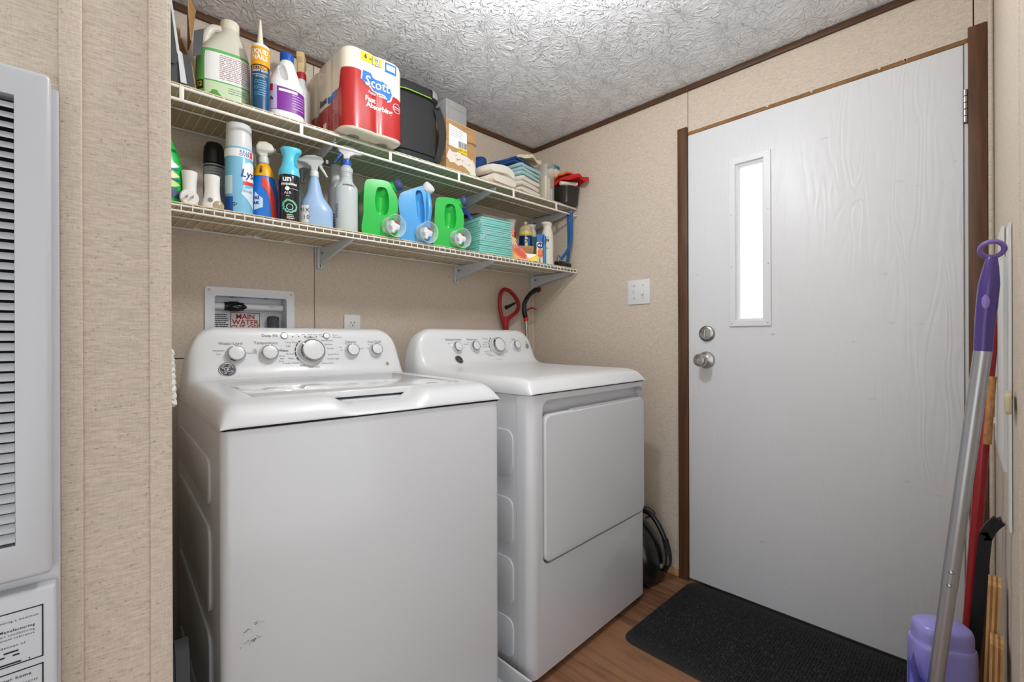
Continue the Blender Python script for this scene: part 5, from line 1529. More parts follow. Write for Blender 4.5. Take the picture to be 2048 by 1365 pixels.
# ---- black bin heaped with cloths
bi = thing('black_bin', 'small black bin at the right end of the upper shelf', 'bin', (1.870, 1.552, UZ), 0)
LBi = Loft([(0, 0.050, 0.064, 0, 0, 4), (0.003, 0.053, 0.067, 0, 0, 4), (0.075, 0.058, 0.074, 0, 0, 4), (0.080, 0.061, 0.077, 0, 0, 4), (0.085, 0.061, 0.077, 0, 0, 4)], 0, 40)
LBi.build('tub', mat('black_tub', (42, 38, 34), 0.3), bi)
red_c = mat('scarlet_cloth', (198, 34, 28), 0.9, bump=0.4, bscale=(300, 300, 300))
ora_c = mat('orange_cloth', (232, 106, 48), 0.9)
def drape(name, label, loc, rz, w_, d_, ztop, drop, th, m, group, seed, flat=0.55, nx=26, ny=26):
    """cloth sheet lying over something: flat in the middle, hanging and rippling at the edges"""
    r_ = random.Random(seed); p = [r_.random() * 6 for _ in range(6)]
    t = thing(name, label, 'cloth', loc, rz, group)
    V, F = [], []
    for s_ in (0, 1):
        for j in range(ny + 1):
            for i in range(nx + 1):
                u, v = 2 * i / nx - 1, 2 * j / ny - 1
                e = max(abs(u), abs(v) * 0.98 + 0.02 * abs(u)); k = max(0.0, (e - flat) / (1 - flat))
                z = ztop - drop * k ** 1.6 + 0.0035 * math.sin(4 * u + p[0]) * math.cos(3 * v + p[1]) + 0.0045 * k * math.sin(5 * math.atan2(v, u) + p[2])
                V.append((u * w_ / 2 * (1 - 0.10 * k), v * d_ / 2 * (1 - 0.10 * k), z + (th if s_ else 0)))
    n1 = nx + 1; N = n1 * (ny + 1)
    for j in range(ny):
        for i in range(nx):
            q = j * n1 + i
            F.append((q, q + n1, q + n1 + 1, q + 1)); F.append((N + q, N + q + 1, N + q + n1 + 1, N + q + n1))
    rim = [i for i in range(n1)] + [j * n1 + nx for j in range(1, ny + 1)] + [ny * n1 + i for i in range(nx - 1, -1, -1)] + [j * n1 for j in range(ny - 1, 0, -1)]
    for q, q2 in zip(rim, rim[1:] + rim[:1]): F.append((q, q2, N + q2, N + q))
    mesh_obj('cloth_sheet', V, F, m, t, True, 70)
    return t
drape('draped_cloth', 'scarlet cloth draped over the black bin', (1.864, 1.505, UZ + 0.118), -6, 0.118, 0.185, 0.0, 0.012, 0.016, red_c, 'cloths on the bin', 61, 0.5)
drape('draped_cloth', 'orange cloth edge lying on the scarlet cloth', (1.862, 1.520, UZ + 0.146), -8, 0.112, 0.110, 0.0, 0.008, 0.009, ora_c, 'cloths on the bin', 62, 0.5)
drape('folded_cloth', 'cream cloth on top of the folded stack', (gx + 0.032, gy - 0.025, cream_z + 0.018), grz, 0.135, 0.125, 0.0, 0.010, 0.014, terry_c, 'folded cloths', 52, 0.45)
rcl = thing('rolled_cloth', 'white rolled cloth sticking out of the black bin', 'cloth', (1.868, 1.505, UZ + 0.0865), 0)
LRl = Loft([(0, 0.014, 0.009), (0.004, 0.016, 0.0105), (0.08, 0.014, 0.0095), (0.09, 0.012, 0.008)], 3, 20)
LRl.build('roll', terry_w, rcl, loc=(0.012, -0.032, 0.011), rot=(R(-90), 0, R(60)))
folded_m = lump('gathered_end', terry_w, rcl, 0.035, 0.040, 0.016, 12, (-0.012, 0.010, 0), 0.15)
rd = thing('rolled_rag', 'dark red rolled rag behind the orange cloth', 'cloth', (1.876, 1.606, UZ + 0.0865), 0)
tube('rag_roll', catmull([(-0.045, 0.0, 0.044), (-0.01, -0.010, 0.056), (0.03, -0.016, 0.058), (0.046, -0.018, 0.052)], 6), [0.010 + 0.003 * math.sin(k) for k in range(19)], mat('brick_red_rag', (170, 52, 42), 0.9), rd, 12)
lump('rag_heap', mat('brick_red_rag', (170, 52, 42), 0.9), rd, 0.040, 0.020, 0.060, 14, (-0.005, 0.0, 0), 0.10)
# ================================================================ LOWER SHELF
LZ = DECK_L
# ---- green bottle at the left end
vg = mat('vivid_green', (26, 186, 70), 0.25, coat=0.3)
gb = thing('green_bottle', 'bright green bottle with scent labels, half hidden by the partition', 'bottle', (0.190, 1.595, LZ), 0)
LG = Loft([(0, 0.042, 0.034, 0, 0, 2.6), (0.005, 0.047, 0.038, 0, 0, 2.6), (0.10, 0.046, 0.038, 0, 0, 2.6), (0.15, 0.040, 0.034, -0.004, 0, 2.4), (0.20, 0.028, 0.026, -0.010, 0, 2.2), (0.235, 0.017, 0.017, -0.014, 0, 2), (0.245, 0.015, 0.015, -0.014, 0, 2)])
LG.build('bottle_body', vg, gb)
lathe('cap', [(0.018, 0.243), (0.018, 0.27), (0.015, 0.275), (0, 0.275)], white_plastic, gb, 20, (-0.014, 0, 0))
for k, (z, c) in enumerate(((0.108, (236, 240, 236)), (0.080, (236, 232, 176)), (0.056, (214, 226, 130)))):
    pz = LG.patch('scent_badge', z - 0.014, z + 0.014, -10, 48, mat('badge_%d' % k, c, 0.4), gb, 0.0010, 12, 6, top=lambda t, z=z: z + 0.014 * math.sin(math.pi * min(1, 0.5 + t / 2)), bot=lambda t, z=z: z - 0.012 * math.sin(math.pi * min(1, 0.5 + t / 2)))
    dashes(LG.map(z - 0.011, 25, 0.0016), 0.028, 0.006, 1, mat('navy_print', (30, 92, 168), 0.4), pz, 0.8, 50 + k)
dashes(LG.map(0.150, 40, 0.0012), 0.022, 0.010, 2, mat('dark_green_print', (16, 84, 44), 0.4), gb, 0.6, 61)
LG.patch('label_foot', 0.018, 0.040, -10, 46, mat('slate_blue_print', (62, 78, 110), 0.4), gb, 0.0010, 10, 3)

# ---- plug-in warmers
plug_m = mat('warmer_plastic', (232, 231, 226), 0.3)
def warmer(loc, rz, label, style):
    t = thing('scent_warmer', label, 'air freshener', loc, rz, 'plug-in warmers')
    if style == 0:    # flat round base facing out, two blades
        L_ = Loft([(0.0, 0.020, 0.018), (0.03, 0.0195, 0.018), (0.05, 0.0165, 0.016), (0.075, 0.0175, 0.017), (0.098, 0.0195, 0.019), (0.100, 0.0185, 0.018)])
        L_.build('warmer_body', plug_m, t)
        lathe_dir('plug_face', [(0.0, -0.006), (0.020, -0.006), (0.0225, -0.003), (0.0225, 0.004), (0.020, 0.007), (0, 0.007)], plug_m, t, (-0.004, -0.020, 0.0225), (0, -1, 0), 28)
        for x in (-0.0105, 0.0025):
            box('blade', x - 0.0008, x + 0.0008, -0.042, -0.026, 0.020, 0.027, satin, t)
    else:             # flared body with round opening
        L_ = Loft([(0.0, 0.026, 0.018, 0, 0, 2.4), (0.012, 0.026, 0.019, 0, 0, 2.3), (0.035, 0.021, 0.0175), (0.06, 0.0185, 0.017), (0.085, 0.019, 0.018), (0.098, 0.0195, 0.0185), (0.100, 0.018, 0.017)])
        L_.build('warmer_body', plug_m, t)
        lathe_dir('vent_hole', [(0.0, 0.0), (0.0052, 0.0), (0.006, 0.0008), (0.0052, 0.0012)], mat('hole_grey', (120, 120, 116), 0.6), t, (-0.008, -0.0185, 0.026), (0, -1, 0), 16)
        lathe_dir('refill_window', [(0.0, 0.0), (0.013, 0.0), (0.0145, 0.001), (0.013, 0.002)], mat('amber_glass', (170, 158, 130), 0.1), t, (0.012, -0.0180, 0.012), (0.1, -1, 0), 20)
    return t
warmer((0.250, 1.568, LZ), 0, 'white plug-in warmer with two metal blades facing out', 0)
warmer((0.303, 1.560, LZ), 0, 'white plug-in warmer with a round amber window', 1)
warmer((0.246, 1.625, LZ), 20, 'white plug-in warmer tucked behind the green bottle', 1)

# ---- aerosol cans
def aerosol(loc, rz, label, r, h, capr, caph, body_m, cap_m, dome=False, name='aerosol_can'):
    t = thing(name, label, 'spray can', loc, rz)
    hb = h - caph
    L_ = Loft([(0, r * 0.93, r * 0.93), (0.003, r, r), (hb - 0.010, r, r), (hb - 0.004, r * 0.96, r * 0.96), (hb, r * 0.90, r * 0.90)], 0, 40)
    L_.build('can_body', body_m, t)
    tube('seam_rim', [(r * 0.98 * math.cos(R(a)), r * 0.98 * math.sin(R(a)), 0.002) for a in range(0, 360, 12)], 0.0012, satin, t, 6, True)
    if dome:
        cap = lathe('cap', [(capr, hb), (capr, hb + caph * 0.45), (capr * 0.93, hb + caph * 0.72), (capr * 0.70, hb + caph * 0.93), (capr * 0.3, h), (0, h)], cap_m, t, 36)
    else:
        cap = lathe('cap', [(capr * 0.98, hb - 0.001), (capr, hb + 0.002), (capr * 0.96, h - 0.004), (capr * 0.92, h), (0, h)], cap_m, t, 36)
    return t, L_
silver = mat('silver_label', (168, 170, 172), 0.3, 0.0)
t, L_ = aerosol((0.334, 1.690, LZ), 0, 'black-domed spray can with silver label behind the warmers', 0.029, 0.246, 0.029, 0.070, mat('can_black', (28, 28, 30), 0.3), black_plastic, True)
L_.patch('label', 0.02, 0.172, -100, 100, silver, t, 0.0006)
dashes(L_.map(0.135, -5), 0.045, 0.05, 6, grey_print, t, 0.3, 71); dashes(L_.map(0.07, 10), 0.05, 0.07, 9, grey_print, t, 0.25, 72)

sky = mat('can_sky_blue', (124, 190, 222), 0.22, coat=0.4)
def disinfectant(loc, rz, label):
    t, L_ = aerosol(loc, rz, label, 0.0375, 0.276, 0.0350, 0.072, sky, white_plastic)
    L_.patch('white_band', 0.172, 0.196, -180, 180, white_print, t, 0.0006, 60)
    return t, L_
t, L_ = disinfectant((0.378, 1.586, LZ), -12, 'sky blue disinfectant spray can with white cap, front of two')
lettering([('KILLS', 0.0115, L_.map(0.188, 22, 0.0011), dict(bold=0.02)), ('OVER', 0.0115, L_.map(0.1785, 22, 0.0011), dict(bold=0.02))], mat('navy_print', (30, 92, 168), 0.4), t)
L_.patch('red_tick', 0.174, 0.194, 46, 64, mat('red_tick', (220, 92, 96), 0.4), t, 0.0010, 6, 3)
wb_ = L_.patch('brand_panel', 0.098, 0.160, 12, 78, white_print, t, 0.0009, 14, 8, top=lambda q: 0.136 + 0.026 * math.sin(math.pi * (0.15 + 0.6 * q)), bot=lambda q: 0.104 - 0.004 * q)
lettering([('Lysol', 0.034, L_.map(0.124, 52, 0.0017), dict(bold=0.015, shear=0.22, sx=0.9))], mat('deep_blue_print', (28, 44, 140), 0.4), wb_)
L_.patch('red_ribbon', 0.092, 0.104, 14, 78, mat('red_ribbon', (214, 56, 60), 0.4), t, 0.0010, 12, 2, top=lambda q: 0.100 + 0.005 * q, bot=lambda q: 0.090 + 0.006 * q)
sw_ = L_.patch('swirl_panel', 0.020, 0.088, 8, 70, mat('pale_blue_print', (206, 230, 242), 0.3), t, 0.0009, 12, 8, top=lambda q: 0.076 + 0.012 * q, bot=lambda q: 0.062 - 0.040 * q)
lettering([('ODORS', 0.010, L_.map(0.072, 32, 0.0016))], grey_print, sw_)
L_.patch('side_panel', 0.060, 0.115, -70, -28, mat('pale_blue_print', (206, 230, 242), 0.3), t, 0.0009, 8, 3)
L_.patch('navy_foot', 0.004, 0.052, -75, -26, mat('navy_foot', (24, 82, 168), 0.3), t, 0.0009, 8, 3)
def recycle(f, s):
    V, F = [], []
    for k in range(3):
        a = R(90 + 120 * k)
        for (p, q) in (((0.2, -0.5), (0.9, -0.5)), ):
            pts = [(-0.52, -0.18), (0.18, -0.18), (0.18, 0.08), (0.52, -0.38 + 0.0), (0.18, -0.80 + 0.0), (0.18, -0.52), (-0.30, -0.52)]
            b = len(V)
            for x, y in pts:
                y -= 0.25; X, Y = x * math.cos(a) - y * math.sin(a), x * math.sin(a) + y * math.cos(a)
                V.append(f(X * s, Y * s))
            F.append(tuple(range(b, b + 7)))
    return V, F
V, F = recycle(L_.map(0.030, -18, 0.0012), 0.0062)
mesh_obj('recycling_mark', V, F, black_print, t, False)
t, L_ = disinfectant((0.432, 1.742, LZ), 10, 'sky blue disinfectant spray can with white cap, rear of two')

# ---- yellow-necked stain remover spray
ys_ = thing('stain_remover_spray', 'blue and red spray bottle with yellow shoulder and white trigger', 'spray bottle', (0.459, 1.630, LZ), -10)
LY = Loft([(0, 0.040, 0.026, 0, 0, 2.6), (0.005, 0.045, 0.030, 0, 0, 2.6), (0.06, 0.046, 0.031, 0, 0, 2.5), (0.10, 0.043, 0.030, 0, 0, 2.4), (0.130, 0.036, 0.027, 0, 0, 2.2), (0.152, 0.030, 0.024, 0, 0, 2.1), (0.176, 0.024, 0.021, 0, 0, 2), (0.190, 0.016, 0.016, 0, 0, 2), (0.196, 0.0135, 0.0135, 0, 0, 2)])
LY.build('bottle_body', mat('cobalt_label', (20, 118, 214), 0.25, coat=0.3), ys_)
LY.build('yellow_shoulder', mat('golden_yellow', (246, 178, 24), 0.3), ys_, 0.150, 0.192, 0.0008)
LY.patch('red_arc', 0.0, 0.15, -10, 40, mat('arc_red', (226, 70, 54), 0.3), ys_, 0.0014, 14, 16, top=lambda q: 0.006 + 0.140 * math.sqrt(max(0, 1 - (max(0, q - 0.12) / 0.9) ** 2)) if q > 0.12 else 0.146, bot=lambda q: 0.006 + 0.108 * math.sqrt(max(0, 1 - ((q) / 0.55) ** 2)) if q < 0.55 else 0.006)
LY.patch('white_arc', 0.0, 0.15, -34, -4, mat('pale_blue_print', (206, 230, 242), 0.3), ys_, 0.0012, 10, 8, top=lambda q: 0.095 - 0.02 * q, bot=lambda q: 0.035 + 0.012 * q)
lettering([('oxi', 0.018, LY.map(0.076, -30, 0.0022), dict(bold=0.03)), ('out', 0.016, LY.map(0.060, -30, 0.0022), dict(bold=0.03))], mat('deep_blue_print', (28, 44, 140), 0.4), ys_)
lettering([('MAX', 0.011, (lambda f: (lambda x, y: f(-y, x)))(LY.map(0.170, -20, 0.0016)), dict(bold=0.04))], black_print, ys_)
ivt = mat('ivory_trigger', (226, 222, 210), 0.35)
lathe('collar', [(0.0160, 0.194), (0.0166, 0.196), (0.0160, 0.214), (0.012, 0.217)], white_plastic, ys_, 28)
prism('spray_head', [(x * 1.15, 0.214 + z * 1.1) for x, z in [(-0.018, 0.010), (-0.020, 0.030), (-0.013, 0.043), (0.004, 0.047), (0.020, 0.041), (0.027, 0.028), (0.022, 0.017), (0.010, 0.013), (0.0085, 0.0), (-0.0085, 0.0)]], -0.014, 0.014, ivt, ys_, 'XZ', 0.005, 3)
lathe_dir('nozzle', [(0.006, 0), (0.006, 0.004), (0.003, 0.005)], ivt, ys_, (0.030, 0, 0.246), (1, 0, -0.3), 12)

# ---- black air-mist can with cyan grip head
ac = thing('air_mist_can', 'black air mist can with cyan grip top', 'spray can', (0.516, 1.566, LZ), -14)
LA = Loft([(0, 0.0305, 0.0305), (0.003, 0.0325, 0.0325), (0.130, 0.0325, 0.0325), (0.150, 0.0305, 0.0305), (0.165, 0.0265, 0.0265)], 4, 40)
LA.build('can_body', mat('gloss_black', (20, 22, 25), 0.16, coat=0.5), ac)
LH = Loft([(0.150, 0.0312, 0.0312), (0.166, 0.0300, 0.0300), (0.185, 0.0240, 0.0235, 0.001), (0.200, 0.0210, 0.0200, 0.001), (0.215, 0.0225, 0.0200, 0.003), (0.228, 0.0290, 0.0220, 0.005), (0.236, 0.0315, 0.0230, 0.006), (0.241, 0.0290, 0.0210, 0.006), (0.243, 0.020, 0.015, 0.006)], 4, 36)
cyan = mat('cyan_plastic', (96, 204, 228), 0.3)
gh = LH.build('grip_head', cyan, ac)
LH.patch('trigger_pad', 0.180, 0.226, 35, 85, mat('cyan_dark', (70, 172, 200), 0.35), gh, 0.002, 8, 8)
lettering([('un', 0.026, LA.map(0.135, -16, 0.0011), dict(bold=0.03)), ('stopables', 0.0125, LA.map(0.119, -6, 0.0011), dict(bold=0.03))], white_print, ac)
poly('round_mark', disc_pts(0.0065), LA.map(0.104, -14, 0.0011), white_print, ac)
LA.patch('white_line', 0.1035, 0.1045, -14, 45, white_print, ac, 0.0009, 10, 1)
lettering([('AIR', 0.012, LA.map(0.090, -12, 0.0011), dict(space=1.2)), ('mist', 0.006, LA.map(0.081, -12, 0.0011))], white_print, ac)
tealp = mat('teal_print', (86, 190, 180), 0.4)
rn = random.Random(77)
for k in range(26):
    a = 2 * math.pi * k / 26; rr = 0.017 + 0.004 * rn.random()
    poly('petal_mark', [(rr * math.cos(a) + 0.0042 * math.cos(q) * (0.6 + 0.6 * rn.random()), 0.001 + rr * math.sin(a) + 0.0036 * math.sin(q)) for q in (0, 1.2, 2.4, 3.6, 4.8)], LA.map(0.048, -2, 0.0009), tealp if k % 3 else mat('lime_print', (150, 200, 110), 0.4), ac)
V, F = arc_band(LA.map(0.046, -2, 0.0012), 0.0080, 0.0100, 0, 360, 20)
mesh_obj('drop_outline', V, F, mat('pale_teal_print', (190, 226, 222), 0.4), ac, False)
dashes(LA.map(0.016, 4, 0.0010), 0.024, 0.016, 3, white_print, ac, 0.4, 78)

# ---- teal-and-red trigger bottle tucked behind
tb = thing('teal_trigger_bottle', 'spray bottle with teal trigger and red collar, behind the air mist can', 'spray bottle', (0.580, 1.700, LZ), 10)
LTb = Loft([(0, 0.030, 0.024, 0, 0, 2.6), (0.005, 0.034, 0.028, 0, 0, 2.6), (0.11, 0.034, 0.028, 0, 0, 2.6), (0.15, 0.024, 0.021), (0.19, 0.014, 0.014), (0.20, 0.0125, 0.0125)])
LTb.build('bottle_body', mat('grey_clear_bottle', (196, 200, 194), 0.3), tb)
trigger_head(tb, 0.198, mat('collar_red', (176, 30, 38), 0.4), mat('smoke_white', (206, 208, 206), 0.35), mat('teal_trigger', (18, 120, 126), 0.35), 1.1, 1, 0.0145, 2)

# ---- pale blue spray bottle, handwritten label
pb = thing('pale_blue_spray_bottle', 'pale blue spray bottle with clear trigger and handwritten label', 'spray bottle', (0.614, 1.598, LZ), -16)
LP = Loft([(0, 0.048, 0.030, 0, 0, 2.8), (0.005, 0.053, 0.034, 0, 0, 2.8), (0.06, 0.053, 0.034, 0, 0, 2.7), (0.085, 0.046, 0.031, -0.003, 0, 2.5), (0.105, 0.034, 0.027, -0.006, 0, 2.3), (0.125, 0.026, 0.023, -0.006, 0, 2.1), (0.150, 0.020, 0.0185, -0.006, 0, 2), (0.172, 0.0145, 0.0145, -0.006, 0, 2), (0.180, 0.0125, 0.0125, -0.006, 0, 2)])
LP.build('bottle_body', mat('powder_blue_plastic', (160, 190, 226), 0.3, alpha=0.95), pb)
hd_ = thing
clh = mat('cloudy_clear_plastic', (222, 226, 226), 0.2, alpha=0.62)
sub = trigger_head(pb, 0.180, mat('cloudy_collar', (216, 220, 220), 0.3), clh, clh, 1.15, -1, 0.0140, 2)
for o in list(pb.children):
    if o.name.split('.')[0] in ('collar', 'spray_head', 'trigger', 'nozzle'): o.location.x -= 0.006
lbp = LP.patch('paper_label', 0.016, 0.075, -66, -22, white_print, pb, 0.0009, 12, 6)
lettering([('MIX', 0.019, LP.map(0.058, -44, 0.0018), dict(space=1.2)), ('1:10', 0.019, LP.map(0.034, -44, 0.0018), dict(space=1.2))], black_print, lbp, 'handwriting')

# ---- white bottle behind the clear one
wbb = thing('white_lotion_bottle', 'grey-white slim bottle standing behind the clear spray bottle', 'bottle', (0.722, 1.690, LZ), 0)
LWb = Loft([(0, 0.026, 0.022, 0, 0, 2.6), (0.004, 0.029, 0.025, 0, 0, 2.6), (0.15, 0.029, 0.025, 0, 0, 2.6), (0.19, 0.024, 0.021), (0.2, 0.02, 0.02)])
LWb.build('bottle_body', mat('grey_white_plastic', (206, 208, 210), 0.35), wbb)
lathe('cap', [(0.021, 0.2), (0.021, 0.268), (0.019, 0.273), (0, 0.273)], mat('grey_white_plastic', (206, 208, 210), 0.35), wbb, 24)
dashes(LWb.map(0.06, -30, 0.001), 0.03, 0.06, 6, black_print, wbb, 0.4, 81)

# ---- clear spray bottle with blue trigger
cs = thing('clear_spray_bottle', 'clear spray bottle half full with blue trigger and white hood', 'spray bottle', (0.706, 1.566, LZ), -18)
LQ = Loft([(0, 0.034, 0.034, 0, 0, 2.3), (0.004, 0.0375, 0.0375, 0, 0, 2.3), (0.140, 0.0375, 0.0375, 0, 0, 2.2), (0.160, 0.034, 0.034), (0.178, 0.0225, 0.0225), (0.204, 0.0190, 0.0190), (0.210, 0.0215, 0.0215), (0.223, 0.0215, 0.0215), (0.229, 0.0165, 0.0165), (0.236, 0.0150, 0.0150)], 3, 40)
LQ.build('bottle_body', mat('milky_clear_plastic', (214, 222, 222), 0.22, alpha=0.70), cs)
LQ.build('liquid', mat('cloudy_liquid', (196, 208, 200), 0.1), cs, 0.006, 0.062, -0.0025)
for k in range(5):
    tube('ridge', [((0.0208 - 0.0003 * k) * math.cos(R(a)), (0.0208 - 0.0003 * k) * math.sin(R(a)), 0.182 + 0.005 * k) for a in range(0, 360, 15)], 0.0012, MATS['milky_clear_plastic'], cs, 6, True)
trigger_head(cs, 0.234, mat('royal_blue_collar', (36, 92, 176), 0.35), white_plastic, mat('royal_blue_trigger', (28, 92, 190), 0.35), 1.10, 1, 0.0170, 2)
lettering([('SUPERBLU', 0.0085, LQ.map(0.158, 6, 0.0012), dict(bold=0.02))], black_print, cs)
dashes(LQ.map(0.070, -62, 0.0010), 0.016, 0.05, 9, black_print, cs, 0.5, 82)

# ---- tapped detergent jugs
def detergent(loc, rz, label, colm, capm, kind, dark):
    t = thing('detergent_jug', label, 'detergent jug', loc, rz, 'tapped detergent jugs')
    if kind == 'green':
        out = [(-0.058, 0.0), (0.060, 0.0), (0.062, 0.03), (0.060, 0.07), (0.063, 0.10), (0.064, 0.135), (0.058, 0.160), (0.046, 0.178), (0.038, 0.196), (0.022, 0.206), (-0.010, 0.206), (-0.040, 0.203), (-0.053, 0.192), (-0.058, 0.16), (-0.060, 0.08)]
        P = [(p.x, p.y) for p in catmull([(a, b, 0) for a, b in out], 4, True)]
        P = [(x, max(z, 0.0)) for x, z in P]
        body = pillow('jug_body', P, -0.072, 0.105, 0.030, colm, t, 'XZ', 6, amt=0.016)
        c_ = Loft([(-0.050, 0.008, 0.03), (-0.040, 0.020, 0.036), (0, 0.0255, 0.038), (0.040, 0.020, 0.036), (0.050, 0.008, 0.03)], 4).build('cutter', None, None)
        bpy.context.view_layer.update()
        c_.matrix_world = t.matrix_basis @ Matrix.Translation((0.006, -0.078, 0.130)) @ Matrix.Rotation(R(6), 4, 'X')
        cut(body, [c_])
        d = Vector((0.66, -0.56, 0.34)).normalized(); base = Vector((0.028, -0.034, 0.180))
        lathe_dir('neck', [(0.030, -0.02), (0.029, 0.0), (0.0245, 0.025), (0.0205, 0.040), (0.0195, 0.052)], colm, t, base, d, 28)
        lathe_dir('cap', [(0.0205, 0.046), (0.0215, 0.048), (0.0215, 0.064), (0.0195, 0.067), (0.013, 0.0665), (0.012, 0.068), (0.006, 0.068), (0.0055, 0.0665), (0, 0.0665)], capm, t, base, d, 28)
        tap_at = Vector((0.034, -0.070, 0.042))
    else:
        out = [(-0.062, 0.0), (0.060, 0.0), (0.063, 0.03), (0.060, 0.08), (0.062, 0.12), (0.062, 0.16), (0.060, 0.195), (0.052, 0.216), (0.030, 0.222), (0.004, 0.212), (-0.026, 0.198), (-0.050, 0.186), (-0.060, 0.172), (-0.064, 0.14), (-0.056, 0.08)]
        P = [(x, max(z, 0)) for x, z in [(p.x, p.y) for p in catmull([(a, b, 0) for a, b in out], 4, True)]]
        body = pillow('jug_body', P, -0.072, 0.105, 0.030, colm, t, 'XZ', 6, amt=0.016)
        c_ = Loft([(-0.062, 0.005, 0.03), (-0.050, 0.012, 0.036), (0, 0.016, 0.036), (0.05, 0.0135, 0.036), (0.062, 0.006, 0.03)], 4).build('cutter', None, None)
        bpy.context.view_layer.update()
        c_.matrix_world = t.matrix_basis @ Matrix.Translation((0.020, -0.078, 0.140)) @ Matrix.Rotation(R(5), 4, 'X') @ Matrix.Rotation(R(-6), 4, 'Y')
        cut(body, [c_])
        d = Vector((0.45, -0.62, 0.50)).normalized(); base = Vector((0.030, -0.030, 0.192))
        lathe_dir('neck', [(0.030, -0.02), (0.026, 0.015), (0.022, 0.034), (0.0205, 0.046)], colm, t, base, d, 28)
        lathe_dir('cap', [(0.0225, 0.040), (0.0235, 0.042), (0.0235, 0.058), (0.022, 0.061), (0, 0.0615)], capm, t, base, d, 28)
        tube('handle_bar', catmull([(0.050, -0.064, 0.200), (0.054, -0.074, 0.16), (0.054, -0.076, 0.12), (0.050, -0.066, 0.085)], 6), 0.0105, colm, t, 14)
        tap_at = Vector((0.030, -0.072, 0.040))
    # tap under a clear measuring cup
    d = Vector((0.30, -0.93, -0.10)).normalized()
    lathe_dir('tap_boss', [(0.026, -0.012), (0.024, 0.004), (0.015, 0.006)], colm, t, tap_at, d, 24)
    tp_ = lathe_dir('tap', [(0.0215, 0.0), (0.0215, 0.020), (0.017, 0.026), (0.015, 0.036), (0.0, 0.036)], white_plastic, t, tap_at, d, 20)
    M4 = along(tap_at, d)
    for (a, b_, c0) in (((-0.019, -0.008, 0.020), (0.019, 0.010, 0.037), white_plastic), ((-0.006, -0.026, 0.014), (0.006, -0.004, 0.038), white_plastic), ((-0.007, 0.010, 0.028), (0.007, 0.017, 0.038), mat('tap_red', (186, 60, 66), 0.4))):
        me = box_data(a[0], b_[0], a[1], b_[1], a[2], b_[2], 0.0015, 2)
        for v in me.vertices: v.co = M4 @ v.co
        finish('tap_lever' if c0 is white_plastic else 'tap_button', me, c0, tp_)
    cupm = mat('cup_clear', (230, 240, 238), 0.10, alpha=0.34)
    lathe_dir('measuring_cup', [(0.0330, -0.002), (0.0335, 0.002), (0.0360, 0.020), (0.0390, 0.042), (0.0405, 0.043), (0.0405, 0.045), (0.0378, 0.044), (0.0345, 0.020), (0.0315, 0.001)], cupm, t, tap_at, d, 36)
    return t
kelly = mat('kelly_green', (34, 178, 66), 0.22, coat=0.35)
cornf = mat('cornflower_blue', (74, 156, 214), 0.22, coat=0.35)
slatec = mat('slate_cap', (62, 74, 112), 0.4)
detergent((0.838, 1.608, LZ), -14, 'green detergent jug with tap, left of the blue jug', kelly, slatec, 'green', 0)
detergent((0.988, 1.606, LZ), -18, 'blue detergent jug with white cap and tap', cornf, mat('pearl_cap', (222, 224, 224), 0.4), 'blue', 0)
detergent((1.150, 1.606, LZ), -20, 'green detergent jug with tap, right of the blue jug', kelly, slatec, 'green', 0)

# ---- dark gloves heap
gl = thing('work_gloves', 'dark work gloves with blue cuff heaped behind the aqua pads', 'gloves', (1.410, 1.765, LZ), 0)
dk = mat('charcoal_fabric', (44, 46, 44), 0.85, bump=0.5, bscale=(300, 300, 300))
lump('glove_heap', dk, gl, 0.14, 0.040, 0.232, 23, (0.02, 0.008, 0), 0.08)
tube('finger', catmull([(-0.02, -0.01, 0.205), (0.02, -0.030, 0.226), (0.07, -0.035, 0.222), (0.11, -0.030, 0.200)], 5), 0.013, dk, gl, 10)
tube('finger', catmull([(0.04, -0.02, 0.190), (0.09, -0.030, 0.206), (0.15, -0.025, 0.175)], 5), 0.012, dk, gl, 10)
blu = mat('cobalt_trim', (34, 84, 176), 0.6)
tube('blue_trim', catmull([(-0.105, -0.030, 0.222), (-0.080, -0.045, 0.238), (-0.045, -0.045, 0.224), (-0.010, -0.045, 0.190)], 6), 1.0, blu, gl, flat=(0.016, 0.006), up=(0, -1, 0))
tube('black_cuff', catmull([(-0.130, -0.01, 0.190), (-0.115, -0.025, 0.226), (-0.080, -0.02, 0.246), (-0.052, -0.02, 0.240)], 6), 0.012, black_plastic, gl, 10)

# ---- aqua pads in a clear bag
pk = thing('pad_pack', 'stack of pale aqua pads in a clear plastic bag', 'pads', (1.400, 1.618, LZ), -4)
ap = mat('aqua_pad', (120, 206, 196), 0.8)
nlay = 17
for k in range(nlay):
    r_ = random.Random(200 + k); dx, dy = r_.uniform(-0.002, 0.002), r_.uniform(-0.003, 0.003)
    box('pad', -0.100 + dx + 0.0008 * k, 0.092 + dx - 0.0004 * k, -0.075 + dy, 0.075 + dy, 0.002 + k * 0.0098, 0.002 + k * 0.0098 + 0.0088, ap, pk, 0.0034, 2)
LBg = Loft([(0.0, 0.104, 0.084, 0, 0, 7), (0.002, 0.107, 0.087, 0, 0, 7), (0.08, 0.107, 0.086, 0, 0, 7), (0.160, 0.103, 0.083, 0.0, 0, 7), (0.178, 0.094, 0.076, 0, 0, 6)], 3, 64)
o = LBg.build('clear_bag', mat('crinkle_film', (232, 244, 242), 0.08, alpha=0.10, bump=1.0, bscale=(26, 26, 40)), pk)
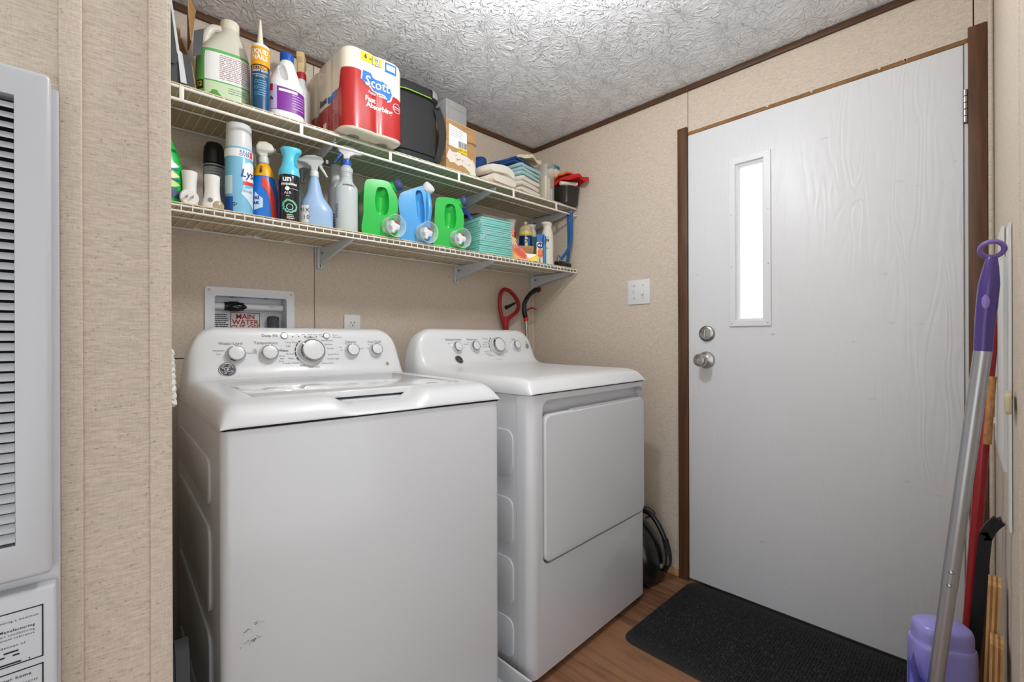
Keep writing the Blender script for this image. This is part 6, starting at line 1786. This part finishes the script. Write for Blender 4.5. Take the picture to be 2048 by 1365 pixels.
for k in range(7):
    r_ = random.Random(300 + k); a = -60 + 90 * r_.random(); z = 0.02 + 0.10 * r_.random()
    pts = [LBg.pt(min(0.17, max(0.004, z + 0.03 * q * (r_.random() - 0.3))), R(a + 10 * q), 0.0015) for q in range(5)]
    tube('bag_crease', catmull(pts, 3), 0.0009, mat('film_glint', (236, 248, 246), 0.05, alpha=0.6), pk, 5)
# greener pads beside
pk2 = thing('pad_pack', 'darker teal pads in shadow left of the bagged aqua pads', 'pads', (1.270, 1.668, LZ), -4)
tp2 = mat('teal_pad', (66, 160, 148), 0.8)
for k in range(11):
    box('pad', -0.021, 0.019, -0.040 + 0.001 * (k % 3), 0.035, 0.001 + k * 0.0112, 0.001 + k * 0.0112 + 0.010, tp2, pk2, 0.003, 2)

# ---- red spray bottle behind the tray
rs = thing('red_spray_bottle', 'dark red spray can with flared white top', 'spray can', (1.660, 1.735, LZ), 0)
LR = Loft([(0, 0.026, 0.026), (0.004, 0.028, 0.028), (0.170, 0.028, 0.028), (0.185, 0.026, 0.026)], 0, 36)
LR.build('can_body', mat('ruby_can', (152, 24, 22), 0.3), rs)
lathe('flared_top', [(0.0265, 0.183), (0.024, 0.200), (0.024, 0.215), (0.028, 0.232), (0.033, 0.242), (0.031, 0.246), (0, 0.246)], mat('dim_white_top', (222, 216, 208), 0.4), rs, 32)
LR.patch('coral_label', 0.125, 0.160, -70, 10, mat('coral_print', (232, 110, 84), 0.4), rs, 0.0008, 10, 4)

# ---- opened display tray with fruit print
ty = thing('snack_tray', 'opened carton printed with a mango half on its front', 'carton', (1.600, 1.590, LZ), -36)
peach = mat('peach_board', (246, 190, 104), 0.5)
o = prism('front_panel', [(-0.062, 0.0), (0.066, 0.0), (0.066, 0.034), (0.020, 0.034), (-0.012, 0.052), (-0.040, 0.108), (-0.062, 0.122)], -0.052, -0.049, peach, ty, 'XZ')
box('floor_panel', -0.060, 0.064, -0.049, 0.036, 0.0005, 0.003, card_m, ty)
box('back_panel', -0.060, 0.064, 0.033, 0.036, 0.003, 0.090, card_m, ty)
box('side_panel', 0.061, 0.064, -0.048, 0.033, 0.003, 0.060, card_m, ty)
box('side_panel', -0.061, -0.058, -0.048, 0.033, 0.003, 0.105, card_m, ty)
tf = lambda x, z, o=0.0006: plane_map(x, -0.052 - o, z)
mg = poly('mango_print', [(0.048 * math.cos(q) * math.cos(R(-42)) - 0.020 * math.sin(q) * math.sin(R(-42)), 0.048 * math.cos(q) * math.sin(R(-42)) + 0.020 * math.sin(q) * math.cos(R(-42))) for q in [2 * math.pi * k / 24 for k in range(24)]], tf(-0.022, 0.044), mat('mango_orange', (240, 120, 84), 0.5), ty)
poly('mango_blush', [(0.034 * math.cos(q) * math.cos(R(-42)) - 0.011 * math.sin(q) * math.sin(R(-42)), 0.034 * math.cos(q) * math.sin(R(-42)) + 0.011 * math.sin(q) * math.cos(R(-42))) for q in [2 * math.pi * k / 20 for k in range(20)]], tf(-0.016, 0.037, 0.0010), mat('mango_red', (224, 82, 70), 0.5), mg)
poly('blue_wedge', [(-0.046, 0.106), (-0.026, 0.082), (-0.012, 0.046), (-0.020, 0.056)], tf(0, 0), mat('wedge_blue', (30, 86, 156), 0.5), ty)
poly('yellow_corner', [(0.030, 0.001), (0.064, 0.001), (0.064, 0.026), (0.046, 0.018)], tf(0, 0), mat('lemon_print', (246, 220, 60), 0.5), ty)
poly('cream_panel', [(0.004, 0.020), (0.030, 0.012), (0.060, 0.028), (0.060, 0.033), (0.010, 0.036)], tf(0, 0), white_print, ty)
slab3('pink_sleeve', [(-0.0625, -0.052, 0.122), (-0.045, -0.052, 0.118), (-0.045, -0.052, 0.148), (-0.0625, -0.052, 0.150)], (0, 0.02, 0), mat('coral_print', (232, 110, 84), 0.4), ty)

# ---- blue jar with clear domed lid
jr = thing('blue_jar', 'blue and yellow jar with clear domed lid behind the mango carton', 'jar', (1.706, 1.668, LZ), -20)
LJr = Loft([(0, 0.030, 0.030), (0.004, 0.034, 0.034), (0.150, 0.034, 0.034), (0.160, 0.032, 0.032)], 0, 36)
LJr.build('jar_body', mat('midnight_label', (22, 40, 78), 0.25), jr)
LJr.patch('blue_panel', 0.06, 0.158, -38, 14, mat('azure_print', (34, 98, 190), 0.3), jr, 0.0006, 12, 4)
jl = LJr.patch('yellow_text_panel', 0.100, 0.146, -30, -8, mat('yellow_print', (234, 214, 66), 0.4), jr, 0.0012, 6, 4)
lettering([('2', 0.030, LJr.map(0.126, -18, 0.0018), dict(bold=0.03))], mat('ink_blue', (26, 36, 54), 0.3), jl)
lathe('domed_lid', [(0.0335, 0.156), (0.035, 0.160), (0.035, 0.178), (0.033, 0.195), (0.026, 0.208), (0.012, 0.213), (0.010, 0.214), (0.010, 0.229), (0.007, 0.232), (0, 0.232)], mat('amber_clear_lid', (212, 196, 158), 0.15, alpha=0.8), jr, 36)
lathe('yellow_band', [(0.0352, 0.161), (0.0356, 0.162), (0.0356, 0.176), (0.0352, 0.177)], mat('yellow_band', (226, 204, 62), 0.4), jr, 36)

# ---- glue stick carton
gs = thing('glue_carton', 'slim blister carton with blue top and orange badge', 'carton', (1.700, 1.560, LZ), -40)
box('sleeve', -0.020, 0.020, -0.007, 0.007, 0.0, 0.148, mat('cream_board', (238, 232, 216), 0.45), gs, 0.0015, 1)
gf = lambda x, z, o=0.0005: plane_map(x, -0.007 - o, z)
box('blue_header', -0.0203, 0.0203, -0.0073, 0.0073, 0.108, 0.1485, mat('header_blue', (30, 96, 170), 0.4), gs, 0.001, 1)
pd_ = poly('round_badge', disc_pts(0.0155), gf(-0.002, 0.092, 0.0006), mat('badge_navy', (24, 52, 116), 0.4), gs)
lettering([('4-1', 0.017, gf(-0.002, 0.092, 0.0012), dict(bold=0.04))], white_print, pd_)
og = poly('orange_badge', rrect(-0.014, 0.010, 0.032, 0.074, 0.010, 5), gf(0, 0, 0.0007), mat('badge_orange', (236, 96, 44), 0.4), gs)
dashes(gf(-0.002, 0.053, 0.0011), 0.018, 0.036, 5, peach, og, 0.35, 91, ragged=False)
box('grey_stripe', -0.008, -0.001, -0.0077, -0.0071, 0.004, 0.028, grey_print, gs)
lathe('blue_cap', [(0.008, 0.096), (0.0095, 0.100), (0.0095, 0.132), (0.007, 0.138), (0, 0.138)], mat('cap_cobalt', (26, 104, 176), 0.3), gs, 18, (0.018, -0.012, 0))
lathe('stick_tube', [(0.0075, 0.0), (0.008, 0.002), (0.008, 0.097), (0.006, 0.098)], mat('tube_blue', (70, 130, 178), 0.35), gs, 18, (0.018, -0.012, 0))

# ---- white bottles at the right end
wbt = mat('ivory_bottle', (226, 222, 208), 0.35)
wt = thing('white_spray_can', 'white spray can with fluted tilted top, right end of the lower shelf', 'spray can', (1.772, 1.578, LZ), -4)
LWt = Loft([(0, 0.029, 0.029), (0.004, 0.0315, 0.0315), (0.150, 0.0315, 0.0315), (0.156, 0.031, 0.031), (0.175, 0.026, 0.026), (0.190, 0.0215, 0.0215, 0.001), (0.203, 0.0225, 0.0215, 0), (0.213, 0.029, 0.024, -0.004), (0.219, 0.031, 0.025, -0.006), (0.222, 0.027, 0.021, -0.006)], 4, 36)
LWt.build('can_body', wbt, wt)
lbw = LWt.patch('logo_panel', 0.116, 0.135, -58, -28, mat('logo_yellow', (222, 190, 84), 0.4), wt, 0.0008, 6, 3)
lettering([('N', 0.018, LWt.map(0.126, -42, 0.0015), dict(bold=0.05)), ('ONE', 0.009, LWt.map(0.142, -46, 0.0012))], black_print, lbw)
dashes(LWt.map(0.088, -52, 0.001), 0.024, 0.012, 2, grey_print, wt, 0.4, 93)
LWt.patch('blue_foot', 0.008, 0.02, -70, -10, mat('pale_blue_print', (206, 230, 242), 0.3), wt, 0.0007, 8, 2)
w2 = thing('white_spray_can', 'white-topped teal can behind the glue carton', 'spray can', (1.768, 1.690, LZ), 0)
LW2 = Loft([(0, 0.026, 0.026), (0.004, 0.029, 0.029), (0.155, 0.029, 0.029), (0.165, 0.027, 0.027)], 0, 32)
LW2.build('can_body', mat('dusk_teal', (64, 112, 124), 0.35), w2)
lathe('flared_top', [(0.029, 0.164), (0.030, 0.168), (0.028, 0.190), (0.022, 0.205), (0.024, 0.220), (0.028, 0.228), (0, 0.229)], wbt, w2, 32)

# ---- blue strap with buckles
st_ = thing('ratchet_strap', 'blue webbing strap hanging from the upper shelf rail with black buckle', 'strap', (1.872, YF - 0.006, 0), 0)
web = mat('blue_webbing', (38, 100, 158), 0.7, bump=0.4, bscale=(500, 500, 500))
zr = ZU - 0.043
tube('webbing', catmull([(0.0, -0.008, zr - 0.02), (0.0, -0.008, zr + 0.0), (0.0, 0.004, zr + 0.008), (0.0, 0.014, zr), (0.002, 0.012, zr - 0.10), (0.006, 0.016, zr - 0.18), (0.020, 0.036, LZ + 0.030)], 6), 1.0, web, st_, flat=(0.022, 0.0022), up=(0, -1, 0))
tube('webbing', catmull([(0.0, -0.0085, zr + 0.002), (-0.002, -0.009, zr - 0.08), (-0.004, -0.004, zr - 0.15), (-0.020, 0.010, zr - 0.20), (-0.042, 0.030, LZ + 0.036)], 6), 1.0, web, st_, flat=(0.020, 0.0022), up=(0, -1, 0))
bk = box('ratchet_buckle', -0.058, -0.008, 0.024, 0.062, LZ + 0.0008, LZ + 0.030, black_plastic, st_, 0.006, 2)
box('ratchet_handle', -0.018, 0.040, 0.024, 0.054, LZ + 0.0008, LZ + 0.024, mat('dark_steel', (60, 62, 64), 0.4, 0.7), st_, 0.005, 2)
tube('hook', catmull([(-0.060, 0.030, LZ + 0.020), (-0.066, 0.030, LZ + 0.040), (-0.058, 0.030, LZ + 0.054), (-0.046, 0.030, LZ + 0.048)], 6), 0.003, chrome, bk, 8)
ccoil = thing('wire_coil', 'small coil of dark wire beside the white spray can', 'wire', (1.800, 1.618, LZ), 0)
for k in range(5):
    tube('turn', [(0.024 * math.cos(R(a)), 0.024 * math.sin(R(a)), 0.004 + 0.008 * k) for a in range(0, 360, 15)], 0.0032, satin if k % 2 else black_plastic, ccoil, 6, True)
# ================================================================ BEHIND THE DRYER
red_pl = mat('signal_red_plastic', (150, 24, 28), 0.35)
pole_m = mat('brushed_aluminium', (176, 172, 164), 0.28, 1.0)
gr = thing('reacher_grabber', 'red loop-handled reacher tool standing behind the dryer', 'reacher', (1.665, 1.785, 0.0), 0)
# closed loop handle in the X-Z plane
lp = catmull([(0.002, 0, 1.115), (-0.020, 0, 1.160), (-0.034, 0, 1.215), (-0.032, 0, 1.270), (-0.008, 0, 1.306), (0.040, 0, 1.300), (0.088, 0, 1.262), (0.104, 0, 1.228), (0.090, 0, 1.196), (0.052, 0, 1.170), (0.024, 0, 1.150), (0.014, 0, 1.120)], 5, True)
tube('loop_handle', lp, 0.0105, red_pl, gr, 12, True)
tube('grip_neck', [(0.006, 0, 1.165), (0.006, 0, 1.11), (0.010, 0, 1.075)], [0.013, 0.0165, 0.013], red_pl, gr, 14)
tube('trigger', catmull([(0.006, -0.004, 1.212), (0.034, -0.004, 1.222), (0.074, -0.004, 1.240)], 5), [0.0115 - 0.0006 * k for k in range(11)], black_plastic, gr, 10)
tube('shaft', [(0.010, 0, 1.082), (0.016, 0, 0.10)], 0.0095, black_plastic, gr, 14)
tube('jaw', catmull([(0.016, 0, 0.11), (0.002, 0, 0.06), (0.012, 0, 0.002)], 5), 0.006, black_plastic, gr, 8)
tube('jaw', catmull([(0.016, 0, 0.11), (0.034, 0, 0.06), (0.022, 0, 0.002)], 5), 0.006, black_plastic, gr, 8)
cn = thing('pickup_stick', 'aluminium pick-up stick with curved black handle in the corner', 'reacher', (1.775, 1.738, 0.0), 0)
tube('grip', catmull([(0.000, 0.0, 1.160), (-0.010, 0, 1.195), (-0.006, 0, 1.240), (0.030, 0.0, 1.285), (0.075, 0.0, 1.312), (0.098, 0.0, 1.315)], 6), [0.0125 + 0.001 * math.sin(k * 0.3) for k in range(31)], black_plastic, cn, 14)
tube('red_tip', [(0.094, 0, 1.312), (0.108, 0, 1.320), (0.112, 0, 1.332)], [0.013, 0.0125, 0.006], red_pl, cn, 12)
tube('red_collar', [(0.0, 0, 1.166), (0.004, 0, 1.142)], 0.0135, mat('bright_red_collar', (190, 30, 36), 0.35), cn, 14)
tube('red_trigger', catmull([(0.004, -0.004, 1.200), (0.040, -0.006, 1.214), (0.078, -0.006, 1.208)], 5), [0.006, 0.006, 0.0055, 0.005, 0.005, 0.0048, 0.0045, 0.004, 0.004, 0.0035, 0.003], red_pl, cn, 8)
tube('pole', [(0.003, 0, 1.150), (0.060, 0.0, 0.02)], 0.0095, pole_m, cn, 16)
tube('rubber_foot', [(0.0595, 0, 0.032), (0.061, 0, 0.001)], 0.0125, black_plastic, cn, 12)

# ================================================================ LEFT GAP
br = thing('fluffy_brush', 'white bristle brush hanging on the partition by the washer', 'brush', (XL - 0.004, 1.06, 0.0), 0)
twist = catmull([(0.022, 0, 0.985 + 0.02 * 0), (0.024, 0, 0.95), (0.026, 0, 0.92)], 4)
brm = mat('bristle_white', (226, 228, 220), 0.9)
V, F = [], []
for k in range(9):
    z = 0.928 + k * 0.0115
    tube('bristle_ring', [(0.024 + (0.0125 - 0.0004 * k) * math.cos(R(a)), (0.0125 - 0.0004 * k) * math.sin(R(a)), z + 0.003 * math.sin(R(3 * a + 40 * k))) for a in range(0, 360, 20)], 0.0068, brm, br, 7, True)
tube('handle', [(0.024, 0, 0.905), (0.024, 0, 1.16)], 0.006, brm, br, 8)
tube('red_tip', [(0.024, 0, 0.918), (0.024, 0, 0.902)], [0.0055, 0.004], mat('tip_red', (170, 44, 40), 0.5), br, 8)
tube('hook', catmull([(0.024, 0, 1.155), (0.022, 0, 1.175), (0.010, 0, 1.178), (0.0015, 0, 1.165)], 4), 0.002, satin, br, 6)
dp = thing('dark_dustpan', 'dark plastic dustpan standing between partition and washer', 'dustpan', (0.150, 1.10, 0.0), 0)
dkp = mat('charcoal_plastic', (44, 46, 50), 0.4)
prism('pan_blade', [(-0.080, 0.0), (0.075, 0.0), (0.060, 0.20), (0.030, 0.36), (0.005, 0.43), (-0.020, 0.472), (-0.036, 0.45), (-0.060, 0.25)], -0.010, -0.006, dkp, dp, 'YZ', 0.001, 1)
prism('pan_rim', [(-0.080, 0.0), (-0.070, 0.0), (-0.050, 0.25), (-0.028, 0.44), (-0.020, 0.472), (-0.036, 0.45), (-0.060, 0.25)], -0.006, 0.018, dkp, dp, 'YZ', 0.001, 1)

# ================================================================ VACUUM between dryer and door wall
vc = thing('canister_vacuum', 'black canister vacuum between dryer and door wall', 'vacuum', (1.812, 1.112, 0.0), 0)
vb = mat('vacuum_black', (22, 24, 24), 0.25, coat=0.3)
LV = Loft([(0.012, 0.080, 0.120, 0, 0, 3.2), (0.02, 0.090, 0.130, 0, 0, 3.2), (0.10, 0.092, 0.130, 0, 0, 3), (0.17, 0.084, 0.115, 0, 0.006, 2.6), (0.23, 0.062, 0.085, 0, 0.02, 2.3), (0.26, 0.03, 0.045, 0, 0.03, 2)])
LV.build('vacuum_body', vb, vc)
hp = catmull([(0.030, -0.005, 0.285), (0.034, -0.070, 0.272), (0.038, -0.116, 0.215), (0.040, -0.142, 0.150), (0.040, -0.148, 0.090), (0.038, -0.130, 0.045)], 8)
tube('carry_handle', hp, 0.011, vb, vc, 12)
gp = [p for p in hp if 0.075 < p.z < 0.185]
tube('ribbed_grip', catmull(gp, 4), [0.0125 + (0.0018 if k % 2 else 0) for k in range(len(gp) * 4 - 3)], black_plastic, vc, 12, sharp=20)
lathe_dir('side_wheel', [(0.0, 0.0), (0.030, 0.0), (0.034, 0.006), (0.034, 0.016), (0.028, 0.020), (0, 0.020)], black_plastic, vc, (0.086, -0.06, 0.036), (1, 0, 0), 24)
lathe_dir('side_wheel', [(0.0, 0.0), (0.030, 0.0), (0.034, 0.006), (0.034, 0.016), (0.028, 0.020), (0, 0.020)], black_plastic, vc, (0.086, 0.07, 0.036), (1, 0, 0), 24)
lathe_dir('latch_button', [(0.010, 0.0), (0.010, 0.006), (0.006, 0.009), (0, 0.009)], mat('button_grey', (120, 126, 120), 0.35), vc, (0.010, -0.128, 0.075), (0, -1, 0.1), 16)
tube('power_cord', catmull([(0.0, 0.02, 0.262), (0.03, -0.04, 0.30), (0.05, -0.08, 0.275), (0.02, -0.05, 0.255)], 6), 0.0035, cab_blk, vc, 7)
box('skid_plate', -0.07, 0.07, -0.115, 0.11, 0.0005, 0.016, black_plastic, vc, 0.003, 1)

# ================================================================ TOOLS ON THE RIGHT
# ---- spray mop: purple grip, two-piece aluminium pole, refill bottle in its cradle
MX = 1.22
mp_ = thing('spray_mop', 'purple-handled spray mop with silver pole and lavender refill bottle', 'mop', (MX, 0.105, 0.0), 0)
O = Vector((MX, 0.105, 0.0))
def ml(Y, z, X=MX): return Vector((X, Y, z)) - O
violet = mat('deep_violet', (78, 58, 132), 0.3, coat=0.3)
lilac = mat('lilac_plastic', (128, 104, 176), 0.35)
grip_pts = [ml(0.0125, 1.018), ml(0.0105, 1.06), ml(0.0075, 1.10), ml(0.0045, 1.14), ml(0.0020, 1.170), ml(0.0005, 1.190)]
gpt = catmull(grip_pts, 6)
rad = [0.0128, 0.0136, 0.0148, 0.0146, 0.0110, 0.0070]
rads = [rad[min(5, int(k / 6))] + (rad[min(5, int(k / 6) + 1)] - rad[min(5, int(k / 6))]) * ((k % 6) / 6) for k in range(len(gpt))]
gp_ = tube('grip', gpt, rads, violet, mp_, 22)
# hanging ring (facing the room)
rc = ml(0.0005, 1.2045)
fwd2 = Vector((-1, 0.0, 0)); rt2 = Vector((0, -1, 0))
tube('hanging_ring', [rc + rt2 * 0.0155 * math.cos(R(a)) + Vector((0, 0, 1)) * 0.0130 * math.sin(R(a)) + fwd2 * 0.008 * math.sin(R(a)) for a in range(0, 360, 12)], 0.0042, lilac, mp_, 10, True)
bp_ = ml(0.0085, 1.108); bp_.x -= 0.0125
prism('spray_button', [(y, z) for y, z in disc_pts(0.0135, 20, 0.0058)], -0.004, 0.004, mat('light_violet', (140, 122, 196), 0.3), mp_, 'YZ', 0.0025, 2, loc=tuple(bp_))
alu = mat('satin_aluminium', (182, 184, 188), 0.32, 0.85)
p_top, p_mid, p_bot = ml(0.0125, 1.020), ml(0.0595, 0.560), ml(0.1010, 0.150)
tube('upper_pole', [p_top, p_mid], 0.0126, alu, mp_, 24)
tube('lower_pole', [p_mid, p_bot], 0.0118, alu, mp_, 24)
for z in (0.598, 0.572):
    t_ = (1.020 - z) / (1.020 - 0.560); c_ = p_top.lerp(p_mid, t_); c_.x -= 0.0122
    lathe_dir('snap_button', [(0.004, 0), (0.004, 0.0015), (0.002, 0.003), (0, 0.003)], chrome, mp_, c_, (-1, 0, 0.1), 12)
# cradle and bottle behind the pole
lav = mat('lavender_plastic', (150, 146, 216), 0.3, coat=0.2)
cr_ = prism('bottle_cradle', [(-0.030, 0.10), (0.030, 0.10), (0.034, 0.330), (0.030, 0.395), (0.020, 0.345), (-0.030, 0.32)], -0.030, 0.030, mat('periwinkle_plastic', (112, 110, 204), 0.3), mp_, 'YZ', 0.004, 2, loc=(0.012, -0.020, 0.0))
LBt = Loft([(0.0, 0.052, 0.038, 0, 0, 3), (0.05, 0.054, 0.040, 0, 0, 3), (0.16, 0.053, 0.040, 0, 0, 3), (0.185, 0.052, 0.039, 0, 0, 3), (0.190, 0.049, 0.036, 0, 0, 2.8), (0.210, 0.049, 0.036, 0, 0, 2.8), (0.222, 0.046, 0.034, 0, 0, 2.6), (0.228, 0.036, 0.026, 0, 0, 2.4)], 3)
rb_ = LBt.build('refill_bottle', lav, mp_, loc=(0.088, -0.030, 0.224), rot=(0, 0, R(-58)))
LBt.patch('bottle_label', 0.01, 0.125, -100, 100, mat('label_indigo', (96, 98, 196), 0.3), rb_, 0.0006, 24, 6, top=lambda t: 0.110 + 0.03 * (2 * t - 1) ** 2)
LBt.patch('label_swirl', 0.03, 0.12, -86, -52, mat('label_pale', (196, 200, 236), 0.3), rb_, 0.0010, 10, 6, top=lambda t: 0.118 - 0.03 * t, bot=lambda t: 0.085 - 0.055 * t)
bc = LBt.patch('barcode_panel', 0.03, 0.085, 4, 42, white_print, rb_, 0.0010, 8, 3)
rn = random.Random(6); V, F = [], []
z = 0.034
f_ = LBt.map(0.0, 23, 0.0015)
while z < 0.080:
    h_ = 0.0006 + 0.0016 * rn.random(); b = len(V)
    V += [f_(-0.012, z), f_(0.012, z), f_(0.012, z + h_), f_(-0.012, z + h_)]; F.append((b, b + 1, b + 2, b + 3)); z += h_ + 0.0012
mesh_obj('barcode', V, F, black_print, bc, False)
box('mop_head', -0.07, 0.09, -0.115, 0.115, 0.014, 0.036, MATS['periwinkle_plastic'], mp_, 0.008, 2, loc=(0.0, 0.06, 0))
box('mop_pad', -0.075, 0.095, -0.120, 0.120, 0.0005, 0.013, white_matte, mp_, 0.004, 2, loc=(0.0, 0.06, 0))
tube('swivel_joint', [p_bot + Vector((0, -0.0015, 0.02)), ml(0.112, 0.040)], [0.017, 0.012], violet, mp_, 14)

# ---- red broom handle
bo = thing('red_broom', 'red broom handle with a worn paper sleeve leaning in the corner', 'broom', (1.52, 0.055, 0.0), 0)
tube('handle', [(0, 0.0, 0.10), (0, -0.0565, 1.118)], 0.0115, mat('crimson_lacquer', (150, 22, 30), 0.25, coat=0.4), bo, 18)
tube('paper_sleeve', [(-0.0050, -0.0445, 0.800), (-0.0050, -0.0530, 0.955)], 0.0085, mat('kraft_sleeve', (176, 126, 78), 0.7, var=0.15, vscale=(200, 200, 60)), bo, 18)
tube('end_cap', [(0, -0.0562, 1.112), (0, -0.0575, 1.135)], [0.0128, 0.009], black_plastic, bo, 14)
prism('broom_block', [(-0.05, 0.085), (0.05, 0.085), (0.035, 0.115), (-0.035, 0.115)], -0.02, 0.02, red_pl, bo, 'XZ', 0.004, 2)
brs = mat('broom_bristle', (40, 40, 42), 0.9)
for k in range(12):
    x = -0.045 + 0.09 * k / 11
    tube('bristle_tuft', [(x, 0, 0.088), (x * 1.25, 0.0, 0.001)], [0.006, 0.008], brs, bo, 6)

# ---- pry bar
pb_ = thing('pry_bar', 'black steel pry bar with a bent claw leaning by the plywood', 'pry bar', (1.42, 0.060, 0.0), 0)
tube('bar', catmull([(0, 0.0, 0.002), (0, -0.014, 0.16), (0, -0.030, 0.36), (0, -0.046, 0.590), (0, -0.050, 0.620), (0.0, -0.059, 0.642), (0.0, -0.069, 0.656)], 6), 1.0, mat('black_steel', (26, 27, 28), 0.45, 0.3), pb_, flat=(0.014, 0.021), up=(0, 1, 0))
prism('claw_notch', [(-0.074, 0.650), (-0.058, 0.638), (-0.062, 0.654), (-0.071, 0.662)], -0.013, 0.013, mat('black_steel', (26, 27, 28), 0.45, 0.3), pb_, 'YZ')

# ---- plywood offcuts
ply_l = mat('ply_light', (196, 154, 98), 0.7, var=0.14, vscale=(60, 60, 14))
ply_d = mat('ply_dark', (146, 102, 58), 0.75, var=0.12, vscale=(60, 60, 14))
def plywood(X, y0, h, length, lean, label):
    t = thing('plywood_offcut', label, 'plywood', (X, y0, 0.0), 0, 'plywood offcuts')
    for k in range(5):
        a, b_ = -0.009 + 0.0036 * k, -0.009 + 0.0036 * (k + 1)
        prism('ply_layer', [(a, 0.0005), (b_, 0.0005), (b_ - lean, h), (a - lean, h)], 0, length, ply_l if k % 2 == 0 else ply_d, t, 'YZ')
    return t
plywood(1.335, 0.0165, 0.545, 0.06, 0.018, 'taller plywood offcut leaning on the near wall behind the shorter one')
plywood(1.270, 0.0040, 0.455, 0.055, 0.008, 'shorter plywood offcut in front of the taller one')

# ---- white slatted hanger on the near wall
def nyy(X, o=0.0): return near_y(X) + o
hn = thing('white_wall_rack', 'narrow white plastic rack hung flat on the near wall', 'rack', (1.42, nyy(1.42), 0.71), -90)
wr = mat('rack_white', (226, 226, 222), 0.4)
def wall_slab(name, X0, X1, z0, z1, o0, o1, m, parent, tilt=0.0):
    inv = parent.matrix_basis.inverted()
    P = []
    for o_ in (o0, o1):
        P += [Vector((X0, nyy(X0, o_), z0)), Vector((X1, nyy(X1, o_), z0)), Vector((X1, nyy(X1, o_), z1)), Vector((X0, nyy(X0, o_), z1 - tilt))]
    P = [inv @ p for p in P]
    F = [(0, 1, 2, 3), (7, 6, 5, 4), (0, 4, 5, 1), (1, 5, 6, 2), (2, 6, 7, 3), (3, 7, 4, 0)]
    return mesh_obj(name, P, F, m, parent, False)
wall_slab('back_strip', 1.195, 1.26, 0.700, 1.245, 0.001, 0.0045, wr, hn)
wall_slab('face_panel', 1.27, 1.66, 0.790, 1.215, 0.0035, 0.0085, wr, hn, 0.02)
wall_slab('top_tab', 1.40, 1.54, 1.210, 1.275, 0.0012, 0.0060, wr, hn)
for z in (0.83, 0.93):
    wall_slab('clip', 1.66, 1.69, z, z + 0.012, 0.003, 0.014, wr, hn)
bm2 = thing('wall_bumper', 'yellowed clear bumper stuck on the near wall', 'bumper', (1.13, nyy(1.13), 0.935), 0)
prism('bumper_pad', rrect(-0.035, 0.035, -0.017, 0.017, 0.006, 4), 0.0048, 0.0125, mat('yellowed_clear', (214, 204, 164), 0.3, alpha=0.85), bm2, 'XZ', 0.002, 2)
